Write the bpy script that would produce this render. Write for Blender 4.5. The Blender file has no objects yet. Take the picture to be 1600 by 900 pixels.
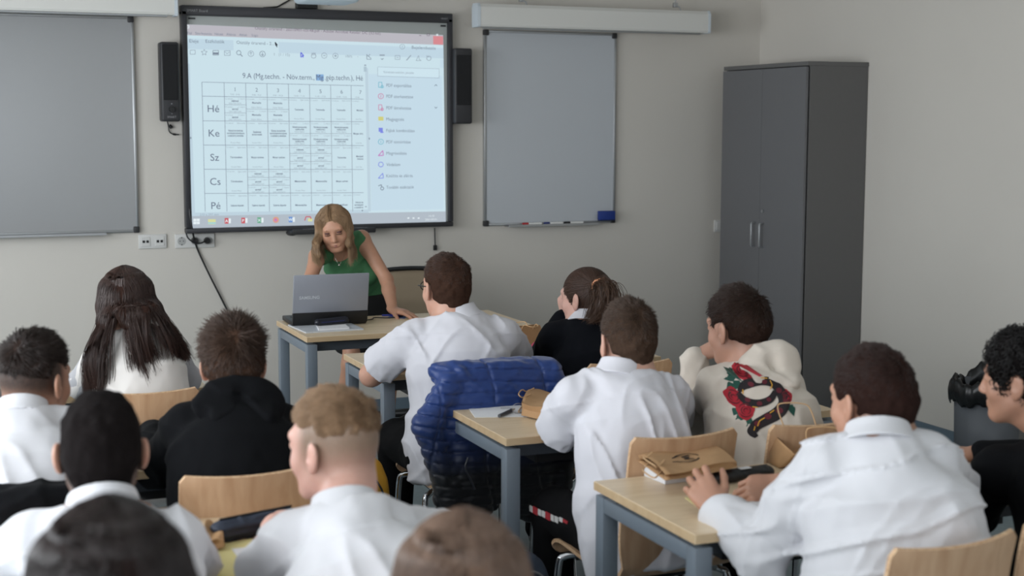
import bpy, bmesh, math, random
import numpy as np
from mathutils import Vector, Matrix, Quaternion
from mathutils.bvhtree import BVHTree

S = bpy.context.scene
COL = S.collection
rnd = random.Random(7)

# ------------------------------------------------------------------ camera, world, lights, exposure
CAM_H, YAW, PITCH, ROLL, FPX = 1.739, math.radians(22.349), math.radians(6.575), math.radians(0.101), 2233.3
_f = Vector((math.sin(YAW)*math.cos(PITCH), math.cos(YAW)*math.cos(PITCH), -math.sin(PITCH)))
_r = Vector((math.cos(YAW), -math.sin(YAW), 0))
_u = _r.cross(_f)
_r2 = math.cos(ROLL)*_r + math.sin(ROLL)*_u
_u2 = -math.sin(ROLL)*_r + math.cos(ROLL)*_u
cam_d = bpy.data.cameras.new('camera')
cam = bpy.data.objects.new('camera', cam_d)
COL.objects.link(cam)
cam.matrix_world = Matrix(((_r2.x, _u2.x, -_f.x, 0), (_r2.y, _u2.y, -_f.y, 0), (_r2.z, _u2.z, -_f.z, CAM_H), (0, 0, 0, 1)))
cam_d.sensor_width = 36.0
cam_d.lens = FPX/1600*36
cam_d.clip_start = 0.05
cam_d.dof.use_dof = True
cam_d.dof.focus_distance = 6.0
cam_d.dof.aperture_fstop = 3.2
S.camera = cam

S.view_settings.view_transform = 'Standard'
S.view_settings.look = 'None'
S.view_settings.exposure = 0.22
S.view_settings.gamma = 1.0
S.view_settings.use_curve_mapping = False

world = bpy.data.worlds.new('world'); S.world = world
world.use_nodes = True
world.node_tree.nodes['Background'].inputs[0].default_value = (0.62, 0.74, 0.9, 1)
world.node_tree.nodes['Background'].inputs[1].default_value = 0.6

WALL_L, WALL_R, WALL_F, WALL_B, CEIL = -2.3, 5.155, 8.233, -2.2, 3.15

def area_light(name, loc, rot, sx, sy, power, color):
    l = bpy.data.lights.new(name, 'AREA'); l.shape = 'RECTANGLE'
    l.size, l.size_y, l.energy, l.color = sx, sy, power, color
    o = bpy.data.objects.new(name, l); COL.objects.link(o)
    o.location = loc; o.rotation_euler = rot
    return o
# daylight through the three windows of the left wall and the two of the back wall
WIN_Y = (0.2, 2.9, 5.6)
for wy, pw in zip(WIN_Y, (66, 84, 72)):
    area_light('window_daylight', (WALL_L+0.24, wy, 1.75), (0, math.radians(-75), 0), 1.5, 2.0, pw, (0.92, 0.96, 1.0))
WIN_BX = (0.6, 3.4)
for wx in WIN_BX:
    area_light('window_daylight', (wx, WALL_B+0.03, 1.75), (math.radians(90), 0, 0), 2.0, 1.5, 10, (0.97, 0.98, 1.0))
LAMPS = [(0.9, 6.0), (0.9, 2.6), (3.4, 6.0), (3.4, 2.6)]

# ------------------------------------------------------------------ materials
def lin(c):
    def g(v):
        v /= 255.0
        return v/12.92 if v <= 0.04045 else ((v+0.055)/1.055)**2.4
    return (g(c[0]), g(c[1]), g(c[2]), 1.0)

MATS = {}
def mat(name, col, rough=0.6, metal=0.0, bump=0.0, bscale=60, var=0.0, vscale=8, sss=0.0, spec=0.5, coat=0, emit=None, estr=1.0, alpha=1.0, sheen=0.0, aniso=None, wave=None):
    """procedural principled material; var = colour variation, bump = noise bump, aniso = (x,y,z) stretch of the noise"""
    if name in MATS: return MATS[name]
    m = bpy.data.materials.new(name); m.use_nodes = True
    nt = m.node_tree; n = nt.nodes; b = n['Principled BSDF']
    b.inputs['Base Color'].default_value = lin(col)
    b.inputs['Roughness'].default_value = rough
    b.inputs['Metallic'].default_value = metal
    b.inputs['Specular IOR Level'].default_value = spec
    b.inputs['Coat Weight'].default_value = coat
    b.inputs['Sheen Weight'].default_value = sheen
    if sss:
        b.inputs['Subsurface Weight'].default_value = sss
        b.inputs['Subsurface Radius'].default_value = (1.0, 0.35, 0.2)
        b.inputs['Subsurface Scale'].default_value = 0.012
    if alpha < 1: b.inputs['Alpha'].default_value = alpha
    if emit:
        b.inputs['Emission Color'].default_value = lin(emit); b.inputs['Emission Strength'].default_value = estr
    if bump or var:
        tc = n.new('ShaderNodeTexCoord'); mp = n.new('ShaderNodeMapping')
        nt.links.new(tc.outputs['Object'], mp.inputs['Vector'])
        if aniso: mp.inputs['Scale'].default_value = aniso
        if var:
            t = n.new('ShaderNodeTexNoise'); t.inputs['Scale'].default_value = vscale; t.inputs['Detail'].default_value = 6
            nt.links.new(mp.outputs[0], t.inputs['Vector'])
            mr = n.new('ShaderNodeMapRange'); mr.inputs[1].default_value = 0.3; mr.inputs[2].default_value = 0.7
            mr.inputs[3].default_value = 1-var; mr.inputs[4].default_value = 1+var
            nt.links.new(t.outputs['Fac'], mr.inputs[0])
            mx = n.new('ShaderNodeVectorMath'); mx.operation = 'SCALE'
            mx.inputs[0].default_value = lin(col)[:3]
            nt.links.new(mr.outputs[0], mx.inputs['Scale'])
            nt.links.new(mx.outputs[0], b.inputs['Base Color'])
        if bump:
            t = n.new('ShaderNodeTexNoise'); t.inputs['Scale'].default_value = bscale; t.inputs['Detail'].default_value = 5
            nt.links.new((mp if aniso else tc).outputs[0 if aniso else 'Object'], t.inputs['Vector'])
            bp = n.new('ShaderNodeBump'); bp.inputs['Strength'].default_value = min(1, bump*10); bp.inputs['Distance'].default_value = 0.01*bump*10
            nt.links.new(t.outputs['Fac'], bp.inputs['Height']); nt.links.new(bp.outputs[0], b.inputs['Normal'])
    MATS[name] = m
    return m

def add_creases(m, scale=5.0, dist=.004, stretch=(1, 1, .45), strength=.6):
    nt = m.node_tree; n = nt.nodes; b = n['Principled BSDF']
    old = b.inputs['Normal'].links[0].from_socket if b.inputs['Normal'].links else None
    tc = n.new('ShaderNodeTexCoord'); mp = n.new('ShaderNodeMapping'); mp.inputs['Scale'].default_value = stretch; mp.inputs['Rotation'].default_value = (.2, .35, .1)
    w = n.new('ShaderNodeTexNoise'); w.inputs['Scale'].default_value = 3; w.inputs['Detail'].default_value = 2
    ad = n.new('ShaderNodeVectorMath'); ad.operation = 'MULTIPLY_ADD'; ad.inputs[1].default_value = (.25, .25, .25)
    nt.links.new(tc.outputs['Object'], mp.inputs['Vector']); nt.links.new(tc.outputs['Object'], w.inputs['Vector'])
    nt.links.new(w.outputs['Color'], ad.inputs[0]); nt.links.new(mp.outputs[0], ad.inputs[2])
    t = n.new('ShaderNodeTexNoise'); t.noise_type = 'RIDGED_MULTIFRACTAL'; t.inputs['Scale'].default_value = scale; t.inputs['Detail'].default_value = 2.5; t.inputs['Roughness'].default_value = .45
    nt.links.new(ad.outputs[0], t.inputs['Vector'])
    bp = n.new('ShaderNodeBump'); bp.inputs['Strength'].default_value = strength; bp.inputs['Distance'].default_value = dist
    nt.links.new(t.outputs['Fac'], bp.inputs['Height'])
    if old is not None: nt.links.new(old, bp.inputs['Normal'])
    nt.links.new(bp.outputs[0], b.inputs['Normal'])
    return m

def wood_mat(name, base, dark, scale=(1.2, 14, 14), rough=0.42, rings=3.0):
    m = bpy.data.materials.new(name); m.use_nodes = True
    nt = m.node_tree; n = nt.nodes; b = n['Principled BSDF']
    tc = n.new('ShaderNodeTexCoord'); mp = n.new('ShaderNodeMapping'); mp.inputs['Scale'].default_value = scale
    nt.links.new(tc.outputs['Object'], mp.inputs['Vector'])
    t1 = n.new('ShaderNodeTexNoise'); t1.inputs['Scale'].default_value = rings; t1.inputs['Detail'].default_value = 7; t1.inputs['Distortion'].default_value = 0.6
    nt.links.new(mp.outputs[0], t1.inputs['Vector'])
    cr = n.new('ShaderNodeValToRGB'); cr.color_ramp.elements[0].position = 0.32; cr.color_ramp.elements[0].color = lin(dark)
    cr.color_ramp.elements[1].position = 0.62; cr.color_ramp.elements[1].color = lin(base)
    nt.links.new(t1.outputs['Fac'], cr.inputs[0]); nt.links.new(cr.outputs[0], b.inputs['Base Color'])
    b.inputs['Roughness'].default_value = rough
    bp = n.new('ShaderNodeBump'); bp.inputs['Strength'].default_value = 0.08; bp.inputs['Distance'].default_value = 0.002
    nt.links.new(t1.outputs['Fac'], bp.inputs['Height']); nt.links.new(bp.outputs[0], b.inputs['Normal'])
    MATS[name] = m
    return m

def emit_mat(name, col, strength=1.0):
    if name in MATS: return MATS[name]
    m = bpy.data.materials.new(name); m.use_nodes = True
    nt = m.node_tree; nt.nodes.clear()
    e = nt.nodes.new('ShaderNodeEmission'); e.inputs[0].default_value = lin(col); e.inputs[1].default_value = strength/2**S.view_settings.exposure
    o = nt.nodes.new('ShaderNodeOutputMaterial'); nt.links.new(e.outputs[0], o.inputs[0])
    MATS[name] = m
    return m

# ------------------------------------------------------------------ object helpers
def tagp(o, label=None, cat=None, group=None, kind=None):
    if label: o['label'] = label
    if cat: o['category'] = cat
    if group: o['group'] = group
    if kind: o['kind'] = kind
    return o

def thing(name, label, cat, loc=(0, 0, 0), rz=0.0, group=None):
    o = bpy.data.objects.new(name, None); COL.objects.link(o)
    o.location = loc; o.rotation_euler = (0, 0, rz); o.empty_display_size = 0.05
    return tagp(o, label, cat, group)

def mesh_obj(name, V, F, m, parent=None, smooth=False, label=None):
    me = bpy.data.meshes.new(name)
    me.from_pydata([tuple(map(float, v)) for v in V], [], [tuple(map(int, f)) for f in F])
    me.update()
    if smooth: me.shade_smooth()
    if m is not None: me.materials.append(m)
    o = bpy.data.objects.new(name, me); COL.objects.link(o)
    if parent is not None: o.parent = parent
    if label: o['label'] = label
    return o

def fast_mesh(name, V, F, m, parent=None, smooth=True, label=None):
    """numpy V (n,3), F (k,4) or (k,3)"""
    me = bpy.data.meshes.new(name)
    V = np.ascontiguousarray(V, dtype=np.float32); F = np.ascontiguousarray(F, dtype=np.int32)
    k = F.shape[1]
    me.vertices.add(len(V)); me.vertices.foreach_set('co', V.ravel())
    me.loops.add(F.size); me.loops.foreach_set('vertex_index', F.ravel())
    me.polygons.add(len(F)); me.polygons.foreach_set('loop_start', np.arange(len(F), dtype=np.int32)*k)
    me.update(calc_edges=True); me.validate()
    if smooth: me.shade_smooth()
    if m is not None: me.materials.append(m)
    o = bpy.data.objects.new(name, me); COL.objects.link(o)
    if parent is not None: o.parent = parent
    if label: o['label'] = label
    return o

class MB:
    def __init__(s): s.bm = bmesh.new()
    def box(s, c, size, bev=0.0, rz=0.0, seg=2, rot=None):
        r = bmesh.ops.create_cube(s.bm, size=1.0)
        M = Matrix.Translation(c) @ (rot if rot is not None else Matrix.Rotation(rz, 4, 'Z')) @ Matrix.Diagonal((size[0], size[1], size[2], 1))
        bmesh.ops.transform(s.bm, matrix=M, verts=r['verts'])
        if bev:
            es = list({e for v in r['verts'] for e in v.link_edges})
            bmesh.ops.bevel(s.bm, geom=es, offset=bev, segments=seg, affect='EDGES', profile=0.5)
        return s
    def cyl(s, a, b, r1, r2=None, seg=20, bev=0.0):
        a, b = Vector(a), Vector(b); d = b-a
        r = bmesh.ops.create_cone(s.bm, cap_ends=True, segments=seg, radius1=r1, radius2=r1 if r2 is None else r2, depth=d.length)
        q = d.to_track_quat('Z', 'Y').to_matrix().to_4x4()
        bmesh.ops.transform(s.bm, matrix=Matrix.Translation((a+b)/2) @ q, verts=r['verts'])
        if bev:
            es = [e for e in {e for v in r['verts'] for e in v.link_edges} if len(e.link_faces) == 2 and e.calc_face_angle(0) > 1.0]
            bmesh.ops.bevel(s.bm, geom=es, offset=bev, segments=2, affect='EDGES')
        return s
    def sphere(s, c, r, sc=(1, 1, 1), seg=20):
        q = bmesh.ops.create_uvsphere(s.bm, u_segments=seg, v_segments=seg//2, radius=r)
        bmesh.ops.transform(s.bm, matrix=Matrix.Translation(c) @ Matrix.Diagonal((sc[0], sc[1], sc[2], 1)), verts=q['verts'])
        return s
    def tube(s, pts, r, seg=8, closed=False, caps=True):
        V, F = tube_geo([Vector(p) for p in pts], r, seg, closed, caps)
        vs = [s.bm.verts.new(v) for v in V]
        for f in F:
            try: s.bm.faces.new([vs[i] for i in f])
            except ValueError: pass
        return s
    def poly(s, pts, thick=0.0, n=(0, 0, 1)):
        vs = [s.bm.verts.new(p) for p in pts]
        f = s.bm.faces.new(vs)
        if thick:
            r = bmesh.ops.extrude_face_region(s.bm, geom=[f])
            bmesh.ops.translate(s.bm, vec=Vector(n)*thick, verts=[g for g in r['geom'] if isinstance(g, bmesh.types.BMVert)])
        return s
    def build(s, name, m, parent=None, smooth=False, label=None, loc=None):
        bmesh.ops.recalc_face_normals(s.bm, faces=s.bm.faces)
        me = bpy.data.meshes.new(name); s.bm.to_mesh(me); s.bm.free()
        if smooth:
            me.shade_smooth()
            try: me.set_sharp_from_angle(angle=math.radians(40))
            except Exception: pass
        if m is not None: me.materials.append(m)
        o = bpy.data.objects.new(name, me); COL.objects.link(o)
        if parent is not None: o.parent = parent
        if loc is not None: o.location = loc
        if label: o['label'] = label
        return o

def tube_geo(pts, r, seg=8, closed=False, caps=True):
    n = len(pts); V = []; F = []
    rr = r if hasattr(r, '__len__') else [r]*n
    tans = []
    for i in range(n):
        a = pts[i-1] if (i > 0 or closed) else pts[i]; b = pts[(i+1) % n] if (i < n-1 or closed) else pts[i]
        t = (b-a); tans.append(t.normalized() if t.length > 1e-9 else Vector((0, 0, 1)))
    up = Vector((0, 0, 1)) if abs(tans[0].z) < 0.9 else Vector((1, 0, 0))
    side = tans[0].cross(up).normalized()
    for i in range(n):
        side = (side - tans[i]*side.dot(tans[i])).normalized(); o = tans[i].cross(side)
        for k in range(seg):
            a = 2*math.pi*k/seg
            V.append(pts[i] + (side*math.cos(a) + o*math.sin(a))*rr[i])
    m = n if closed else n-1
    for i in range(m):
        for k in range(seg):
            j = (i+1) % n
            F.append((i*seg+k, i*seg+(k+1) % seg, j*seg+(k+1) % seg, j*seg+k))
    if caps and not closed:
        F.append(tuple(range(seg))[::-1]); F.append(tuple((n-1)*seg+k for k in range(seg)))
    return V, F

def catmull(P, per=8, closed=False):
    P = [Vector(p) for p in P]; out = []; n = len(P)
    for i in range(n if closed else n-1):
        p0 = P[(i-1) % n] if (closed or i > 0) else P[0]*2-P[1]
        p1, p2 = P[i], P[(i+1) % n]
        p3 = P[(i+2) % n] if (closed or i < n-2) else P[-1]*2-P[-2]
        for k in range(per):
            t = k/per
            out.append(0.5*((2*p1)+(p2-p0)*t+(2*p0-5*p1+4*p2-p3)*t*t+(3*p1-p0-3*p2+p3)*t**3))
    if not closed: out.append(P[-1])
    return out

def copy_tree(o, parent=None):
    c = o.copy(); COL.objects.link(c)
    if parent is not None:
        c.parent = parent; c.matrix_parent_inverse = o.matrix_parent_inverse.copy()
    for ch in list(o.children): copy_tree(ch, c)
    return c

def text_geo(txt, size, bold=False):
    """triangulated flat lettering from the built-in font, returns V (list of 2D) and F; origin at left baseline"""
    cu = bpy.data.curves.new('lettering', 'FONT'); cu.body = txt; cu.size = size; cu.resolution_u = 3
    if bold: cu.offset = size*0.02
    ob = bpy.data.objects.new('lettering', cu); COL.objects.link(ob)
    dg = bpy.context.evaluated_depsgraph_get(); dg.update()
    me = bpy.data.meshes.new_from_object(ob.evaluated_get(dg))
    V = [(v.co.x, v.co.y) for v in me.vertices]; F = [tuple(p.vertices) for p in me.polygons]
    bpy.data.objects.remove(ob); bpy.data.curves.remove(cu); bpy.data.meshes.remove(me)
    return V, F
# ================================================================== the room
M_wall = mat('painted_wall', (204, 199, 191), 0.75, bump=0.01, bscale=220, var=0.015, vscale=1.5)
M_ceil = mat('painted_ceiling', (222, 221, 217), 0.8, bump=0.01, bscale=150)
M_floor = mat('floor_vinyl', (126, 141, 146), 0.33, var=0.07, vscale=26, bump=0.006, bscale=300)
M_base = mat('baseboard_vinyl', (98, 114, 126), 0.45, var=0.05, vscale=20)
M_white = mat('white_plastic', (214, 213, 208), 0.45, bump=0.003)
M_alu = mat('aluminium', (176, 178, 180), 0.35, metal=0.85, bump=0.004)
M_dark = mat('dark_plastic', (42, 42, 44), 0.5, bump=0.01, bscale=300)
M_black = mat('black_plastic', (16, 16, 18), 0.45, bump=0.006, bscale=200)
M_chrome = mat('chrome', (200, 202, 206), 0.14, metal=1.0, bump=0.001)

def struct(name, mb, m, parent=None):
    o = mb.build(name, m, parent)
    if parent is None: o['kind'] = 'structure'
    return o
T = 0.12
LX, LY = WALL_R-WALL_L, WALL_F-WALL_B
struct('floor', MB().box(((WALL_L+WALL_R)/2, (WALL_F+WALL_B)/2, -0.05), (LX+2*T, LY+2*T, 0.1)), M_floor)
struct('ceiling', MB().box(((WALL_L+WALL_R)/2, (WALL_F+WALL_B)/2, CEIL+0.05), (LX+2*T, LY+2*T, 0.1)), M_ceil)
struct('wall_front', MB().box(((WALL_L+WALL_R)/2, WALL_F+T/2, CEIL/2), (LX+2*T, T, CEIL)), M_wall)
struct('wall_right', MB().box((WALL_R+T/2, (WALL_F+WALL_B)/2, CEIL/2), (T, LY, CEIL)), M_wall)
def wall_with_windows(name, axis, pos, sgn, lo, hi, cents, w, z0, z1):
    mb = MB(); cuts = sorted(cents); e = lo
    def add(a, b, za, zb):
        c = (a+b)/2
        if axis == 0: mb.box((pos-sgn*T/2, c, (za+zb)/2), (T, b-a, zb-za))
        else: mb.box((c, pos-sgn*T/2, (za+zb)/2), (b-a, T, zb-za))
    for c in cuts:
        add(e, c-w/2, 0, CEIL); add(c-w/2, c+w/2, 0, z0); add(c-w/2, c+w/2, z1, CEIL); e = c+w/2
    add(e, hi, 0, CEIL)
    return struct(name, mb, M_wall)
wall_with_windows('wall_left', 0, WALL_L, 1, WALL_B, WALL_F, WIN_Y, 2.0, 1.0, 2.5)
wall_with_windows('wall_back', 1, WALL_B, 1, WALL_L, WALL_R, WIN_BX, 2.0, 1.0, 2.5)
M_glass = mat('window_glass', (240, 245, 250), 0.05, spec=0.5, emit=(220, 232, 245), estr=1.2, bump=0.0005)
k = 0
for axis, pos, cs in ((0, WALL_L, WIN_Y), (1, WALL_B, WIN_BX)):
    for c in cs:
        k += 1
        mb = MB(); g = MB()
        def bx(u, z, du, dz, d, m_, off=-0.06):
            if axis == 0: m_.box((pos+off, c+u, z), (d, du, dz), 0.004)
            else: m_.box((c+u, pos+off, z), (du, d, dz), 0.004)
        for u in (-0.97, 0, 0.97): bx(u, 1.75, 0.06, 1.5, 0.06, mb)
        for z in (1.03, 2.47): bx(0, z, 1.94, 0.06, 0.06, mb)
        bx(0, 1.75, 1.9, 1.44, 0.012, g, -0.07)
        w = struct('window_%d' % k, mb, M_white)
        g.build('pane', M_glass, w)
# baseboards
struct('baseboard_front', MB().box(((WALL_L+WALL_R)/2, WALL_F-0.006, 0.035), (LX, 0.012, 0.07), 0.003), M_base)
struct('baseboard_right', MB().box((WALL_R-0.006, (WALL_F+WALL_B)/2, 0.035), (0.012, LY-0.03, 0.07), 0.003), M_base)
struct('baseboard_left', MB().box((WALL_L+0.006, (WALL_F+WALL_B)/2, 0.035), (0.012, LY-0.03, 0.07), 0.003), M_base)

# ================================================================== interactive board with the timetable on it
Y0 = WALL_F
def WP(px, py, Y=WALL_F):
    """point of the vertical plane y=Y seen at a photo pixel (calibrated camera)"""
    v = _f + _r2*((px-800)/FPX) + _u2*((450-py)/FPX)
    t = Y/v.y
    return Vector((v.x*t, Y, CAM_H+v.z*t))

BX0, BX1, BZ0, BZ1 = 1.363, 2.967, 1.116, 2.389
board = thing('interactive_whiteboard', 'large dark-framed interactive board showing a projected weekly timetable', 'interactive board', ((BX0+BX1)/2, Y0, BZ0))
def brel(o):  # keep world coordinates of the builder, children relative to the thing
    o.matrix_parent_inverse = Matrix.Translation(-Vector(board.location)); return o
M_sbframe = mat('board_frame', (48, 48, 52), 0.42, bump=0.004, bscale=300)
M_sbsurf = mat('board_surface', (168, 172, 170), 0.5, bump=0.002)
mb = MB(); cx, cz = (BX0+BX1)/2, (BZ0+BZ1)/2; W, H = BX1-BX0, BZ1-BZ0
yb = Y0-0.045
mb.box((cx, yb, BZ1-0.028), (W, 0.07, 0.056), 0.006); mb.box((cx, yb, BZ0+0.014), (W, 0.07, 0.028), 0.005)
mb.box((BX0+0.016, yb, cz), (0.032, 0.07, H-0.06), 0.005); mb.box((BX1-0.014, yb, cz), (0.028, 0.07, H-0.06), 0.005)
brel(mb.build('frame', M_sbframe, board, smooth=True))
brel(MB().box((cx, Y0-0.03, cz), (W-0.04, 0.04, H-0.06)).build('writing_surface', M_sbsurf, board))
YS = Y0-0.0515
# corners of the projected picture on the board (world x,z)
q = [WP(289, 38, YS), WP(692.5, 55, YS), WP(696.5, 348.5, YS), WP(300.5, 357.5, YS)]
def SC(u, v, lift=0.0):
    """u 0..1 left-right, v 0..1 top-bottom on the keystoned picture"""
    a = q[0].lerp(q[1], u); b = q[3].lerp(q[2], u); p = a.lerp(b, v)
    return (p.x, YS-0.0006-lift, p.z)
def s_quad(V, F, u0, v0, u1, v1, lift=0.0):
    i = len(V); V += [SC(u0, v0, lift), SC(u1, v0, lift), SC(u1, v1, lift), SC(u0, v1, lift)]; F.append((i, i+3, i+2, i+1))
def layer(name, quads, col, lift):
    V, F = [], []
    for r_ in quads: s_quad(V, F, *r_, lift=lift)
    return brel(mesh_obj(name, V, F, emit_mat('screen_'+name, col), board))
# picture pixels: design frame is 404 x 310 units, as in the photograph (u = (x-289)/404 ...)
def UV(px, py):
    # invert the keystone roughly: the photograph's pixel -> picture coordinates
    p = WP(px, py, YS); u, v = 0.5, 0.5
    for _ in range(12):
        s = SC(u, v); e = (p.x-s[0], p.z-s[2])
        u += e[0]/(q[1].x-q[0].x); v -= e[1]/(q[0].z-q[3].z)
    return u, v
layer('picture', [(0, 0, 1, 1)], (203, 225, 234), 0)
layer('title_bar', [(0, 0, 1, 0.052)], (186, 184, 192), 0.0003)
layer('task_bar', [(0, 0.937, 1, 1)], (178, 188, 198), 0.0003)
layer('close_button', [(0.958, 0.006, 0.999, 0.050)], (214, 140, 146), 0.0006)
layer('menu_band', [(0.0, 0.068, 0.175, 0.118), (0.345, 0.068, 1, 0.122)], (192, 214, 227), 0.0003)
u1, v1 = UV(571, 100)
layer('side_panel', [(u1+0.012, 0.215, 0.992, 0.925), (0.985, 0.13, 1.0, 0.172)], (197, 219, 232), 0.0002)
layer('scroll_strip', [(u1-0.002, 0.185, u1+0.010, 0.93), (0.0, 0.19, 0.012, 0.93), (0, 0.92, u1, 0.937)], (190, 210, 222), 0.0004)
layer('search_field', [(UV(590, 106)[0], UV(590, 104)[1], UV(686, 106)[0], UV(686, 121)[1])], (206, 228, 238), 0.0004)

TXT = {}
def scr_text(txt, px, py, hpx, key='grey', anchor='c', bold=False, sx=1.0, fit=None):
    """lettering laid on the picture; px,py centre (or left) in picture pixels, hpx letter height"""
    V2, F2 = text_geo(txt, hpx*1.35, bold)
    if not V2: return
    xs = [v[0] for v in V2]; x0, x1 = min(xs), max(xs)
    if fit: sx = fit/(x1-x0)
    off = {'c': -(x0+x1)/2, 'l': -x0, 'r': -x1}[anchor]
    V, F = TXT.setdefault(key, ([], []))
    i = len(V); u0, v0 = UV(px, py)
    for (x, y) in V2:
        V.append(SC(u0+(x+off)*sx/403.0, v0-(y-hpx*0.48)/312.0, 0.0009))
    F += [tuple(i+j for j in f) for f in F2]
LN = {}
def scr_line(x0, y0, x1, y1, w=0.8, key='line'):
    a, b = UV(x0, y0), UV(x1, y1)
    du, dv = (b[0]-a[0])*403, (b[1]-a[1])*312; L = math.hypot(du, dv) or 1
    nu, nv = -dv/L*w/2/403, du/L*w/2/312
    V, F = LN.setdefault(key, ([], []))
    i = len(V)
    V += [SC(a[0]+nu, a[1]+nv, .0008), SC(b[0]+nu, b[1]+nv, .0008), SC(b[0]-nu, b[1]-nv, .0008), SC(a[0]-nu, a[1]-nv, .0008)]
    F.append((i, i+1, i+2, i+3))
def scr_circ(x, y, r, w=0.8, key='line', n=18):
    P = [(x+r*math.cos(2*math.pi*k/n), y+r*math.sin(2*math.pi*k/n)) for k in range(n+1)]
    for a, b in zip(P, P[1:]): scr_line(a[0], a[1], b[0], b[1], w, key)
def scr_path(P, w=0.8, key='line'):
    for a, b in zip(P, P[1:]): scr_line(a[0], a[1], b[0], b[1], w, key)

scr_text('Osztály órarend - 20210901-től-48.pdf - Adobe Acrobat Reader DC (32-bit)', 498, 48, 4.6, 'title', fit=196)
for t, x in (('Fájl', 296), ('Szerkesztés', 318), ('Nézet', 342), ('Aláírás', 361), ('Ablak', 380), ('Súgó', 398)):
    scr_text(t, x, 51.5+(x-296)*0.035, 3.9, 'grey')
scr_text('Eleje', 303, 64, 5.6, 'grey'); scr_text('Eszközök', 336, 64.5, 5.6, 'grey')
scr_text('Osztály órarend - 2...', 399, 67, 5.2, 'grey', sx=.95)
scr_text('Bejelentkezés', 662, 74.5, 5.4, 'grey')
scr_circ(628.5, 73, 3.8, .7, 'grey2'); scr_text('?', 628.5, 73, 4, 'grey')
# tool bar icons
iy = lambda x: 81.5+(x-300)*0.026
def box_icon(x, r=4, key='grey2'):
    y = iy(x); scr_path([(x-r, y-r*.8), (x+r, y-r*.8), (x+r, y+r*.8), (x-r, y+r*.8), (x-r, y-r*.8)], .8, key)
box_icon(301)
star = [(319+5*(1 if k % 2 == 0 else .45)*math.sin(math.pi*k/5), iy(319)-5*(1 if k % 2 == 0 else .45)*math.cos(math.pi*k/5)) for k in range(11)]
scr_path(star, .8, 'grey2')
box_icon(337, 4.4, 'grey'); scr_line(333, iy(337)+1, 341, iy(337)+1, 3, 'grey'); box_icon(355, 4.5); scr_path([(351, iy(355)-2), (355, iy(355)+1), (359, iy(355)-2)], .7, 'grey2')
scr_circ(373, iy(373)-1, 3.4, .9, 'grey'); scr_line(375.5, iy(373)+1.5, 379, iy(373)+5, 1.2, 'grey')
for x, s in ((392, ''), (410, '')):
    scr_circ(x, iy(x), 4.4, .8, 'grey2' if x == 392 else 'grey'); y = iy(x); d = -1 if x == 392 else 1
    scr_line(x, y-2.5, x, y+2.5, .8, 'grey2' if x == 392 else 'grey'); scr_path([(x-2, y+d*.5), (x, y+d*2.6), (x+2, y+d*.5)], .8, 'grey2' if x == 392 else 'grey')
scr_text('1', 428.5, iy(428), 4.2, 'grey'); scr_text('(1 / 15)', 444, iy(444), 4.4, 'grey2')
x = 472; y = iy(x); scr_path([(x-2, y-4), (x-2, y+3.5), (x+2.5, y+1), (x-2, y-4)], 1.4, 'blue'); scr_line(x, y, x+2, y+4, 1.2, 'blue')
x = 490; y = iy(x); scr_circ(x, y+1, 3.6, .9, 'grey2'); [scr_line(x-2.6+k*1.7, y-4.2, x-2.6+k*1.7, y, .8, 'grey2') for k in range(4)]
for x in (506.5, 524):
    scr_circ(x, iy(x), 4.2, .8, 'grey2'); scr_line(x-2, iy(x), x+2, iy(x), .8, 'grey')
scr_line(524, iy(524)-2, 524, iy(524)+2, .8, 'grey')
scr_text('100%', 545, iy(545), 4.0, 'grey2'); scr_text('▾' if False else 'v', 559, iy(559), 2.4, 'grey2')
x = 576; y = iy(x); scr_path([(x-3, y-4), (x-3, y+4), (x+4, y+4)], .8, 'grey'); scr_line(x-3, y-3, x+4, y+3, .8, 'grey'); scr_line(x+2, y-4, x-1, y, .8, 'grey')
x = 597; y = iy(x); scr_line(x-4, y-3, x+4, y-3, 2.2, 'grey2'); scr_path([(x-2, y+2), (x, y+4), (x+2, y+2)], 1, 'grey')
x = 621; box_icon(x, 3.8); scr_line(x-2, iy(x), x+2, iy(x), .8, 'grey2')
x = 638; scr_line(x-3, iy(x)+4, x+4, iy(x)-4, 1.6, 'grey2')
x = 654; y = iy(x); scr_path([(x-4, y+4), (x, y-4), (x+1, y+2), (x+4, y+4), (x-4, y+4)], .8, 'grey2')
x = 670; scr_circ(x, iy(x), 3.6, 1.0, 'grey2', 7); scr_line(x-4, iy(x)-4, x, iy(x)-2, 1, 'grey2')
# heading
scr_text('9.A (Mg.techn. - Növ.term., ', 435.5, 119.3, 8.6, 'dark', fit=110)
a_, b_ = UV(493.5, 116), UV(505.8, 126)
layer('highlight', [(a_[0], a_[1], b_[0], b_[1])], (134, 172, 214), 0.0005)
scr_text('Mg', 499.6, 120.6, 8.6, 'dark', fit=11)
scr_text('.gép.techn.), Hé', 537.3, 121.2, 8.6, 'dark', fit=60.5)
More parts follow.
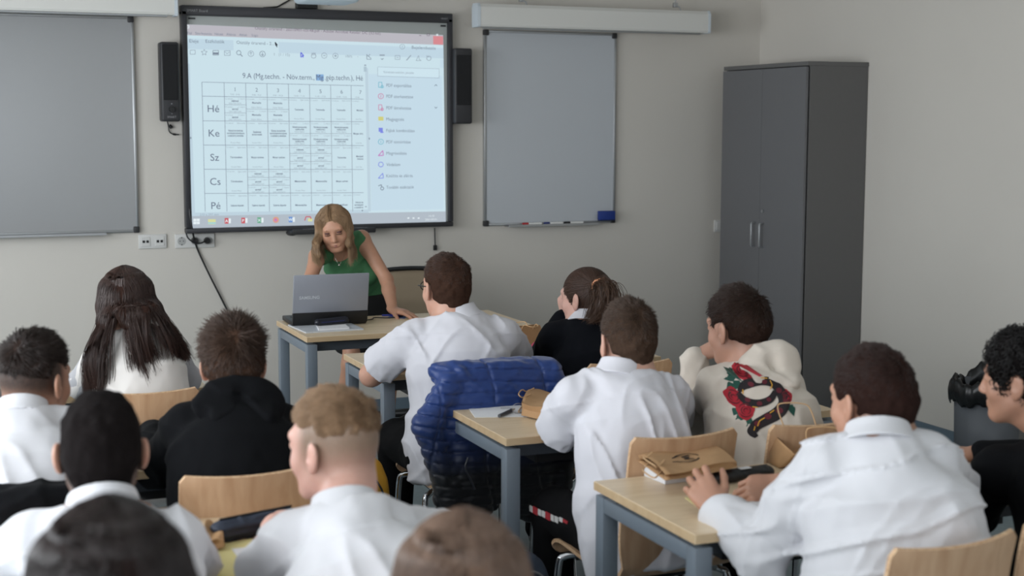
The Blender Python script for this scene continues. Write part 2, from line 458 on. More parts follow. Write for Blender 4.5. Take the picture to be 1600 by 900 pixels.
# timetable: grid corners measured on the board
gx_top = [315.4, 350, 383.7, 417, 450.5, 483.5, 516.5, 548.5]; gx_bot = [320.5, 354.5, 388, 421, 454.3, 487, 519.5, 551]
def gx(i, y):
    t = (y-130)/(330-130); return gx_top[i]+(gx_bot[i]-gx_top[i])*t
rows_l = [128.3, 150.2, 188.8, 226.7, 264.5, 302.3, 331.5]; rows_r = [134, 155, 190.2, 227.5, 264.8, 301, 329]
def gy(r, x): return rows_l[r]+(rows_r[r]-rows_l[r])*(x-315)/(568-315)
for r in range(6): scr_line(gx(0, rows_l[r]), gy(r, 315), 568, gy(r, 568), .8, 'line')
for i in range(8): scr_line(gx(i, 129), gy(0, gx(i, 129)), gx(i, 330), 330.5, .8, 'line')
for r, t in enumerate(('Hé', 'Ke', 'Sz', 'Cs', 'Pé')):
    yy = (rows_l[r+1]+rows_l[r+2])/2 if r < 4 else 321
    scr_text(t, gx(0, yy)+17, yy, 11.5, 'dark')
tiny = rnd
subj = {(0, 0): 3, (0, 1): 2, (0, 2): 2, (1, 3): 2, (1, 4): 2, (1, 5): 2, (2, 3): 3, (2, 4): 3, (3, 1): 3, (3, 2): 3}
word = {(0, 3): 'Testnevelés', (0, 4): 'Testnevelés', (0, 5): 'Testnevelés', (0, 6): 'Munkav.', (1, 0): '3', (1, 1): 'Szakmai\nismeretek', (1, 2): '3', (1, 6): 'Magyar tört.', (2, 0): 'Történelem', (2, 1): 'Magyar történet', (2, 2): 'Magyar nyelvtan', (2, 5): 'Testnevelés', (2, 6): 'Munkavá\nismeret', (3, 0): 'Történelem', (3, 3): 'Matematika', (3, 4): 'Matematika', (3, 5): 'Magyar nyelvtan', (4, 0): 'Szakmai alapozás', (4, 1): 'Szakmai alapozás', (4, 2): 'Szakmai alapozás', (4, 3): 'Matematika', (4, 4): 'Matematika', (4, 5): 'Osztályfőnöki', (4, 6): '3'}
for i in range(7):
    yh = gy(0, gx(i+1, 140)); c = gx(i+1, 140)+17 if i < 6 else 563
    scr_text(str(i+1), c, yh+10.5, 6.4, 'grey', 'c'); scr_text('7:45 - 8:30' if i == 0 else ('%d:%s' % (7+i, '40 - ')) + ('%d:25' % (8+i) if i < 6 else ''), c-(4 if i == 6 else 0), yh+18.5, 2.4, 'grey2')
    for r in range(5):
        x0 = gx(i+1, rows_l[r+1]); x1 = gx(i+2, rows_l[r+1]) if i < 6 else 568
        y0_ = gy(r+1, x0); y1_ = gy(r+2, x0) if r < 4 else y0_+37.5; cxx = (x0+x1)/2
        if (r, i) == (3, 6): continue
        n_ = subj.get((r, i), 1); hh = (y1_-y0_)/n_
        for k_ in range(n_):
            ya = y0_+k_*hh
            if k_: scr_line(x0, ya, x1, ya+.3, .6, 'line')
            if ya+3.5 < 328:
                scr_text('I.2 terem', x0+1.5, ya+3.2, 2.3, 'grey2', 'l')
                if i < 6: scr_text('Egész osztály' if n_ == 1 else '2. csoport', x1-1.5, ya+3.4, 2.3, 'grey2', 'r', sx=.8)
            if n_ == 3:
                scr_text('angol' if k_ else 'német', cxx, ya+6.6, 3.2, 'dark', bold=True)
                scr_text('Szabó Nelli Katalin', cxx, ya+10.3, 2.3, 'grey2', sx=.8)
            elif n_ == 2:
                scr_text('Növénytermesztés' if r == 1 else 'Matematika', cxx, ya+hh*.48, 3.0, 'dark', bold=True, sx=.72)
                if r == 1: scr_text('gyakorlat', cxx, ya+hh*.66, 2.8, 'dark', bold=True)
                scr_text('Fehér Bálint', cxx, ya+hh*.86, 2.4, 'grey2')
            else:
                w_ = word.get((r, i), 'Matematika'); cy_ = (y0_+y1_)/2
                ls = ['Kémiai és biológiai', 'természettudományos', 'a szaktárgy elmélete'] if w_ == '3' else w_.split('\n')
                if i == 6 and w_ == '3': ls = ['Kémiai és', 'természett', 'a szaktárgy']
                for j, l_ in enumerate(ls):
                    yy = cy_+(j-(len(ls)-1)/2)*3.9
                    if i == 6: scr_text(l_, x1-.5, yy, 3.0, 'dark', 'r', bold=True, sx=.8)
                    else: scr_text(l_, cxx, yy, 3.0, 'dark', bold=True, sx=.72 if len(l_) > 10 else .95)
                if y1_-3.5 < 329: scr_text('Kovács Péter', cxx if i < 6 else cxx+2, y1_-4, 2.3, 'grey2', sx=.9 if i < 6 else .6)
# side panel entries
ents = [('PDF exportálása', 'ic_teal', 133), ('PDF szerkesztése', 'ic_pink', 150.3), ('PDF létrehozása', 'ic_pink', 168.3), ('Megjegyzés', 'ic_yellow', 186), ('Fájlok kombinálása', 'ic_blue', 203.7), ('PDF tömörítése', 'ic_teal', 221.5), ('Megrövidítés', 'ic_mag', 239.3), ('Védelem', 'ic_blue', 257), ('Kitöltés és aláírás', 'ic_blue', 274.6), ('További eszközök', 'grey', 292.5)]
scr_text('Keressen eszközt, javaslat', 623, 113, 3.9, 'grey2', sx=.9)
u_, v_ = None, None
scr_path([(590, 104.5), (686, 107.5), (686, 122), (590, 119), (590, 104.5)], .5, 'grey2')
for t, kk, y in ents:
    scr_text(t, 603.5, y, 5.4, 'grey', 'l', sx=.86 if len(t) > 12 else .9)
    x = 595
    if kk == 'ic_yellow': scr_line(x-4, y-.6, x+4, y-.6, 6.5, kk)
    elif kk == 'ic_mag': scr_path([(x-4, y+4), (x+3, y-4), (x+4, y+3.5), (x-4, y+4)], 1.4, kk)
    elif t.startswith('Véd'): scr_circ(x, y, 4, 1.1, kk, 7)
    elif t.startswith('Kit'): scr_path([(x-4, y+4), (x+3, y-4), (x+4, y+3.5), (x-4, y+4)], 1.2, kk)
    elif t.startswith('Tov'): scr_path([(x-4, y-2), (x+1, y-4), (x+1, y)], 1.2, kk); scr_circ(x+2, y+2, 2.5, 1.1, kk, 8)
    elif t.startswith('Fáj'): scr_line(x-3.5, y-1, x+3, y-1, 6.5, kk); scr_line(x-1, y+3, x+4, y+3, 2.2, kk)
    elif t.endswith('tése'): scr_circ(x, y, 4.2, 1.1, kk, 8); scr_line(x, y-2, x, y+2, 1, kk)
    else:
        scr_path([(x-3.5, y-4.5), (x+1.5, y-4.5), (x+2, y+3.5), (x-3.5, y+3.5), (x-3.5, y-4.5)], 1.1, kk); scr_circ(x+2, y+2.5, 2, 1.2, kk, 8)
scr_path([(679, 134.5), (681, 132), (683, 134.5)], 1, 'grey'); scr_path([(679, 167), (681, 169.3), (683, 167)], 1, 'grey')
scr_path([(298, 214), (298, 217)], 1.6, 'grey'); scr_path([(577, 215), (577, 218)], 1.6, 'grey')
scr_text('210 x 297 mm', 327, 335.2, 3.6, 'grey2'); scr_path([(569, 102), (572, 102)], 2, 'grey2'); scr_line(570.5, 104, 570.5, 112, 4.5, 'title2')
scr_path([(565, 329), (567, 329)], 2, 'grey'); scr_path([(570, 323), (573, 323)], 1.5, 'grey2')
# mouse pointer
scr_path([(430, 66.5), (431.5, 71.5)], 2.0, 'ink'); scr_path([(430, 66), (433.5, 70.5), (431, 71.5), (430, 66)], 1.2, 'ink'); scr_line(431.8, 71, 432.8, 74, 1.2, 'ink')
# window buttons and task bar
scr_path([(655, 55.5), (658, 55.6)], 1, 'title'); scr_path([(667, 52.5), (671, 52.6), (671, 56), (667, 55.9), (667, 52.5)], .7, 'title'); scr_path([(681.5, 53), (684.5, 56)], 1, 'paper'); scr_path([(684.5, 53), (681.5, 56)], 1, 'paper')
scr_path([(291.5, 40), (295, 40), (295, 44), (291.5, 44), (291.5, 40)], .9, 'paper')
ty = lambda x: 346-(x-307)*0.02
for dx, dy in ((-2.6, -2.2), (2.6, -2.4), (-2.6, 2.3), (2.6, 2.2)): scr_line(307-2.4+dx, ty(307)+dy, 307+2.4+dx, ty(307)+dy, 4, 'paper')
scr_line(325, ty(331)+1, 337, ty(331)+1, 8, 'tb_yellow'); scr_line(325, ty(331)+3, 337, ty(331)+3, 3, 'tb_cyan')
for x, kk, t in ((354, 'tb_red', 'A'), (380, 'tb_red', 'P'), (405, 'tb_green', 'X'), (454, 'tb_blue', 'W')):
    scr_line(x-3, ty(x), x+3, ty(x), 9, kk); scr_line(x+3.2, ty(x), x+6.6, ty(x), 7.5, 'paper'); scr_text(t, x, ty(x), 4.6, 'paper', bold=True)
scr_circ(431, ty(431), 3.4, 3.2, 'tb_orange'); scr_circ(430.6, ty(431)+.6, 1.8, 3, 'tb_mag')
scr_path([(476, ty(480)+2), (478, ty(480)-4), (485, ty(480)-4), (486, ty(480))], 1.6, 'tb_red'); scr_line(481, ty(480)+1, 488, ty(480)+1, 5, 'tb_yellow')
for x in (638, 646, 654): scr_line(x-1.5, 341, x+1.5, 340.6, 2.2, 'paper')
scr_text('14:10', 674, 337.3, 3.4, 'paper'); scr_text('2021.09.01.', 674, 342.8, 3.4, 'paper')
KEYC = {'title': (120, 112, 124), 'title2': (176, 196, 208), 'grey': (122, 134, 150), 'grey2': (150, 164, 178), 'dark': (104, 114, 134), 'line': (140, 152, 168), 'blue': (92, 100, 216), 'ink': (50, 52, 62),
        'paper': (228, 238, 242), 'ic_teal': (120, 186, 206), 'ic_pink': (202, 132, 168), 'ic_yellow': (208, 206, 128), 'ic_blue': (128, 140, 226), 'ic_mag': (196, 120, 190), 'tb_yellow': (214, 218, 160), 'tb_cyan': (150, 206, 220),
        'tb_red': (200, 96, 104), 'tb_green': (106, 172, 140), 'tb_blue': (110, 150, 210), 'tb_orange': (220, 160, 130), 'tb_mag': (200, 120, 190)}
for src, nm in ((TXT, 'screen_lettering'), (LN, 'screen_linework')):
    for kk, (V, F) in src.items():
        brel(mesh_obj(nm, V, F, emit_mat('scr_'+kk, KEYC[kk]), board))
# marks on the frame
def wall_text(txt, p, size, m, parent, name, depth=0.0008, ux=(1, 0, 0), uz=(0, 0, 1), bold=False):
    V2, F2 = text_geo(txt, size, bold); ux, uz = Vector(ux), Vector(uz); p = Vector(p)
    return mesh_obj(name, [p+ux*x+uz*z for x, z in V2], F2, m, parent)
M_mark = mat('grey_mark', (150, 150, 152), 0.5, bump=0.001)
brel(wall_text('SMART Board', (BX0+0.03, yb-0.0362, BZ1-0.036), 0.02, M_mark, board, 'logo'))
brel(wall_text('SMART', (BX1-0.075, yb-0.0362, BZ1-0.036), 0.014, M_mark, board, 'logo'))
M_ink = mat('black_print', (24, 24, 26), 0.6, bump=0.001)
mb = MB(); mb.box((BX0+0.062, YS-0.0005, BZ1-0.071), (0.04, 0.0012, 0.009)); mb.box((BX1-0.052, YS-0.0005, BZ1-0.072), (0.034, 0.0012, 0.010))
brel(mb.build('corner_mark', M_ink, board))
# pen tray under the board
tr = MB(); tr.box((2.21, Y0-0.075, BZ0-0.012), (0.50, 0.115, 0.016), 0.006); tr.box((2.21, Y0-0.13, BZ0-0.004), (0.50, 0.012, 0.03), 0.005); tr.sphere((1.965, Y0-0.08, BZ0-0.012), 0.03, (1, 1.8, .6))
tray = brel(tr.build('pen_tray', M_dark, board, smooth=True))
pt = MB().box((2.23, Y0-0.085, BZ0+0.001), (0.40, 0.07, 0.014), 0.004).build('tray_insert', M_white, tray); pt.matrix_parent_inverse = Matrix.Identity(4)

# ================================================================== whiteboards
def whiteboard(label, x0, x1, z0, z1, surf, group=None):
    t = thing('whiteboard', label, 'whiteboard', ((x0+x1)/2, WALL_F, z0)); ox, oz = (x0+x1)/2, z0; w, h = x1-x0, z1-z0
    MB().box((0, -0.012, h/2), (w-0.02, 0.018, h-0.02)).build('panel', surf, t)
    f = MB(); fr = 0.016
    for s in (-1, 1): f.box((s*(w/2-fr/2), -0.013, h/2), (fr, 0.026, h-0.05), 0.004)
    for z in (fr/2, h-fr/2): f.box((0, -0.013, z), (w-0.05, 0.026, fr), 0.004)
    f.build('frame', M_alu, t, smooth=True)
    for sx in (-1, 1):
        for z in (0.016, h-0.016):
            MB().box((sx*(w/2-0.015), -0.015, z), (0.034, 0.032, 0.036), 0.006).build('corner_cap', M_dark, t, smooth=True)
    return t
M_wb = mat('whiteboard_enamel', (184, 188, 193), 0.22, bump=0.0006, bscale=5)
whiteboard('tall whiteboard on the wall between the small speaker and the grey cupboard', 3.188, 4.087, 1.108, 2.304, M_wb)
lt = whiteboard('wide whiteboard left of the projected timetable, cut by the photo edge', 1.110-1.80, 1.110, 1.126, 2.322, mat('whiteboard_enamel_grey', (152, 153, 154), 0.2, bump=0.0006, bscale=5))
def shelf(name, x0, x1, z, label):
    pass
tr2 = MB().box((3.64, WALL_F-0.045, 1.104), (0.62, 0.075, 0.006), 0.002); tr2.box((3.64, WALL_F-0.081, 1.108), (0.62, 0.004, 0.014), 0.001)
tagp(tr2.build('marker_tray', M_alu), 'narrow aluminium marker tray under the tall whiteboard', 'marker tray')
tr3 = MB().box((0.45, WALL_F-0.045, 1.122), (0.95, 0.075, 0.006), 0.002); tr3.box((0.45, WALL_F-0.081, 1.126), (0.95, 0.004, 0.014), 0.001)
tagp(tr3.build('marker_tray', M_alu), 'narrow aluminium marker tray under the wide left whiteboard', 'marker tray')
def marker(x, z, capc, label, body=(225, 225, 222)):
    t = thing('whiteboard_marker', label, 'marker', (x, WALL_F-0.055, z), group='markers lying on the tray of the tall whiteboard')
    MB().cyl((-0.03, 0, 0), (0.062, 0, 0), 0.0085, seg=14, bev=.002).build('barrel', mat('marker_%d' % body[0], body, 0.4, bump=.001), t, smooth=True)
    MB().cyl((-0.068, 0, 0), (-0.028, 0, 0), 0.0094, seg=14, bev=.002).build('cap', mat('cap_%d_%d_%d' % capc, capc, 0.4, bump=.001), t, smooth=True)
marker(3.50, 1.1165, (170, 40, 45), 'white marker with a red cap on the whiteboard tray')
marker(3.645, 1.1165, (30, 45, 110), 'marker with a dark blue cap on the whiteboard tray')
marker(3.785, 1.1165, (25, 25, 28), 'marker with a black cap on the whiteboard tray')
e = thing('board_eraser', 'blue felt board eraser on the lower right corner of the tall whiteboard', 'eraser', (4.015, WALL_F-0.047, 1.128))
MB().box((0, 0, 0.029), (0.115, 0.03, 0.058), 0.005).build('grip', mat('eraser_blue', (24, 52, 128), 0.55, bump=.006), e, smooth=True)
MB().box((0, 0.0, -0.002), (0.108, 0.028, 0.006), 0.001).build('felt', mat('eraser_felt', (30, 36, 60), 0.9, bump=.01), e)

# ================================================================== projection screen housings
def screen_case(label, x0, x1, z0, y, hgt=0.135, hooks=()):
    t = thing('projection_screen_case', label, 'projection screen', ((x0+x1)/2, y, z0))
    w = x1-x0; prof = [(-0.045, 0.0), (0.045, 0.0), (0.05, 0.012), (0.05, hgt-0.02), (0.035, hgt), (-0.035, hgt), (-0.05, hgt-0.02), (-0.05, 0.012)]
    V, F = [], []
    for x in (-w/2+.015, w/2-.015): V += [(x, a, b) for a, b in prof]
    n = len(prof)
    for i in range(n): F.append((i, (i+1) % n, n+(i+1) % n, n+i))
    F += [tuple(range(n))[::-1], tuple(range(n, 2*n))]
    mesh_obj('case', V, F, M_white, t)
    for s in (-1, 1):
        V = []
        for x in (s*(w/2-.018), s*w/2): V += [(x, a*1.03, (b-hgt/2)*1.04+hgt/2) for a, b in prof]
        mesh_obj('end_cap', V, F, mat('cap_plastic', (200, 208, 214), .5, bump=.002), t)
    MB().box((0, -0.0, -0.004), (w-0.1, 0.02, 0.012), 0.003).build('bottom_bar', M_alu, t)
    for hx in hooks:
        m_ = MB().tube([(hx, 0, CEIL-z0-0.002), (hx, 0, hgt+0.05)], 0.004)
        m_.box((hx, 0, hgt+.035), (0.03, 0.02, 0.03), .003)
        m_.tube([(hx, -.01, hgt+.03), (hx+.02, -.02, hgt+.02), (hx+.028, -.02, hgt), (hx+.015, -.02, hgt-.012)], 0.005)
        m_.build('hanging_hook', M_alu, t, smooth=True)
    return t
screen_case('long white projection screen case hanging above the tall whiteboard', 3.072, 4.650, 2.309, 8.06, 0.135, (-0.49, 0.56))
screen_case('white projection screen case above the wide left whiteboard', -0.85, 1.322, 2.322, 8.06, 0.24, (-0.6, 0.6))

# ================================================================== projector above the board
pj = thing('projector', 'white projector on a wall arm above the timetable board', 'projector', (2.06, 7.66, 2.372))
b = MB(); b.box((0, 0, 0.055), (0.31, 0.26, 0.09), 0.028, seg=4); b.build('housing', mat('projector_white', (196, 208, 216), .4, bump=.002), pj, smooth=True)
MB().box((0, -0.10, 0.115), (0.05, 0.9, 0.04), .006).build('wall_arm', M_white, pj, loc=(0, 0.22, 0.03))
MB().cyl((0.05, 0.135, .05), (0.05, 0.122, .05), .04, seg=24).build('lens', M_black, pj, smooth=True)
bb = MB(); bb.box((2.085, WALL_F-0.035, 2.409), (0.122, 0.05, 0.035), .004)
tagp(bb.build('sensor_box', M_black), 'small black box mounted on top of the timetable board', 'sensor box')
tagp(MB().tube([(1.84, WALL_F-.012, 2.392), (1.92, WALL_F-.014, 2.40), (1.99, WALL_F-.016, 2.44), (2.05, WALL_F-.02, 2.50), (2.06, WALL_F-.02, 2.9)], .0045).tube([(2.02, WALL_F-.02, 2.45), (2.04, WALL_F-.02, 2.40), (2.05, WALL_F-.02, 2.36)], .004).build('projector_cable', M_black, smooth=True), 'black cable rising from the top of the timetable board', 'cable')

# ================================================================== speakers
def speaker(label, x0, x1, z0, z1, knob):
    t = thing('wall_speaker', label, 'speaker', ((x0+x1)/2, WALL_F, z0)); w = x1-x0; h = z1-z0
    MB().box((0, -0.075, h/2), (w, 0.10, h), 0.012, seg=3).build('cabinet', mat('speaker_case', (46, 46, 49), .5, bump=.006, bscale=300), t, smooth=True)
    MB().box((0, -0.127, h*(0.62 if knob else .58)), (w-0.022, 0.006, h*(0.70 if knob else .66)), 0.004).build('grille', mat('speaker_cloth', (24, 24, 26), .9, bump=.02, bscale=900), t)
    MB().box((0.0, -0.014, h*.55), (w*.5, 0.028, 0.12), .004).build('wall_bracket', M_black, t)
    if knob:
        MB().cyl((0.004, -0.124, h*.155), (0.004, -0.142, h*.155), .016, seg=24, bev=.002).build('volume_knob', M_black, t, smooth=True)
        wall_text('SMART', (-0.022, -0.1262, h*.045), .016, M_mark, t, 'logo')
        MB().box((0.004, -0.1256, h*.225), (.006, .001, .005)).box((0.004, -0.1256, h*.10), (.004, .001, .004)).build('indicator', M_mark, t)
    return t
speaker('tall black speaker left of the timetable board with a volume knob', 1.236, 1.338, 1.745, 2.182, True)
speaker('tall black speaker between the timetable board and the tall whiteboard', 2.962, 3.075, 1.735, 2.184, False)
def wire(pts, label, r=.0035, name='cable', per=8, cat='cable', extra=None):
    mb = MB().tube(catmull(pts, per), r, 6)
    if extra: extra(mb)
    return tagp(mb.build(name, M_black, smooth=True), label, cat)
yw = WALL_F-0.012
def plugs(mb):
    mb.cyl((1.292, yw, 1.725), (1.306, yw, 1.71), .009); mb.cyl((1.312, yw, 1.675), (1.328, yw, 1.672), .006)
wire([(1.28, yw-.02, 1.745), (1.288, yw, 1.72), (1.292, yw, 1.69), (1.312, yw, 1.675), (1.345, yw, 1.672)], 'thin black cable looping below the left speaker', extra=plugs)
wire([WP(287, 200, yw), WP(289, 260, yw), WP(295, 320, yw-.06), WP(301, 362, yw-.06), WP(308, 388, yw), WP(325, 425, yw-.01), WP(345, 465, yw), WP(362, 500, yw), WP(385, 555, yw), WP(402, 592, yw-.03), (1.85, 8.10, .01), (1.98, 7.7, .006), (1.95, 7.2, .006)], 'long black cable running from beside the board down the wall to the floor', .0055)
def usbplug(mb): mb.box(tuple(WP(680, 387, yw)), (.022, .014, .032), .003)
wire([WP(679, 356, yw), WP(679.5, 370, yw), WP(680, 384, yw)], 'short black cable with a plug dangling below the right end of the board', .004, extra=usbplug)

# ================================================================== sockets and switch
M_sock = mat('socket_plastic', (206, 205, 202), .4, bump=.001)
def plate(label, px0, px1, pz, n, kind, name):
    a = WP(px0, pz); b = WP(px1, pz); c = (a+b)/2; w = b.x-a.x
    t = thing(name, label, 'wall socket', (c.x, WALL_F, c.z))
    MB().box((0, -0.006, 0), (w, 0.012, 0.081), 0.004, seg=3).build('cover_plate', M_sock, t, smooth=True)
    for i in range(n):
        x = (i-(n-1)/2)*w/n
        if kind == 'data':
            MB().box((x, -0.0135, 0), (0.05, 0.004, 0.052), .002).build('insert', M_sock, t)
            m_ = MB()
            for s in (-1, 1): m_.box((x+s*.0105, -0.0157, .0), (.014, .002, .014))
            m_.build('network_port', M_black, t)
        else:
            m_ = MB(); m_.cyl((x, -0.0125, 0), (x, -0.0135, 0), .024, seg=28); m_.build('socket_well', mat('socket_inner', (170, 170, 168), .5, bump=.001), t, smooth=True)
            if i == 0:
                h_ = MB()
                for s in (-1, 1): h_.cyl((x+s*.0095, -.0135, 0), (x+s*.0095, -.0142, 0), .003, seg=10)
                for s in (-1, 1): h_.box((x, -.0142, s*.02), (.006, .002, .006))
                h_.build('contact_hole', M_dark, t)
    return t
plate('double network wall socket below the wide left whiteboard', 216, 260, 377, 2, 'data', 'network_socket')
plate('triple power socket below the left corner of the timetable board', 273, 335, 376, 3, 'power', 'power_socket')
def plug(px, label):
    p = WP(px, 375.5); t = thing('power_plug', label, 'plug', (p.x, WALL_F-.0145, p.z))
    MB().cyl((0, 0, 0), (0, -.034, 0), .019, .016, seg=24, bev=.003).build('plug_body', M_black, t, smooth=True)
plug(303, 'black power plug in the middle of the triple socket')
plug(322.5, 'black power plug in the right end of the triple socket')
wire([WP(290, 362, yw-.03), WP(294, 372, yw-.03), WP(303, 379, yw-.04), WP(313, 380, yw-.045), WP(322, 376, yw-.045)], 'short black cord curving into the right power plug', .0045)
sw = thing('light_switch', 'white light switch on the front wall beside the grey cupboard', 'light switch', (4.868, WALL_F, 1.065))
MB().box((0, -.006, 0), (.081, .012, .081), .004).build('cover_plate', M_sock, sw, smooth=True)
MB().box((0, -.014, 0), (.055, .006, .055), .002).build('rocker', M_sock, sw, smooth=True)

# ================================================================== tall grey cupboard
cb = thing('tall_cupboard', 'tall dark grey two-door office cupboard in the corner', 'cupboard', (4.733, 7.042, 0))
D_, H_, Wd = WALL_R-4.733-.004, 2.097, 0.93
M_cab = mat('grey_laminate', (96, 95, 94), .55, var=.015, vscale=30, bump=.004, bscale=250)
M_cabd = mat('grey_laminate_door', (102, 102, 104), .5, var=.01, vscale=30, bump=.004, bscale=250)
c_ = MB()
c_.box((D_/2+.009, .009, H_/2-.01), (D_-.02, .018, H_-.02), .001); c_.box((D_/2+.009, Wd-.009, H_/2-.01), (D_-.02, .018, H_-.02), .001)
c_.box((D_/2+.009, Wd/2, .07), (D_-.02, Wd-.036, .02)); c_.box((D_-.004, Wd/2, H_/2), (.008, Wd-.036, H_-.06)); c_.box((.06, Wd/2, .03), (.02, Wd-.04, .06))
for z in (.45, .85, 1.25, 1.65): c_.box((D_/2+.02, Wd/2, z), (D_-.05, Wd-.036, .018))
c_.build('carcass', M_cab, cb)
MB().box((D_/2, Wd/2, H_-.0125), (D_+.006, Wd+.006, .025), .002).build('top_panel', M_cab, cb)
for i, (y0, y1) in enumerate(((.002, Wd/2-.0015), (Wd/2+.0015, Wd-.002))):
    d = MB().box((-.001, (y0+y1)/2, (H_-.03)/2+.03), (.018, y1-y0, H_-.09), .0015).build('door', M_cabd, cb)
    hy = y1-.045 if i == 0 else y0+.045
    h = MB().tube([(-.008, hy, .99), (-.036, hy, .992), (-.040, hy, 1.0), (-.040, hy, 1.125), (-.036, hy, 1.133), (-.008, hy, 1.135)], .006, 8)
    h.build('handle', M_alu, d, smooth=True)
    if i == 0: MB().cyl((-.009, hy+.008, 1.21), (-.018, hy+.008, 1.21), .010, seg=16).build('lock', M_alu, d, smooth=True)
# ================================================================== desks
M_maple = wood_mat('maple_laminate', (224, 203, 172), (211, 188, 155), (1.0, 9, 9), .38, 4)
M_maple_edge = wood_mat('maple_edge_band', (200, 174, 138), (188, 160, 124), (1, 6, 6), .45, 4)
M_steel = mat('blue_grey_steel', (112, 122, 132), .42, bump=.004, bscale=400)
M_beam = mat('dark_grey_steel', (74, 80, 88), .5, bump=.004, bscale=400)
M_ply = wood_mat('beech_plywood', (198, 164, 132), (178, 142, 110), (9, 9, 1.0), .4, 3)
M_ply_edge = wood_mat('beech_ply_edge', (216, 184, 148), (180, 140, 104), (30, 30, 30), .5, 4)

def desk(name, label, x0, x1, y0, y1, z=0.75, group=None, tray=True):
    t = thing(name, label, 'desk', ((x0+x1)/2, (y0+y1)/2, 0), 0, group)
    w, d = x1-x0, y1-y0
    MB().box((0, 0, z-.0125), (w, d, .025), .0015).build('tabletop', M_maple, t)
    e = MB()
    for s in (-1, 1):
        e.box((0, s*(d/2+.0004), z-.0125), (w-.004, .0012, .022)); e.box((s*(w/2+.0004), 0, z-.0125), (.0012, d-.004, .022))
    e.build('edge_band', M_maple_edge, t)
    L = .048; ft = z-.025-.012
    for sx in (-1, 1):
        x = sx*(w/2-L/2-.004)
        for sy in (-1, 1):
            lg = MB().box((x, sy*(d/2-L/2-.004), (ft-.0)/2+.008), (L, L, ft-.016), .003).build('leg', M_steel, t, smooth=True)
            MB().box((x, sy*(d/2-L/2-.004), .006), (L*.8, L*.8, .012), .002).build('foot_pad', M_black, lg)
        MB().box((x, 0, ft-.022), (L-.004, d-2*L-.004, .042), .003).build('side_rail', M_steel, t, smooth=True)
        s_ = MB()
        for sy in (-1, 1): s_.cyl((x, sy*(d/2-.11), ft-.004), (x, sy*(d/2-.11), z-.024), .012, seg=12)
        s_.build('spacer', M_black, t)
    for sy in (-1, 1):
        MB().box((0, sy*(d/2-.085), ft-.022), (w-2*L-.012, .03, .04), .002).build('cross_beam', M_beam, t)
    if tray:
        k_ = MB().box((0, .02, ft-.085), (w-.34, d-.26, .006)); k_.box((0, -d/2+.15, ft-.07), (w-.34, .006, .035)); k_.box((0, d/2-.11, ft-.065), (w-.34, .006, .045))
        for s in (-1, 1): k_.box((s*(w/2-.17), .02, ft-.058), (.006, d-.26, .06))
        k_.build('under_tray', M_dark, t)
    return t
DW = 1.24
TD = desk('teacher_desk', 'light wooden teacher desk with blue-grey legs carrying the laptop', 1.614, 2.757, 6.431, 7.040, .75, tray=False)
RB = [('right', 1.655, 5.907), ('right', 1.666, 4.668), ('right', 1.691, 3.512)]
desk('student_desk', 'light wooden student desk behind which the boy with the blue jacket sits', 1.645, 1.645+DW, 5.340, 5.907)
desk('student_desk', 'light wooden desk carrying a white sheet, a pen and a folded paper bag', 1.666, 1.666+DW, 4.101, 4.668)
desk('student_desk', 'light wooden desk in the right foreground with the bulb-printed paper bag', 1.691, 1.691+DW, 2.945, 3.512)
desk('student_desk', 'light wooden desk in front of the girl with long brown hair', .958-DW, .958, 5.338, 5.905)
desk('student_desk', 'light wooden desk before the boy in the black hooded sweatshirt', .958-DW, .958, 4.100, 4.667)
desk('student_desk', 'light wooden desk with the dark pencil case and yellow sheet', .975-DW, .975, 2.985, 3.552)

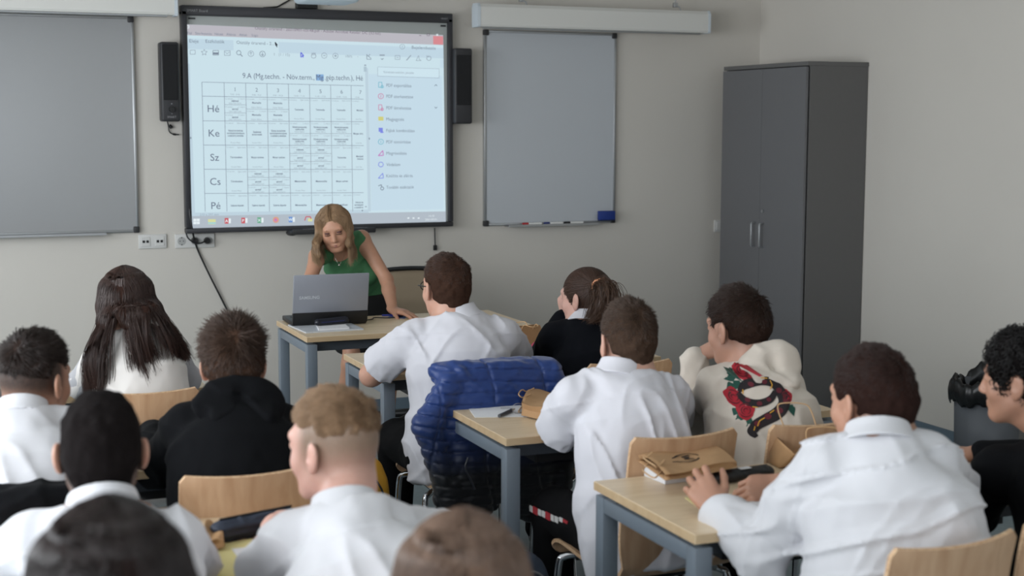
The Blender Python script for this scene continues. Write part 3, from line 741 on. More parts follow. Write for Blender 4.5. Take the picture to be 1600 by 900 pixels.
# ================================================================== plywood chairs
def chair_shell():
    prof = []  # (y, z, ) side profile from seat front to back top; chair faces +y, backrest at -y
    for k in range(7):
        a = math.radians(105-105*k/6.0); prof.append((.205+.035*math.sin(a), .418+.035*(1-0)+.0-.035+.035*math.cos(a)*1.0-.012))
    prof = [(.232, .405), (.236, .418), (.232, .431), (.222, .441), (.205, .448), (.17, .450), (.10, .445), (.02, .438), (-.06, .433), (-.12, .432), (-.155, .436), (-.178, .447), (-.192, .466), (-.199, .49), (-.204, .53), (-.210, .60), (-.219, .68), (-.232, .77), (-.242, .82), (-.250, .855)]
    P = catmull([(0, y, z) for y, z in prof], 2)
    n = len(P); m = 17; W = .198; th = .011
    top, bot = [], []
    s = [0]
    for i in range(1, n): s.append(s[-1]+(P[i]-P[i-1]).length)
    for i in range(n):
        tn = (P[min(i+1, n-1)]-P[max(i-1, 0)]).normalized(); nr = Vector((0, -tn.z, tn.y))  # upper side / front side
        if nr.z < 0 and i < 8: nr = -nr
        nr = Vector((0, -tn.z, tn.y)) if True else nr
        # profile runs front->back: tangent -y ; normal up = (0, tz?...)
        nr = Vector((0, tn.z, -tn.y))
        f_end = s[i]; b_end = s[-1]-s[i]
        wf = W - .03*max(0, 1-f_end/.03)**2 - .014*max(0, 1-b_end/.02)**2 - .022*min(1, max(0, (P[i].z-.5)/.2))
        waist = -.012*math.exp(-((P[i].z-.47)/.05)**2) if P[i].y < 0 else 0
        back = min(1, max(0, (P[i].z-.47)/.12)) if P[i].y < -.1 else 0
        for j in range(m):
            u = -1+2*j/(m-1); x = u*(wf+waist)
            bend = back*.030*(u*u) + (0 if back else .006*(u*u))
            off = nr*bend
            p = Vector((x, P[i].y, P[i].z))+off
            top.append(p+nr*th/2); bot.append(p-nr*th/2)
    V = top+bot; N = len(top); F = []
    for i in range(n-1):
        for j in range(m-1):
            a, b, c, d = i*m+j, i*m+j+1, (i+1)*m+j+1, (i+1)*m+j
            F.append((a, b, c, d)); F.append((N+a, N+d, N+c, N+b))
    E_ = []
    ring = [j for j in range(m)]+[i*m+m-1 for i in range(1, n)]+[(n-1)*m+j for j in range(m-2, -1, -1)]+[i*m for i in range(n-2, 0, -1)]
    for a, b in zip(ring, ring[1:]+ring[:1]): E_.append((a, N+a, N+b, b))
    return V, F, E_
def make_chair():
    t = thing('plywood_chair', '', 'chair', (0, 0, 0))
    V, F, E_ = chair_shell()
    o = mesh_obj('seat_shell', V, F+E_, M_ply, t)
    o.data.materials.append(M_ply_edge)
    for i, p in enumerate(o.data.polygons):
        if i >= len(F): p.material_index = 1
        p.use_smooth = True
    bm = bmesh.new(); bm.from_mesh(o.data); bmesh.ops.recalc_face_normals(bm, faces=bm.faces); bm.to_mesh(o.data); bm.free()
    o.data.set_sharp_from_angle(angle=math.radians(35))
    for s in (-1, 1):
        MB().tube([(s*.16, .17, .425), (s*.165, -.13, .418)], .0105, 12).build('seat_rail', M_chrome, t, smooth=True)
        lg = MB().tube(catmull([(s*.15, .135, .424), (s*.19, .16, .415), (s*.208, .168, .385), (s*.215, .18, .2), (s*.222, .192, .012)], 5), .011, 12).build('leg', M_chrome, t, smooth=True)
        MB().cyl((s*.222, .192, 0), (s*.222, .192, .022), .014, seg=14).build('foot_cap', M_black, lg, smooth=True)
        lg = MB().tube(catmull([(s*.15, -.10, .417), (s*.19, -.125, .408), (s*.208, -.138, .38), (s*.215, -.185, .2), (s*.222, -.225, .012)], 5), .011, 12).build('leg', M_chrome, t, smooth=True)
        MB().cyl((s*.222, -.225, 0), (s*.222, -.225, .022), .014, seg=14).build('foot_cap', M_black, lg, smooth=True)
    MB().tube([(-.165, .135, .416), (.165, .135, .416)], .0105, 12).build('cross_tube', M_black, t, smooth=True)
    MB().tube([(-.165, -.10, .410), (.165, -.10, .410)], .0105, 12).build('cross_tube', M_black, t, smooth=True)
    return t
chair_proto = make_chair()
# back plane of the chair is at y-0.235 from its origin
CH = [(1.975, 3.74, 2, 'beech plywood chair of the boy in the loose white shirt'),
      (2.43, 3.74, 2, 'beech plywood chair behind the boy in the rose-printed hoodie'),
      (2.40, 4.90, 0, 'beech plywood chair of the ponytailed girl in black'),
      (1.83, 4.90, 0, 'plywood chair hung with the blue quilted jacket'),
      (.66, 4.98, -3, 'beech plywood chair of the girl with long brown hair'),
      (.735, 3.76, 0, 'beech plywood chair of the boy in the black hooded sweatshirt'),
      (.22, 3.76, 0, 'plywood chair with a black garment hung over its back'),
      (1.985, 2.60, 4, 'beech plywood chair behind the heavy boy in the white shirt, bottom right'),
      (2.42, 2.66, 0, 'beech plywood chair of the curly-haired boy at the right edge'),
      (.30, 2.55, 0, 'plywood chair of the close-cropped black-haired boy'),
      (.78, 2.55, 0, 'plywood chair of the blond boy with shaved sides')]
for i, (x, y, rz, lb) in enumerate(CH):
    c = chair_proto if i == 0 else copy_tree(chair_proto)
    c.location = (x, y, 0); c.rotation_euler = (0, 0, math.radians(rz)); c['label'] = lb; c['group'] = 'plywood classroom chairs'

# ================================================================== teacher's office chair
oc = thing('office_chair', 'black office chair with a mesh back behind the teacher desk', 'office chair', (2.60, 7.80, 0), math.radians(-14))
M_mesh = mat('chair_mesh', (150, 134, 112), .8, bump=.02, bscale=800)
bk = []
W0, zb, zt = .215, .50, .885
fr = [(-W0*.8, .06, zb), (-W0, .04, zb+.05), (-W0*1.04, .07, .75), (-W0, .10, zt-.03), (-W0*.85, .105, zt), (0, .115, zt+.012), (W0*.85, .105, zt), (W0, .10, zt-.03), (W0*1.04, .07, .75), (W0, .04, zb+.05), (W0*.8, .06, zb), (0, .07, zb-.01)]
MB().tube(catmull(fr, 5, True), .013, 10, True).build('back_frame', M_black, oc, smooth=True)
gm = []; NF = []
for i in range(9):
    for j in range(9):
        u, v = -1+i/4, j/8; z = zb+.01+(zt-zb-.01)*v
        gm.append((u*(W0-.004), .055+.05*v+.012*(1-u*u), z))
for i in range(8):
    for j in range(8): a = i*9+j; NF.append((a, a+9, a+10, a+1))
mo = mesh_obj('mesh_back', gm, NF, M_mesh, oc, smooth=True)
sm = mo.modifiers.new('thickness', 'SOLIDIFY'); sm.thickness = .004
MB().box((0, -.20, .47), (.48, .46, .08), .035, seg=4).build('seat_cushion', mat('seat_fabric', (26, 26, 28), .9, bump=.02, bscale=600), oc, smooth=True)
for s in (-1, 1):
    MB().tube(catmull([(s*.25, -.02, .46), (s*.275, -.02, .55), (s*.275, -.04, .70), (s*.27, -.12, .735), (s*.27, -.26, .72), (s*.275, -.32, .66), (s*.265, -.26, .55), (s*.25, -.2, .46)], 5), .016, 10).build('armrest', M_black, oc, smooth=True)
MB().cyl((0, -.18, .10), (0, -.18, .44), .03).build('gas_column', M_dark, oc, smooth=True)
for k in range(5):
    a = 2*math.pi*k/5+.3
    b_ = MB().tube([(0, -.18, .10), (.27*math.cos(a), -.18+.27*math.sin(a), .072)], [.028, .018], 10).build('base_arm', M_black, oc, smooth=True)
    MB().cyl((.27*math.cos(a)-.012, -.18+.27*math.sin(a), .027), (.27*math.cos(a)+.012, -.18+.27*math.sin(a), .027), .026).build('caster', M_black, b_, smooth=True)
MB().box((0, .02, .50), (.08, .05, .14), .01).build('back_support', M_black, oc)

# ================================================================== waste bin
wb = thing('waste_bin', 'grey waste bin with a black liner by the right wall', 'waste bin', (4.925, 5.66, 0))
def lathe(prof, seg=40):
    V, F = [], []
    for r_, z_ in prof:
        for k in range(seg): a = 2*math.pi*k/seg; V.append((r_*math.cos(a), r_*math.sin(a), z_))
    for i in range(len(prof)-1):
        for k in range(seg): F.append((i*seg+k, i*seg+(k+1) % seg, (i+1)*seg+(k+1) % seg, (i+1)*seg+k))
    return V, F
V, F = lathe([(.0, .003), (.148, .003), (.152, .01), (.165, .40), (.160, .40), (.148, .02), (0, .016)])
V = [(x, y, z*1.12) for x, y, z in V]
mesh_obj('bin_body', V, F, mat('bin_grey', (92, 96, 102), .45, bump=.003), wb, smooth=True)
V, F = lathe([(.150, .06), (.158, .36), (.163, .405), (.174, .41), (.184, .395), (.190, .36), (.186, .325), (.179, .31)], 96)
V = [(x*(1+.05*math.sin(17*math.atan2(y, x))*(z-.30 if z > .3 else 0)*3+.02*math.sin(31*math.atan2(y, x)+z*40)), y*(1+.05*math.sin(13*math.atan2(y, x)+1)*(z-.3 if z > .3 else 0)*3), z+.010*math.sin(7*math.atan2(y, x))+.006*math.sin(19*math.atan2(y, x))+(.05 if x > 0.02 and z > .35 else 0)*min(1, x/.1)) for x, y, z in V]
V = [(x, y, z*1.12) for x, y, z in V]
lo = mesh_obj('bin_liner', V, F, mat('bin_bag', (14, 14, 16), .28, bump=.03, bscale=25), wb, smooth=True)
sm = lo.modifiers.new('thickness', 'SOLIDIFY'); sm.thickness = .002
# ================================================================== smooth solid modelling (distance fields -> one continuous mesh)
F4 = np.float32
def _n(v): v = np.asarray(v, float); return v/ (np.linalg.norm(v)+1e-12)
class Pr:
    __slots__ = ('fn', 'lo', 'hi', 'k', 'op')
    def __init__(s, fn, lo, hi, k, op='u'): s.fn, s.lo, s.hi, s.k, s.op = fn, np.array(lo, float), np.array(hi, float), k, op
def cap(a, b, ra, rb=None, k=.02, flat=None, fs=1.0, op='u'):
    """tapered capsule; flat = axis along which it is squashed by fs"""
    a, b = np.array(a, float), np.array(b, float); rb = ra if rb is None else rb
    ba = b-a; L2 = float(ba@ba)+1e-12
    nn = None if flat is None else _n(flat)
    def fn(X, Y, Z):
        x, y, z = X-a[0], Y-a[1], Z-a[2]; bb = ba
        if nn is not None:
            g = (1/fs-1); w = (x*nn[0]+y*nn[1]+z*nn[2])*g
            x, y, z = x+w*nn[0], y+w*nn[1], z+w*nn[2]; bb = ba+nn*(ba@nn)*g
        l2 = float(bb@bb)+1e-12
        t = np.clip((x*bb[0]+y*bb[1]+z*bb[2])/l2, 0, 1)
        d = np.sqrt((x-t*bb[0])**2+(y-t*bb[1])**2+(z-t*bb[2])**2)-(ra+(rb-ra)*t)
        return d*(1.0 if nn is None else max(.6, min(1, fs)))
    m = max(ra, rb)*max(1, fs)
    return Pr(fn, np.minimum(a, b)-m, np.maximum(a, b)+m, k, op)
def ell(c, R, r, k=.02, op='u'):
    """ellipsoid at c, frame R (3x3 columns = axes), radii r"""
    c = np.array(c, float); R = np.eye(3) if R is None else np.array(R, float); r = np.array(r, float)
    def fn(X, Y, Z):
        x, y, z = X-c[0], Y-c[1], Z-c[2]
        u = (x*R[0, 0]+y*R[1, 0]+z*R[2, 0])/r[0]; v = (x*R[0, 1]+y*R[1, 1]+z*R[2, 1])/r[1]; w = (x*R[0, 2]+y*R[1, 2]+z*R[2, 2])/r[2]
        k0 = np.sqrt(u*u+v*v+w*w)+1e-6; k1 = np.sqrt((u/r[0])**2+(v/r[1])**2+(w/r[2])**2)+1e-6
        return k0*(k0-1)/k1
    e = np.sqrt((R**2)@(r**2))
    return Pr(fn, c-e, c+e, k, op)
def half(p, n, k=.01, op='i', box=None):
    """half space: keeps the side opposite n when intersected"""
    p = np.array(p, float); n = _n(n)
    lo, hi = (np.full(3, -9.), np.full(3, 9.)) if box is None else box
    return Pr(lambda X, Y, Z: (X-p[0])*n[0]+(Y-p[1])*n[1]+(Z-p[2])*n[2], lo, hi, k, op)
def loft(a, b, right, secs, k=.04, rnd_=.02, op='u'):
    """elliptical loft along a->b; secs rows (t, rx, ry, front offset)"""
    a, b = np.array(a, float), np.array(b, float); ax = _n(b-a); L = float(np.linalg.norm(b-a))
    rt = np.array(right, float); rt = _n(rt-ax*(rt@ax)); fr = np.cross(ax, rt)
    S_ = np.array(secs, float)
    def fn(X, Y, Z):
        x, y, z = X-a[0], Y-a[1], Z-a[2]
        t = x*ax[0]+y*ax[1]+z*ax[2]; u = x*rt[0]+y*rt[1]+z*rt[2]; v = x*fr[0]+y*fr[1]+z*fr[2]
        tt = t/L; sh = tt.shape; tf = tt.ravel()
        rx = np.interp(tf, S_[:, 0], S_[:, 1]).reshape(sh); ry = np.interp(tf, S_[:, 0], S_[:, 2]).reshape(sh); of = np.interp(tf, S_[:, 0], S_[:, 3]).reshape(sh)
        q = np.sqrt((u/rx)**2+((v-of)/ry)**2)+1e-6
        dr = (q-1)*np.minimum(rx, ry)+rnd_; dz = np.abs(t-L/2)-L/2+rnd_
        return np.minimum(np.maximum(dr, dz), 0)+np.hypot(np.maximum(dr, 0), np.maximum(dz, 0))-rnd_
    m = S_[:, 1:3].max()+abs(S_[:, 3]).max()
    return Pr(fn, np.minimum(a, b)-m, np.maximum(a, b)+m, k, op)
def ringp(c, n, right, rx, ry, t, h, k=.004, tilt=0.0, op='u'):
    """upright band (collar): ellipse rx,ry around c, wall thickness t, half height h"""
    c = np.array(c, float); ax = _n(n); rt = np.array(right, float); rt = _n(rt-ax*(rt@ax)); fr = np.cross(ax, rt)
    def fn(X, Y, Z):
        x, y, z = X-c[0], Y-c[1], Z-c[2]
        w = x*ax[0]+y*ax[1]+z*ax[2]; u = x*rt[0]+y*rt[1]+z*rt[2]; v = x*fr[0]+y*fr[1]+z*fr[2]
        g = 1-tilt*w
        q = np.sqrt((u/(rx*g))**2+(v/(ry*g))**2)+1e-6
        dr = np.abs((q-1)*min(rx, ry))-t; dz = np.abs(w)-h
        return np.minimum(np.maximum(dr, dz), 0)+np.hypot(np.maximum(dr, 0), np.maximum(dz, 0))-.002
    m = max(rx, ry)+h+t+.02
    return Pr(fn, c-m, c+m, k, op)

def sdf_eval(prims, lo, hi, h):
    lo = np.array(lo, float); hi = np.array(hi, float)
    n = np.maximum(np.ceil((hi-lo)/h).astype(int)+1, 3)
    D = np.full(n, .5, dtype=F4)
    ax = [(lo[i]+h*np.arange(n[i])).astype(F4) for i in range(3)]
    for p in prims:
        m = p.k+3*h
        i0 = np.clip(np.floor((p.lo-m-lo)/h).astype(int), 0, n); i1 = np.clip(np.ceil((p.hi+m-lo)/h).astype(int)+1, 0, n)
        if p.op == 'i': i0 = np.zeros(3, int); i1 = n.copy()
        if np.any(i1 <= i0): continue
        sl = tuple(slice(i0[i], i1[i]) for i in range(3))
        X = ax[0][sl[0]][:, None, None]; Y = ax[1][sl[1]][None, :, None]; Z = ax[2][sl[2]][None, None, :]
        d = np.broadcast_to(p.fn(X, Y, Z), tuple(i1-i0)).astype(F4)
        A = D[sl]
        if p.op == 'u':
            hh = np.maximum(p.k-np.abs(A-d), 0)/p.k; D[sl] = np.minimum(A, d)-hh*hh*p.k*.25
        elif p.op == 's':
            d = -d; hh = np.maximum(p.k-np.abs(A-d), 0)/p.k; D[sl] = np.maximum(A, d)+hh*hh*p.k*.25
        elif p.op == 'i':
            hh = np.maximum(p.k-np.abs(A-d), 0)/p.k; D[sl] = np.maximum(A, d)+hh*hh*p.k*.25
        elif p.op == 'd':   # displacement, fn returns the offset
            msk = np.abs(A) < .035
            D[sl] = np.where(msk, A+d, A)
    return D, lo

def nets(D, lo, h):
    """naive surface nets, vectorised"""
    ins = D < 0
    c = ins[:-1, :-1, :-1].astype(np.int8)
    cnt = np.zeros(tuple(s-1 for s in D.shape), np.int8)
    for dx in (0, 1):
        for dy in (0, 1):
            for dz in (0, 1):
                cnt += ins[dx:D.shape[0]-1+dx, dy:D.shape[1]-1+dy, dz:D.shape[2]-1+dz]
    act = (cnt > 0) & (cnt < 8)
    idx = np.argwhere(act)
    if len(idx) == 0: return np.zeros((0, 3)), np.zeros((0, 4), int)
    vid = np.full(act.shape, -1, np.int64); vid[act] = np.arange(len(idx))
    pos = np.zeros((len(idx), 3)); w = np.zeros(len(idx))
    i, j, k = idx.T
    corners = [(a, b, c_) for a in (0, 1) for b in (0, 1) for c_ in (0, 1)]
    val = {c_: D[i+c_[0], j+c_[1], k+c_[2]].astype(float) for c_ in corners}
    for c0 in corners:
        for axx in range(3):
            if c0[axx]: continue
            c1 = list(c0); c1[axx] = 1; c1 = tuple(c1)
            a, b = val[c0], val[c1]; m = (a < 0) != (b < 0)
            t = np.where(m, a/np.where(m, a-b, 1), 0)
            for q in range(3):
                pos[:, q] += np.where(m, c0[q]+(t if q == axx else 0), 0)
            w += m
    V = (idx+pos/w[:, None])*h+lo
    Fs = []
    for axx in range(3):
        s0 = [slice(None)]*3; s1 = [slice(None)]*3; s0[axx] = slice(0, -1); s1[axx] = slice(1, None)
        A, B = ins[tuple(s0)], ins[tuple(s1)]
        e = np.argwhere(A != B)
        o1, o2 = [(1, 2), (2, 0), (0, 1)][axx]
        ok = (e[:, o1] > 0) & (e[:, o2] > 0) & (e[:, o1] < D.shape[o1]-1) & (e[:, o2] < D.shape[o2]-1)
        e = e[ok]
        if not len(e): continue
        a_in = A[tuple(e.T)]
        def g(d1, d2):
            q = e.copy(); q[:, o1] -= d1; q[:, o2] -= d2
            return vid[tuple(q.T)]
        Q = np.stack([g(0, 0), g(1, 0), g(1, 1), g(0, 1)], 1)
        Q[~a_in] = Q[~a_in][:, ::-1]
        Fs.append(Q)
    Fq = np.concatenate(Fs) if Fs else np.zeros((0, 4), int)
    Fq = Fq[(Fq >= 0).all(1)]
    return V, Fq

def bounds(prims):
    P = [p for p in prims if p.op == 'u']
    return np.min([p.lo for p in P], 0), np.max([p.hi for p in P], 0)

def solid(prims, h, fine=(), bnd=None):
    """mesh the field at h, and again at a finer step inside the fine boxes [(lo,hi,h2)]"""
    lo, hi = bounds(prims) if bnd is None else bnd
    D, o = sdf_eval(prims, np.array(lo)-3*h, np.array(hi)+3*h, h)
    V, Fq = nets(D, o, h)
    Vs, Fs, off = [], [], 0
    if len(Fq):
        c = V[Fq].mean(1); keep = np.ones(len(Fq), bool)
        for fl, fh, _ in fine:
            keep &= ~(np.all(c > np.array(fl)+h*.8, 1) & np.all(c < np.array(fh)-h*.8, 1))
        Fq = Fq[keep]
    Vs.append(V); Fs.append(Fq); off = len(V)
    for fl, fh, h2 in fine:
        D, o = sdf_eval(prims, fl, fh, h2); v, f = nets(D, o, h2)
        if len(f): Vs.append(v); Fs.append(f+off); off += len(v)
    V = np.concatenate(Vs); Fq = np.concatenate(Fs)
    used = np.zeros(len(V), bool); used[Fq.ravel()] = True
    mp = np.cumsum(used)-1
    return V[used], mp[Fq]

# smooth pseudo-random field for folds of cloth
_PR = np.random.RandomState(5)
_PG = _PR.randn(17, 17, 17).astype(F4)
def vnoise(X, Y, Z):
    X, Y, Z = np.broadcast_arrays(X, Y, Z)
    def sp(a):
        i = np.floor(a).astype(int); f = a-i; f = f*f*(3-2*f); return i % 16, f
    i, u = sp(X); j, v = sp(Y); k, w = sp(Z)
    def G(a, b, c): return _PG[(i+a) % 16, (j+b) % 16, (k+c) % 16]
    x0 = G(0, 0, 0)*(1-u)+G(1, 0, 0)*u; x1 = G(0, 1, 0)*(1-u)+G(1, 1, 0)*u
    x2 = G(0, 0, 1)*(1-u)+G(1, 0, 1)*u; x3 = G(0, 1, 1)*(1-u)+G(1, 1, 1)*u
    return ((x0*(1-v)+x1*v)*(1-w)+(x2*(1-v)+x3*v)*w)*.6
def folds(c, right, amp=.006, fx=9, fz=4, fy=5, skew=.6, seed=0., fine=.0018, up=(0, 0, 1)):
    """displacement primitive: drapes stretched along the garment with ridges"""
    c = np.array(c, float); rt = _n(right); upv = _n(up); fr = np.cross(upv, rt)
    def fn(X, Y, Z):
        x, y, z = X-c[0], Y-c[1], Z-c[2]
        u = x*rt[0]+y*rt[1]+z*rt[2]; v = x*fr[0]+y*fr[1]+z*fr[2]; w = x*upv[0]+y*upv[1]+z*upv[2]
        wob = vnoise(u*4+seed, v*4, w*3+seed)
        a = vnoise(u*fx+w*skew*fx+wob*.7+seed, v*fy, w*fz+7+seed)
        b = vnoise(u*fx*.8-w*skew*fx+13+seed, v*fy+3, w*fz*1.1+seed)
        r1 = 1-np.abs(a)*2.2; r2 = 1-np.abs(b)*2.4
        r = np.maximum(r1, 0)**2+np.maximum(r2, 0)**2*.7
        return (-amp*(r-.5)-fine*vnoise(u*38, v*38, w*26)).astype(F4)
    return Pr(fn, np.full(3, -9.), np.full(3, 9.), .0, 'd')
def creases(c, along, across, amp, freq, seed=0, curve=1.5):
    """long thin creases running in direction along, spaced in direction across"""
    c = np.array(c, float); a_ = _n(along); b_ = _n(across)
    def fn(X, Y, Z):
        x, y, z = X-c[0], Y-c[1], Z-c[2]
        u = x*a_[0]+y*a_[1]+z*a_[2]; w = x*b_[0]+y*b_[1]+z*b_[2]
        wob = vnoise(u*5+seed, w*2.5+seed, u*0+seed)
        n = vnoise(w*freq+wob*.55+curve*u*u*2+seed, u*2.0+seed, u*0+3)
        return (-amp*np.maximum(1-np.abs(n)*4.5, 0)**1.5).astype(F4)
    return Pr(fn, np.full(3, -9.), np.full(3, 9.), .0, 'd')
# ================================================================== people
def frameZ(yaw, pitch=0, roll=0):
    """columns right, front, up; yaw ccw from +y, pitch>0 looks up, roll>0 tips to own right"""
    y, p, r = math.radians(yaw), math.radians(pitch), math.radians(roll)
    Rz = np.array([[math.cos(y), -math.sin(y), 0], [math.sin(y), math.cos(y), 0], [0, 0, 1]])
    Rx = np.array([[1, 0, 0], [0, math.cos(p), -math.sin(p)], [0, math.sin(p), math.cos(p)]])
    Ry = np.array([[math.cos(r), 0, math.sin(r)], [0, 1, 0], [-math.sin(r), 0, math.cos(r)]])
    return Rz@Rx@Ry
class Fr:
    def __init__(s, o, R, sc=1.0): s.o, s.R, s.s = np.array(o, float), R, sc
    def p(s, x, y, z): return s.o+s.R@(np.array([x, y, z])*s.s)
    def v(s, x, y, z): return s.R@np.array([x, y, z], float)
    def ell(s, c, r, k=.02, op='u', rot=None):
        R = s.R if rot is None else s.R@rot
        return ell(s.p(*c), R, np.array(r)*s.s, k*s.s, op)
    def cap(s, a, b, ra, rb=None, k=.02, flat=None, fs=1., op='u'):
        return cap(s.p(*a), s.p(*b), ra*s.s, None if rb is None else rb*s.s, k*s.s, None if flat is None else s.v(*flat), fs, op)
    def half(s, c, n, k=.01, op='i'): return half(s.p(*c), s.v(*n), k*s.s, op)
    def inv(s, V): return ((np.asarray(V)-s.o)@s.R)/s.s

def head_prims(H, female=False, fat=0.0, lids=False):
    f = 1+fat
    P = [H.ell((0, -.016, .028), (.075, .094, .085), .02), H.ell((0, .028, -.004), (.064, .060, .088), .03),
         H.ell((0, .030, -.060), (.053*f, .048, .048), .03), H.ell((0, .068, -.089), (.019*f, .018, .016), .022),
         H.cap((0, -.03, -.02), (0, -.035, -.09), .058*f, .054*f, .03)]
    for s in (-1, 1):
        P += [H.ell((s*.037, .054, -.026), (.026*f, .026, .026), .02), H.cap((s*.050*f, .008, -.052), (s*.020, .06, -.092), .014*f, .012, .03)]
    P += [H.cap((-.036, .076, .032), (.036, .076, .032), .010, .010, .018)]
    for s in (-1, 1): P += [H.ell((s*.031, .097, .012), (.019, .014, .012), .014, 's')]
    P += [H.cap((0, .082, .020), (0, .1005, -.022), .0070, .0105, .012), H.ell((0, .100, -.026), (.0095, .0085, .008), .008)]
    for s in (-1, 1): P += [H.ell((s*.0105, .093, -.030), (.0068, .0075, .006), .006)]
    for s in (-1, 1): P += [H.ell((s*.031, .076, .010), (.0135, .0135, .0135 if lids else .0115), .004)]
    P += [H.cap((-.019, .080, -.0585), (.019, .080, -.0585), .0065, .0065, .012), H.ell((0, .0862, -.056), (.013, .0055, .0042), .006),
          H.ell((0, .0850, -.0655), (.014, .0058, .0048), .006), H.ell((0, .0925, -.0608), (.021, .0055, .0011), .003, 's')]
    # ears
    for s in (-1, 1):
        rot = frameZ(s*24, 10, 0)
        P += [H.ell((s*.083, -.008, -.004), (.0075, .019, .032), .007, rot=rot), H.ell((s*.079, -.001, -.029), (.0065, .010, .012), .007, rot=rot),
              H.ell((s*.0915, -.001, -.002), (.0055, .011, .020), .005, 's', rot=rot), H.cap((s*.080, .008, -.014), (s*.085, -.001, -.018), .004, .004, .005)]
    return P

def hand_prims(W, D, N, side, curl=(.35, .4, .45, .5), spread=.12, thumb=(.6, .35), sc=1.0):
    """W wrist point, D direction of the fingers, N palm normal (out of the palm), side +1 right / -1 left hand.
    curl per finger in radians at each knuckle (index..little) ; thumb=(abduction, curl)"""
    W = np.array(W, float); D = _n(D); N = _n(np.array(N)-D*(np.array(N)@D)); T = _n(np.cross(N, D))*(-side)
    # T points to the thumb side; for a right hand palm down (N=-z), D=+y -> thumb at -x
    P = [cap(W-D*.01*sc, W+D*.055*sc, .026*sc, .034*sc, .014, N, .52), cap(W+D*.03*sc+T*.012*sc, W+D*.078*sc+T*.016*sc, .019*sc, .021*sc, .012, N, .62), cap(W+D*.03*sc-T*.014*sc, W+D*.072*sc-T*.024*sc, .017*sc, .016*sc, .012, N, .68)]
    lens = [(.040, .025, .021), (.045, .029, .022), (.041, .027, .022), (.032, .020, .019)]
    base = [(.086, .030), (.090, .010), (.086, -.010), (.077, -.029)]
    rad = [.0092, .0095, .0090, .0080]
    tips = []
    for i in range(4):
        p = W+(D*base[i][0]+T*base[i][1])*sc; a = 0; sp = (1.5-i)*spread
        d0 = _n(D*math.cos(sp)+T*math.sin(sp)); r = rad[i]*sc
        P.append(cap(p-d0*.02*sc, p, r*1.15, r*1.12, .008))
        for j, L in enumerate(lens[i]):
            a += curl[i]*(1.0 if j == 0 else 1.25 if j == 1 else .8)
            d = d0*math.cos(a)+N*math.sin(a); q = p+d*L*sc
            P.append(cap(p, q, r*(1.08-.08*j), r*(1.0-.10*j), .0035)); p = q
        tips.append(p)
    ab, cu = thumb
    p = W+(D*.022+T*.022+N*.006)*sc; d = _n(D*math.cos(ab)+T*math.sin(ab)+N*.25)
    q = p+d*.040*sc; P.append(cap(p, q, .0155*sc, .0115*sc, .012))
    d = _n(D*math.cos(ab-cu)+T*math.sin(ab-cu)+N*(.25+cu*.5)); p2 = q+d*.032*sc; P.append(cap(q, p2, .0108*sc, .0098*sc, .004))
    d = _n(D*math.cos(ab-cu*1.6)+T*math.sin(ab-cu*1.6)+N*(.25+cu*.9)); p3 = p2+d*.024*sc; P.append(cap(p2, p3, .0098*sc, .0078*sc, .003))
    return P

def skin_mat(name, col, hair=None, rough=.5):
    col = [c*.94 for c in col]; m = mat(name, col, rough, sss=.12, bump=.0035, bscale=300, var=.05, vscale=22)
    if hair is not None:
        nt = m.node_tree; n = nt.nodes; b = n['Principled BSDF']
        src = b.inputs['Base Color'].links[0].from_socket
        at = n.new('ShaderNodeAttribute'); at.attribute_name = 'stubble'
        ns = n.new('ShaderNodeTexNoise'); ns.inputs['Scale'].default_value = 900
        ml = n.new('ShaderNodeMath'); ml.operation = 'MULTIPLY'
        mr = n.new('ShaderNodeMapRange'); mr.inputs[1].default_value = .3; mr.inputs[2].default_value = .6; mr.inputs[3].default_value = .75; mr.inputs[4].default_value = 1.15
        nt.links.new(ns.outputs['Fac'], mr.inputs[0]); nt.links.new(mr.outputs[0], ml.inputs[0]); nt.links.new(at.outputs['Fac'], ml.inputs[1])
        mx = n.new('ShaderNodeMix'); mx.data_type = 'RGBA'; mx.inputs['B'].default_value = lin(hair)
        nt.links.new(ml.outputs[0], mx.inputs['Factor']); nt.links.new(src, mx.inputs['A'])
        nt.links.new(mx.outputs['Result'], b.inputs['Base Color'])
    return m
def hair_mat(name, col, rough=.42, var=.14):
    return mat(name, col, rough, var=var, vscale=60, aniso=(1, 1, .25), bump=.008, bscale=260, spec=.4)

def strands_mesh(name, paths, r0, m, parent, seg=3):
    """paths (N,S,3) -> thin tapered tubes in one mesh"""
    P = np.asarray(paths, F4); N, S_, _ = P.shape
    t = np.gradient(P, axis=1); t /= np.linalg.norm(t, axis=2, keepdims=True)+1e-9
    ref = np.array([.3, .5, .81]); s = np.cross(t, ref); s /= np.linalg.norm(s, axis=2, keepdims=True)+1e-9; o = np.cross(t, s)
    prof = np.linspace(1, .12, S_)**.6 if S_ > 2 else np.array([1, .2])
    if S_ > 8: prof[0] = .15; prof[1] = .6
    r = (np.asarray(r0).reshape(-1, 1)*prof[None, :]) if np.ndim(r0) else np.tile(r0*prof, (N, 1))
    V = np.zeros((N, S_, seg, 3), F4)
    for k in range(seg):
        a = 2*math.pi*k/seg; V[:, :, k] = P+(s*math.cos(a)+o*math.sin(a))*r[..., None]
    idx = np.arange(N*S_*seg).reshape(N, S_, seg); Fq = []
    for k in range(seg):
        k2 = (k+1) % seg
        Fq.append(np.stack([idx[:, :-1, k], idx[:, :-1, k2], idx[:, 1:, k2], idx[:, 1:, k]], -1).reshape(-1, 4))
    return fast_mesh(name, V.reshape(-1, 3), np.concatenate(Fq), m, parent, True)

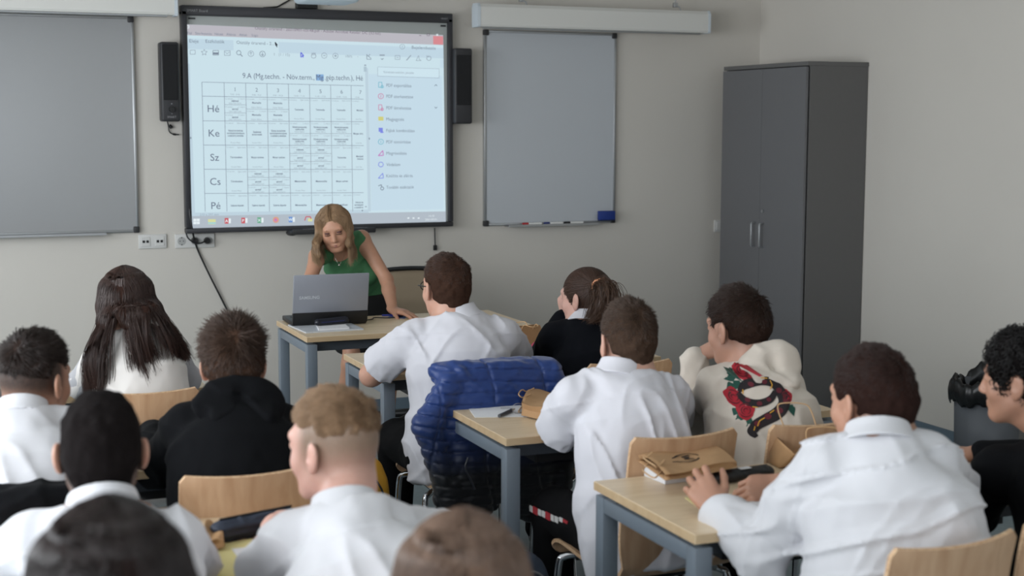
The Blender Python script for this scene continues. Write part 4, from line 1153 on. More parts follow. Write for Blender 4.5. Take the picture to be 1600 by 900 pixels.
def mesh_samples(V, Fq, n, rs, accept=None):
    """random points and normals on a quad mesh"""
    a, b, c, d = V[Fq[:, 0]], V[Fq[:, 1]], V[Fq[:, 2]], V[Fq[:, 3]]
    nr = np.cross(c-a, d-b); ar = np.linalg.norm(nr, axis=1); nr = nr/(ar[:, None]+1e-12)
    w = ar.copy()
    if accept is not None: w = w*accept((a+b+c+d)/4, nr)
    w = w/w.sum(); i = rs.choice(len(Fq), n, p=w)
    u, v = rs.rand(n, 1), rs.rand(n, 1)
    P = (a[i]*(1-u)+b[i]*u)*(1-v)+(d[i]*(1-u)+c[i]*u)*v
    return P, nr[i]

def hair_short(person, H, col, th_top=.020, th_side=.010, zfade=-.075, front=.088, strand=.016, n=2600, nk=2.4, seed=1, name='hair', comb=(0, .6, .3), messy=.5, crown=True, zside=None, fringe=0, rough=.45, parting=None, rscale=1.0):
    """cropped hair: a cap over the skull plus short combed strands"""
    o = np.array(person.location)
    zs = zfade if zside is None else zside
    P = [H.ell((0, -.018, .028), (.0735+th_side*.8, .093+th_side*.8, .085+th_side*.8), .01), H.ell((0, -.010, .048), (.062+th_top*.35, .080+th_top*.4, .070+th_top*.8), .03)]
    if zfade < -.05: P.append(H.cap((0, -.050, -.015), (0, -.050, zfade+.02), .058+th_side*.7, .052, .035))
    # keep: above the nape, behind the face line
    P.append(H.half((0, 0, zfade), (0, -.10, -1), .012 if zfade < -.05 else .035))
    P.append(H.ell((0, .112, -.035), (.082, .066, .098), .008, 's'))           # the face
    for s in (-1, 1): P.append(H.ell((s*.094, .004, -.030+max(0, (zs+.075))*0.5), (.030, .042, .060), .008, 's'))  # around the ears
    if zs > -.06:
        for s in (-1, 1): P.append(H.half((s*.04, .02, zs), (s*.15, .45, -.9), .02))
    sc = H.s
    P = [p for p in P]
    sd = seed*3.1
    def disp(X, Y, Z):
        x, y, z = X-H.o[0], Y-H.o[1], Z-H.o[2]
        return (.0035*vnoise(x*70+sd, y*45, z*60)+.003*vnoise(x*22, y*22+sd, z*22)).astype(F4)
    P.append(Pr(disp, np.full(3, -9.), np.full(3, 9.), 0, 'd'))
    V, Fq = solid(P, .005, bnd=(H.o-.14, H.o+.15))
    m = hair_mat(name+'_%d_%d_%d' % tuple(col), col, rough)
    mbase = mat(name+'_base_%d_%d_%d' % tuple(col), [c*.92 for c in col], .95, spec=.08, var=.2, vscale=90, bump=.02, bscale=300)
    ob = fast_mesh(name, V-o, Fq, mbase, person)
    # strands
    rs = np.random.RandomState(seed)
    def acc(c, nr):
        L = H.inv(c); return ((nr@H.R[:, 2] > -.5) & (L[:, 2] > zfade-.01)).astype(float)*(1.+.9*np.clip((L[:, 2]+.02)/.1, 0, 1))*(L[:, 1] < .075)
    n = int(n*nk)
    R_, Nn = mesh_samples(V, Fq, n, rs, acc)
    L = H.inv(R_)
    if crown:   # whorl: directions radiate from the crown at the back of the top
        rad = L-np.array([0.01, -.065, .10]); rad[:, 2] *= .9
        cd = rad/(np.linalg.norm(rad, axis=1, keepdims=True)+1e-6)
    else: cd = np.tile(_n(comb), (n, 1))
    cd = cd*.6+np.array(comb)*(.6*np.clip((L[:, 2:3]+.01)/.06, 0, 1))+np.array([0, 0, -.5])*np.clip(.03-L[:, 2:3], 0, .05)/.05
    cw = cd@H.R.T
    cw = cw-Nn*np.sum(cw*Nn, 1, keepdims=True); cw /= np.linalg.norm(cw, axis=1, keepdims=True)+1e-6
    top = np.clip((L[:, 2]-.0)/.09, 0, 1)[:, None]
    ln = (strand*(.28+.72*top)*(.6+.8*rs.rand(n, 1)))
    dirn = cw*(.95)+Nn*(.22+messy*.5*rs.rand(n, 1)*top)+rs.randn(n, 3)*.22*messy
    if fringe: dirn += H.R[:, 1]*fringe*np.clip((L[:, 1:2]-.03)/.05, 0, 1)
    dirn /= np.linalg.norm(dirn, axis=1, keepdims=True)
    p0 = R_-Nn*.003; p1 = p0+dirn*ln*.5+Nn*.001; p2 = p0+dirn*ln+cw*ln*.12-np.array([0, 0, .08])*ln
    strands_mesh('hair_strands', np.stack([p0, p1, p2], 1)-o, .0013*rscale, m, ob)
    return ob

def set_stubble(ob, o, H, fn):
    me = ob.data; n = len(me.vertices); co = np.zeros(n*3, F4); me.vertices.foreach_get('co', co)
    L = H.inv(co.reshape(-1, 3)+o); v = (fn(L)*(1-sstep(np.abs(L[:, 0]), .0775, .0805))).astype(F4)
    a = me.attributes.new('stubble', 'FLOAT', 'POINT'); a.data.foreach_set('value', v)

def sstep(x, a, b): t = np.clip((x-a)/(b-a), 0, 1); return t*t*(3-2*t)

class Body:
    """joint positions (world) for one figure; builds the prims of body and clothes"""
    def __init__(s, name, label, base, head_top, head=(0, 0, 0), hs=1.0, neck=None, sh=None, hips=None, elb=None, wri=None, knees=None, ankles=None, build=1.0, tors_yaw=None, group=None, female=False, fat=0.0, lids=False, nz=.078):
        s.t = thing('person', label, 'person', base); s.o = np.array(base, float)
        R = frameZ(*head); s.H = Fr(np.array(head_top, float)-R@np.array([0, -.012, .114])*hs, R, hs)
        s.sh = [np.array(q, float) for q in sh]; s.hips = np.array(hips, float)
        mid = (s.sh[0]+s.sh[1])/2; s.right = _n(s.sh[1]-s.sh[0])
        s.neck = mid+np.array([0, 0, nz])*build if neck is None else np.array(neck, float)
        s.elb = [np.array(q, float) for q in elb]; s.wri = [np.array(q, float) for q in wri]
        up = _n(s.neck-s.hips); hr = s.right-up*(s.right@up); hr[2] *= .4; s.hr = _n(hr)
        s.up = up; s.front = np.cross(s.up, s.hr)
        s.hipj = [s.hips-s.hr*.085*build, s.hips+s.hr*.085*build]
        s.knees = [np.array(q, float) for q in knees] if knees is not None else None
        s.ankles = [np.array(q, float) for q in ankles] if ankles is not None else None
        s.b = build; s.female = female; s.fat = fat; s.lids = lids; s.hands = []
    def torso(s, inf=0.0, loose=0.0, waist=1.0, k=.05):
        b = s.b; w = np.linalg.norm(s.sh[1]-s.sh[0])/2
        secs = [(-.02, .150*b+inf, .105*b+inf, 0), (.12, .165*b+inf+loose*.6, .118*b+inf+loose*.5, 0), (.32, .142*b*waist+inf+loose, .102*b*waist+inf+loose*.9, .008), (.55, .150*b+inf+loose*.7, .112*b+inf+loose*.7, .0), (.74, max(.150*b, w*.88)+inf+loose*.3, .108*b+inf+loose*.3, -.010), (.88, w*.78+inf, .085*b+inf, -.012), (1.0, .085+inf*.6, .060+inf*.6, -.005)]
        P = [loft(s.hips-s.up*.05, s.neck, s.right, secs, k, .02)]
        hr = .062*b
        for q in (0, 1):
            P.append(cap(s.neck-s.up*.03+(s.sh[q]-s.neck)*.15, s.sh[q]+np.array([0, 0, .002]), .042*b+inf*.6, .044*b+inf*.8, .035))
        return P
    def arm(s, q, inf=0.0, upto=1.0, start=0, flare=0.0, fl2=0):
        """upto 0..1 upper arm, 1..2 down the forearm"""
        b = s.b; S_, E_, W_ = s.sh[q], s.elb[q], s.wri[q]; P = []
        u = min(1, upto); e = S_+(E_-S_)*u
        P.append(cap(S_, e, .049*b+inf*.75, (.050-.012*u)*b+inf+flare, .03))
        if upto > 1:
            v = upto-1; f = E_+(W_-E_)*v
            P.append(cap(E_, E_+(W_-E_)*min(.35, v), .040*b+inf, .041*b+inf, .02))
            if v > .35: P.append(cap(E_+(W_-E_)*.35, f, .041*b+inf, (.041-.015*(v-.35)/.65)*b**.5+inf+fl2, .015))
        return P
    def body(s, skin, stub=None, arms=True, hands=((None), (None)), legs=False, tor=True, name='body', hres=.0028, bres=.009, head_res=.0042):
        P = s.torso() if tor else []
        P += [cap(s.neck-s.up*.02, s.H.p(0, -.034, -.07), .056*s.b**.5, .052*s.b**.5*s.H.s*(1+s.fat), .03)]
        P += head_prims(s.H, s.female, s.fat, s.lids)
        fine = [(s.H.p(0, 0, 0)-.145, s.H.p(0, 0, 0)+.145, head_res)]
        for q in (0, 1):
            P += s.arm(q, 0, 2.0)
            hd = hands[q]
            if hd:
                P += hand_prims(s.wri[q], hd['d'], hd['n'], 1 if q else -1, hd.get('curl', (.3, .35, .4, .45)), hd.get('spread', .1), hd.get('thumb', (.6, .3)), hd.get('sc', 1.0))
                c = s.wri[q]+_n(hd['d'])*.08; fine.append((c-.115, c+.115, hres))
        if s.knees is not None:
            for q in (0, 1):
                P += [cap(s.hipj[q], s.knees[q], .078*s.b, .052*s.b**.5, .04), cap(s.knees[q], s.ankles[q], .052*s.b**.5, .036, .03), cap(s.ankles[q], s.ankles[q]+s.front*.10+np.array([0, 0, -.045]), .034, .026, .02)]
        V, Fq = solid(P, bres, fine)
        ob = fast_mesh(name, V-s.o, Fq, skin, s.t)
        if stub is not None: set_stubble(ob, s.o, s.H, stub)
        return ob
    def cloth(s, name, prims, m, h=.007, bnd=None, fine=()):
        V, Fq = solid(prims, h, fine, bnd)
        return fast_mesh(name, V-s.o, Fq, m, s.t)
    def trousers(s, m, inf=.014, name='trousers', h=.012, upto=1.0, skirt=False):
        P = [ell(s.hips+s.up*.01, np.stack([s.hr, s.front, s.up], 1), (.170*s.b+inf, .125*s.b+inf, .095+inf), .05)]
        for q in (0, 1):
            P += [cap(s.hipj[q], s.knees[q], .082*s.b+inf, .058*s.b+inf, .05), cap(s.knees[q], s.knees[q]+(s.ankles[q]-s.knees[q])*upto, .056*s.b+inf, .046+inf, .03)]
        P.append(folds(s.hips, s.hr, .005, 7, 9, 7, .4, s.o[0]*3, .0, s.up))
        return s.cloth(name, P, m, h)
    def shoes(s, m, sole):
        for q in (0, 1):
            a = s.ankles[q]; f = _n([s.front[0], s.front[1], 0]); z = .0
            P = [cap((a[0], a[1], .055), (a[0]+f[0]*.02, a[1]+f[1]*.02, .05), .044, .042, .02), cap((a[0]-f[0]*.04, a[1]-f[1]*.04, .042), (a[0]+f[0]*.15, a[1]+f[1]*.15, .034), .038, .034, .03, (0, 0, 1), .95), half((0, 0, .012), (0, 0, -1), .004)]
            sh_ = s.cloth('shoe', P, m, .007)
            P = [cap((a[0]-f[0]*.04, a[1]-f[1]*.04, .010), (a[0]+f[0]*.155, a[1]+f[1]*.155, .010), .040, .037, .01, (0, 0, 1), .45), half((0, 0, .0005), (0, 0, -1), .002)]
            V, Fq = solid(P, .006); so = fast_mesh('sole', V-s.o, Fq, sole, sh_)
    def cut_neck(s, r=.062, up=.0, k=.01):
        """opening of a garment round the neck"""
        d = _n(s.H.p(0, -.03, -.07)-s.neck)
        return cap(s.neck+d*(.022+up), s.neck+d*.14, r*s.b**.5*.94, r*1.25, k, op='s')
    def collar(s, m, r=.062, hgt=.021, off=.003, tilt=4.0, name='collar', t=.0035, fold=True, lean=(0, .0)):
        d = _n(s.H.p(0, -.03, -.07)-s.neck); d = _n(_n(d)*.35+s.up*.65+np.array([0, 0, .3]))
        c = s.neck+d*off+s.front*(lean[1]+.004); b = s.b**.5
        P = [ringp(c, d, s.right, r*b*1.02, r*b*1.05, t, hgt, tilt=tilt)]
        if fold: P.append(ringp(c-d*.006, d, s.right, r*b*1.06, r*b*1.09, t, hgt*.95, tilt=tilt*1.9))
        # open at the throat
        P.append(cap(c+s.front*r*1.25+d*.05, c+s.front*r*1.25-d*.05, .010, .022, .004, op='s'))
        return s.cloth(name, P, m, .0035, bnd=(c-.12, c+.12))

def shirt(B, m, sleeve='short', inf=.012, loose=.015, fold=.007, seed=0., sl=.85, h=.0065, tail=True, yoke=True, name='shirt', extra=(), waist=1.0, fx=8, fz=3.5, sk=.5, slinf=.016, collar=True, cuff=None, colr=.064, fine=.0018):
    P = B.torso(inf, loose, waist)
    for q in (0, 1):
        P += B.arm(q, slinf, sl if sleeve == 'short' else 1.93, flare=.014 if sleeve == 'short' else .0, fl2=.004 if sleeve != 'short' else 0)
    if tail: P.append(loft(B.hips-B.up*.10, B.hips+B.up*.16, B.right, [(0, .175*B.b+inf, .13*B.b+inf, 0), (1, .165*B.b+inf+loose*.6, .118*B.b+inf+loose*.5, 0)], .04))
    P += list(extra)
    P.append(folds(B.hips, B.right, fold, fx, fz, 5, sk, seed, fine, B.up))
    if yoke:   # the stitched yoke step across the shoulder blades
        a = B.neck-B.up*.085; u = B.up
        P.append(Pr(lambda X, Y, Z: -.0030*np.exp(-np.square(((X-a[0])*u[0]+(Y-a[1])*u[1]+(Z-a[2])*u[2])/.0045)).astype(F4), np.full(3, -9.), np.full(3, 9.), 0, 'd'))
    P.append(B.cut_neck(.064))
    if sleeve == 'short':
        for q in (0, 1):   # open sleeve end with the arm coming out
            S_, E_ = B.sh[q], B.elb[q]; d = _n(E_-S_); e = S_+(E_-S_)*sl
            r = (.052-.012*sl)*B.b+slinf+.014
            P.append(Pr((lambda e_, d_: (lambda X, Y, Z: np.maximum(-((X-e_[0])*d_[0]+(Y-e_[1])*d_[1]+(Z-e_[2])*d_[2]), np.sqrt(np.square(X-e_[0])+np.square(Y-e_[1])+np.square(Z-e_[2]))-.095)))(e, d), e-.1, e+.1, .003, 's'))
            P.append(cap(e+d*(r-.034), e+d*.08, r-.009, r-.009, .003, op='s'))
    o = B.cloth(name, P, m, h)
    if collar: B.collar(m, r=colr)
    return o
def WPn(px, py, Y): return np.array(WP(px, py, Y))
def long_hair(B, col, guides, n=1600, seed=3, ring=(.080, .098, -.02), part=.004, wav=.006, th=.012, r0=.0012, name='hair', under=.028, top_th=.016, fcut=(.068, .108), spread=.020, samples=16, ends=.15, rough=.4, front_keep=.4, solid_body=True, nsurf=3500):
    """long loose hair: guides rows (phi, [world points below the ring]) ; phi 0 = back of the head, +90 = own right"""
    H = B.H; o = B.o; rs = np.random.RandomState(seed)
    m = hair_mat(name+'_%d_%d_%d' % tuple(col), col, rough)
    ph = np.array([g[0] for g in guides], float); G = np.array([[np.array(q) for q in g[1]] for g in guides], float)  # (g,k,3)
    def gd(p):  # interpolate the guide points for angles p -> (n,k,3)
        out = np.zeros((len(p), G.shape[1], 3))
        for k in range(G.shape[1]):
            for a in range(3): out[:, k, a] = np.interp(p, ph, G[:, k, a])
        return out
    def ringpt(p, f=1.0):
        r = np.radians(p); return np.stack([np.sin(r)*ring[0]*f, -np.cos(r)*ring[1]*f-.012, np.full(len(p), ring[2])], 1)
    def midpt(p, f=1.0):
        r = np.radians(p); return np.stack([np.sin(r)*ring[0]*.86*f, -np.cos(r)*ring[1]*.78*f-.010, np.full(len(p), .078)], 1)
    P = [H.ell((0, -.018, .028), (.075+th, .094+th, .085+top_th), .01), H.ell((0, .118, -.012), (fcut[0], .066, fcut[1]), .008, 's'), H.half((0, 0, -.09), (0, 0, -1), .02)]
    if solid_body:
        gp = np.linspace(ph[0], ph[-1], 13); gg = gd(gp); rp = ringpt(gp)
        for i in range(len(gp)):
            a = H.o+H.R@(rp[i]*H.s*.90); pts = [a]+[gg[i, k] for k in range(gg.shape[1])]
            hi_ = H.o+H.R@((rp[i]*np.array([.80, .80, 0])+np.array([0, 0, .045]))*H.s); P.insert(1, cap(hi_, a, .016, under, .04))
            for k in range(len(pts)-1):
                if k == len(pts)-2: pts[k+1] = pts[k]+(pts[k+1]-pts[k])*.75
                P.insert(1, cap(pts[k], pts[k+1], under*(1-.22*k), under*(1-.22*(k+1)) if k < len(pts)-2 else .006, .02))
    lo, hi = bounds([p for p in P if p.op == 'u'])
    V, Fq = solid(P, .0065, bnd=(lo-.01, hi+.01))
    ob = fast_mesh(name, V-o, Fq, mat(name+'_base_%d_%d_%d' % tuple(col), [c*.92 for c in col], .9, spec=.12, var=.10, vscale=40, aniso=(1, 1, .2), bump=.01, bscale=200), B.t)
    p = rs.uniform(ph[0], ph[-1], n); f = 1.02+rs.rand(n)*.14
    clump = rs.uniform(ph[0], ph[-1], 60); ci = np.abs(p[:, None]-clump[None]).argmin(1)
    L0 = np.stack([np.full(n, part)+np.sign(p)*.004+rs.randn(n)*.002, .072-rs.rand(n)*.13, np.full(n, .110)], 1)
    L0[:, 2] += -.9*np.maximum(0, np.abs(L0[:, 1]+.01)-.03)**1.4*2.2+.004+(top_th-.012)*.8
    cc = np.array([0, -.018, .028]); rr = np.array([.075+th, .094+th, .085+top_th])
    def onto(L, lift):
        u = L-cc; k_ = np.sqrt(np.sum((u/rr)**2, 1, keepdims=True)); return cc+u/k_*(1+lift[:, None])
    lf = rs.rand(n)*.05+.004
    r0_ = np.radians(p); q1 = np.stack([np.sin(r0_)*.60, -np.cos(r0_)*.62+.0, np.full(n, .72)], 1)*rr+cc
    q1b = np.stack([np.sin(r0_)*.93, -np.cos(r0_)*.90, np.full(n, .30)], 1)*rr+cc
    L0 = onto(L0, lf); q1 = onto(L0*.0+q1, lf); q1b = onto(q1b, lf+.01)
    C = [H.o+(L0*H.s)@H.R.T, H.o+(q1*H.s)@H.R.T, H.o+(q1b*H.s)@H.R.T, H.o+(ringpt(p, f)*H.s)@H.R.T]
    g = gd(p*.55+clump[ci]*.45); jit = rs.randn(n, 1, 3)*spread; co = rs.randn(60, 3)*spread*.9
    sc = np.linspace(.5, 1, g.shape[1])[None, :, None]
    g = g+jit*sc*np.array([1, 1, .3])+co[ci][:, None, :]*sc
    g[:, -1, 2] += (rs.rand(n)**2)*ends
    C += [g[:, k] for k in range(g.shape[1])]
    C = np.stack(C, 1); K = C.shape[1]
    T = np.linspace(0, K-1.001, samples*K//5+6); out = []
    for t in T:
        i = int(t); u = t-i; p0 = C[:, max(i-1, 0)]; p1 = C[:, i]; p2 = C[:, min(i+1, K-1)]; p3 = C[:, min(i+2, K-1)]
        out.append(.5*((2*p1)+(p2-p0)*u+(2*p0-5*p1+4*p2-p3)*u*u+(3*p1-p0-3*p2+p3)*u**3))
    Q = np.stack(out, 1); tt = np.linspace(0, 1, Q.shape[1])[None, :, None]
    phs = rs.rand(60, 3)[ci][:, None, :]*6.28
    Q += np.sin(tt*11+phs)*wav*np.clip(tt-.25, 0, 1)*np.array([1, 1, .2])
    strands_mesh('hair_strands', Q-o, r0*(.7+.6*rs.rand(n)), m, ob)
    # locks that follow the surface of the mass
    bv = BVHTree.FromPolygons([Vector(v) for v in V], [tuple(int(i) for i in f) for f in Fq])
    ns = int(nsurf); R0, N0 = mesh_samples(V, Fq, ns, rs, lambda c, q: 1+2.5*(H.inv(c)[:, 2] > -.02)); paths = []
    for i in range(ns):
        pt = Vector(R0[i]); nr = Vector(N0[i]); pp = [pt-nr*.002]; ln = (.010+.006*rs.rand()); lift = .0012+.0025*rs.rand()
        jx = Vector(rs.randn(3)*.10)
        for k_ in range(8):
            L_ = H.inv(np.array(pt)[None])[0]; w_ = min(1, max(0, (L_[2]-.03)/.07))
            hor = Vector(H.R@np.array([np.sign(L_[0]-part+1e-6)*(.9 if abs(L_[0]-part) < .05 else .5)+L_[0]*6, L_[1]*5-.15, 0]))
            d = Vector((0, 0, -1))*(1-w_*.7)+hor*w_*.8+jx; d -= nr*d.dot(nr)
            if d.length < 1e-4: break
            hit = bv.find_nearest(pt+d.normalized()*ln)
            if hit[0] is None: break
            pt, nr = hit[0], hit[1]; pp.append(pt+nr*lift*min(1, (k_+1)/3))
        while len(pp) < 9: pp.append(pp[-1]+Vector((0, 0, -.002)))
        paths.append(pp)
    strands_mesh('hair_locks', np.array(paths)-o, r0*1.1, m, ob)
    return ob

M_shirtA = mat('white_shirt', (206, 205, 211), .8, bump=.002, bscale=500, var=.012, vscale=5, sheen=.15)
M_shirtB = mat('white_cotton', (207, 207, 211), .82, bump=.002, bscale=450, var=.015, vscale=7, sheen=.15)
add_creases(M_shirtA, 5, .009); add_creases(M_shirtB, 4.5, .009)
M_blackcl = mat('black_cotton', (11, 12, 15), .92, bump=.006, bscale=500, spec=.15)
M_navy = mat('black_knit', (9, 11, 17), .92, bump=.008, bscale=350, spec=.15)
add_creases(M_blackcl, 6, .006); add_creases(M_navy, 5, .003)
M_trous = mat('black_trousers', (10, 10, 12), .9, bump=.004, bscale=400, spec=.15)
M_shoe = mat('black_shoe', (22, 22, 24), .5, bump=.003); M_sole = mat('white_sole', (190, 190, 186), .6, bump=.003)

def seated(name, label, hx, hy, head_top, head, LS, RS, LE, RE, LW, RW, b=1.0, hs=1.0, hz=.52, knee=(0, 0), lift=-.012, **kw):
    ht = np.array(head_top, float); ht[2] += lift
    B = Body(name, label, (hx, hy, 0), ht, head, hs, None, [LS, RS], (hx, hy, hz), [LE, RE], [LW, RW],
             [(hx-.12+knee[0], hy+.41, .505), (hx+.12+knee[1], hy+.41, .505)], [(hx-.13+knee[0], hy+.40, .085), (hx+.13+knee[1], hy+.40, .085)], b, **kw)
    return B
def legs(B, m=None): B.trousers(m or M_trous); B.shoes(M_shoe, M_sole)
def eyes(B, lash=False):
    for s in (-1, 1):
        e_ = MB().sphere(tuple(B.H.p(s*.031, .0765, .010)-B.o), .0118*B.H.s).build('eye', mat('eye_white', (215, 210, 205), .2, bump=.001), B.t, smooth=True)
        MB().sphere(tuple(B.H.p(s*.031, .0842, .0095)-B.o), .0052*B.H.s).build('iris', mat('eye_brown', (38, 28, 22), .15, bump=.001), e_, smooth=True)
def brows(B, col, th=.0026):
    for s in (-1, 1):
        V, Fq = solid([B.H.cap((s*.014, .0855, .0295), (s*.032, .086, .0345), th, th, .002), B.H.cap((s*.032, .086, .0345), (s*.047, .0735, .0305), th, th*.6, .002)], .002)
        fast_mesh('eyebrow', V-B.o, Fq, hair_mat('brow_%d' % col[0], col), B.t)
def lips(B, col):
    P = [B.H.cap((-.018, .0825, -.0585), (.018, .0825, -.0585), .0045, .0045, .006), B.H.ell((0, .0868, -.0562), (.0125, .0056, .0038), .005), B.H.ell((0, .0858, -.0655), (.0138, .0058, .0044), .005), B.H.ell((0, .0932, -.0608), (.021, .0055, .0011), .002, 's')]
    V, Fq = solid(P, .0018); fast_mesh('lips', V-B.o, Fq, mat('lips_%d' % col[0], col, .4, sss=.1, bump=.002), B.t)

SK = dict(fair=(214, 168, 148), tan=(190, 142, 118), mid=(204, 156, 134), rosy=(220, 172, 156))
CUT = set(globals().get('ONLY', []))
def want(k): return not CUT or k in CUT

# ---- the boy with glasses, white short-sleeved shirt, row nearest the teacher
if want('glasses'):
    B = seated('p', 'boy with glasses in a white short-sleeved shirt sitting before the blue quilted jacket', 1.80, 4.86, WPn(697, 398, 5.0), (12, -4, 0),
               WPn(648, 526, 4.98), WPn(782, 524, 4.94), WPn(580, 586, 5.27), WPn(815, 566, 5.16), (1.83, 5.50, .79), (2.02, 5.46, .79), b=1.12)
    st = lambda L: .35*sstep(L[:, 2], -.07, .0)*sstep(-L[:, 1], -.04, .01)*(L[:, 2] < .06)
    B.body(skin_mat('skin_glasses_boy', SK['mid'], (62, 44, 36)), st, hands=(dict(d=(.8, .5, -.05), n=(0, 0, -1)), dict(d=(-.8, .5, -.05), n=(0, 0, -1))), hres=.004)
    hair_short(B.t, B.H, (62, 43, 34), .020, .007, -.078, strand=.014, n=2600, seed=11)
    brows(B, (60, 42, 34)); eyes(B)
    shirt(B, M_shirtA, 'short', sl=.74, seed=2., fold=.010, loose=.020, h=.006, slinf=.016, fx=13, fz=5)
    legs(B)
    g = MB()
    for s in (-1, 1):
        g.tube([B.H.p(s*.070, .082, .014)-B.o, B.H.p(s*.083, .05, .014)-B.o, B.H.p(s*.086, -.004, .012)-B.o, B.H.p(s*.084, -.018, -.004)-B.o], .0022, 6)
        g.tube([B.H.p(s*.034+.024*math.cos(a), .094-.3*abs(.024*math.cos(a)+s*.034-.0)*.5, .010+.017*math.sin(a))-B.o for a in [k*math.pi/8 for k in range(16)]], .002, 6, True)
    g.tube([B.H.p(-.012, .099, .014)-B.o, B.H.p(.012, .099, .014)-B.o], .002, 6)
    g.build('glasses', M_black, B.t, smooth=True)
# ---- the ponytailed girl in black, chin in her hand
if want('pony'):
    B = seated('p', 'ponytailed girl in a black jumper with white collar resting her cheek on her hand', 2.42, 4.86, WPn(914, 417, 5.02), (34, -6, 0),
               WPn(868, 530, 5.05), WPn(975, 532, 4.92), WPn(842, 566, 5.24), (2.68, 5.18, .80), WPn(886, 497, 5.15), (2.48, 5.42, .79), b=1.12, hs=.98, female=True)
    B.body(skin_mat('skin_ponytail_girl', SK['rosy']), None, hands=(dict(d=(-.05, .15, 1), n=(.9, .3, .1), curl=(.6, .7, .75, .8), thumb=(.5, .3)), dict(d=(-.8, .5, 0), n=(0, 0, -1))), hres=.0032)
    brows(B, (70, 48, 36)); eyes(B); lips(B, (170, 96, 90))
    shirt(B, M_navy, 'long', seed=5., fold=.009, loose=.012, yoke=False, collar=False, h=.007, fx=10, fz=5, slinf=.012)
    B.collar(M_shirtA, r=.064, hgt=.017)
    legs(B)
    # hair drawn back into a tail
    H = B.H; rs = np.random.RandomState(8); hc = (64, 44, 34); mh = hair_mat('hair_pony', hc)
    tie = WPn(933, 446, 4.90); tl = H.inv(tie)
    P = [H.ell((0, -.018, .028), (.084, .103, .097), .01), H.ell((0, .112, -.040), (.074, .066, .098), .008, 's'), H.half((0, 0, -.055), (0, -.35, -1), .015)]
    for s in (-1, 1): P.append(H.ell((s*.094, .004, -.032), (.030, .036, .046), .008, 's'))
    P.append(cap(H.p(0, -.095, .04), tie, .032, .014, .03))
    tail = [tie, WPn(944, 452, 4.86), WPn(942, 478, 4.85), WPn(930, 492, 4.85)]
    P += [cap(tail[0], tail[1], .016, .030, .01), cap(tail[1], tail[2], .030, .034, .02), cap(tail[2], tail[3], .034, .012, .02)]
    V, Fq = solid(P, .005, bnd=(np.minimum(H.o-.15, np.min(tail, 0)-.05), np.maximum(H.o+.15, np.max(tail, 0)+.05)))
    ob = fast_mesh('hair', V-B.o, Fq, mh, B.t)
    R_, Nn = mesh_samples(V, Fq, 2200, rs, lambda c, n_: (np.linalg.norm(c-tie, axis=1) > .05)*(H.inv(c)[:, 2] > -.06))
    L = H.inv(R_); n_ = len(L); pts = []
    for t in np.linspace(0, 1, 7):
        q = L*(1-t)+tl*t; q0 = np.array([0, -.018, .028]); u = q-q0; rr = np.array([.0855, .1045, .0985])
        k_ = 1/np.sqrt(np.sum((u/rr)**2, 1, keepdims=True)); q = q0+u*(k_*(1-t**3)+t**3); pts.append(H.o+(q*H.s)@H.R.T)
    strands_mesh('hair_strands', np.stack(pts, 1)-B.o, .0012, mh, ob)
    n_ = 900; e = rs.randn(n_, 1, 3)*np.array([.014, .014, .010]); ends = [WPn(921, 499, 4.86), WPn(940, 500, 4.85), WPn(951, 488, 4.85)]
    en = np.array(ends)[rs.randint(0, 3, n_)][:, None, :]
    base = np.array([tie, tail[1]+(0, 0, .004), tail[2]])[None].repeat(n_, 0)
    C = np.concatenate([base[:, :1]+e*.5, base[:, 1:2]+e*1.5, base[:, 2:3]+e*1.8+(en-tail[3])*.4, en+e*.9], 1); out = []
    for t in np.linspace(0, 2.999, 11):
        i = int(t); u = t-i; p0 = C[:, max(i-1, 0)]; p1 = C[:, i]; p2 = C[:, min(i+1, 3)]; p3 = C[:, min(i+2, 3)]
        out.append(.5*((2*p1)+(p2-p0)*u+(2*p0-5*p1+4*p2-p3)*u*u+(3*p1-p0-3*p2+p3)*u**3))
    strands_mesh('ponytail_strands', np.stack(out, 1)-B.o, .0014, hair_mat('hair_pony_tail', (76, 54, 40)), ob)
    ax = _n(tail[1]-tie); sd = _n(np.cross(ax, [0, 0, 1])); up = np.cross(ax, sd)
    MB().tube([tie-B.o+ax*.004+(sd*math.cos(a)+up*math.sin(a))*.019 for a in [k*math.pi/9 for k in range(18)]], [.0095+.002*(k % 2) for k in range(18)], 8, True).build('hair_tie', mat('hair_tie_peach', (226, 158, 118), .7, bump=.01), B.t, smooth=True)

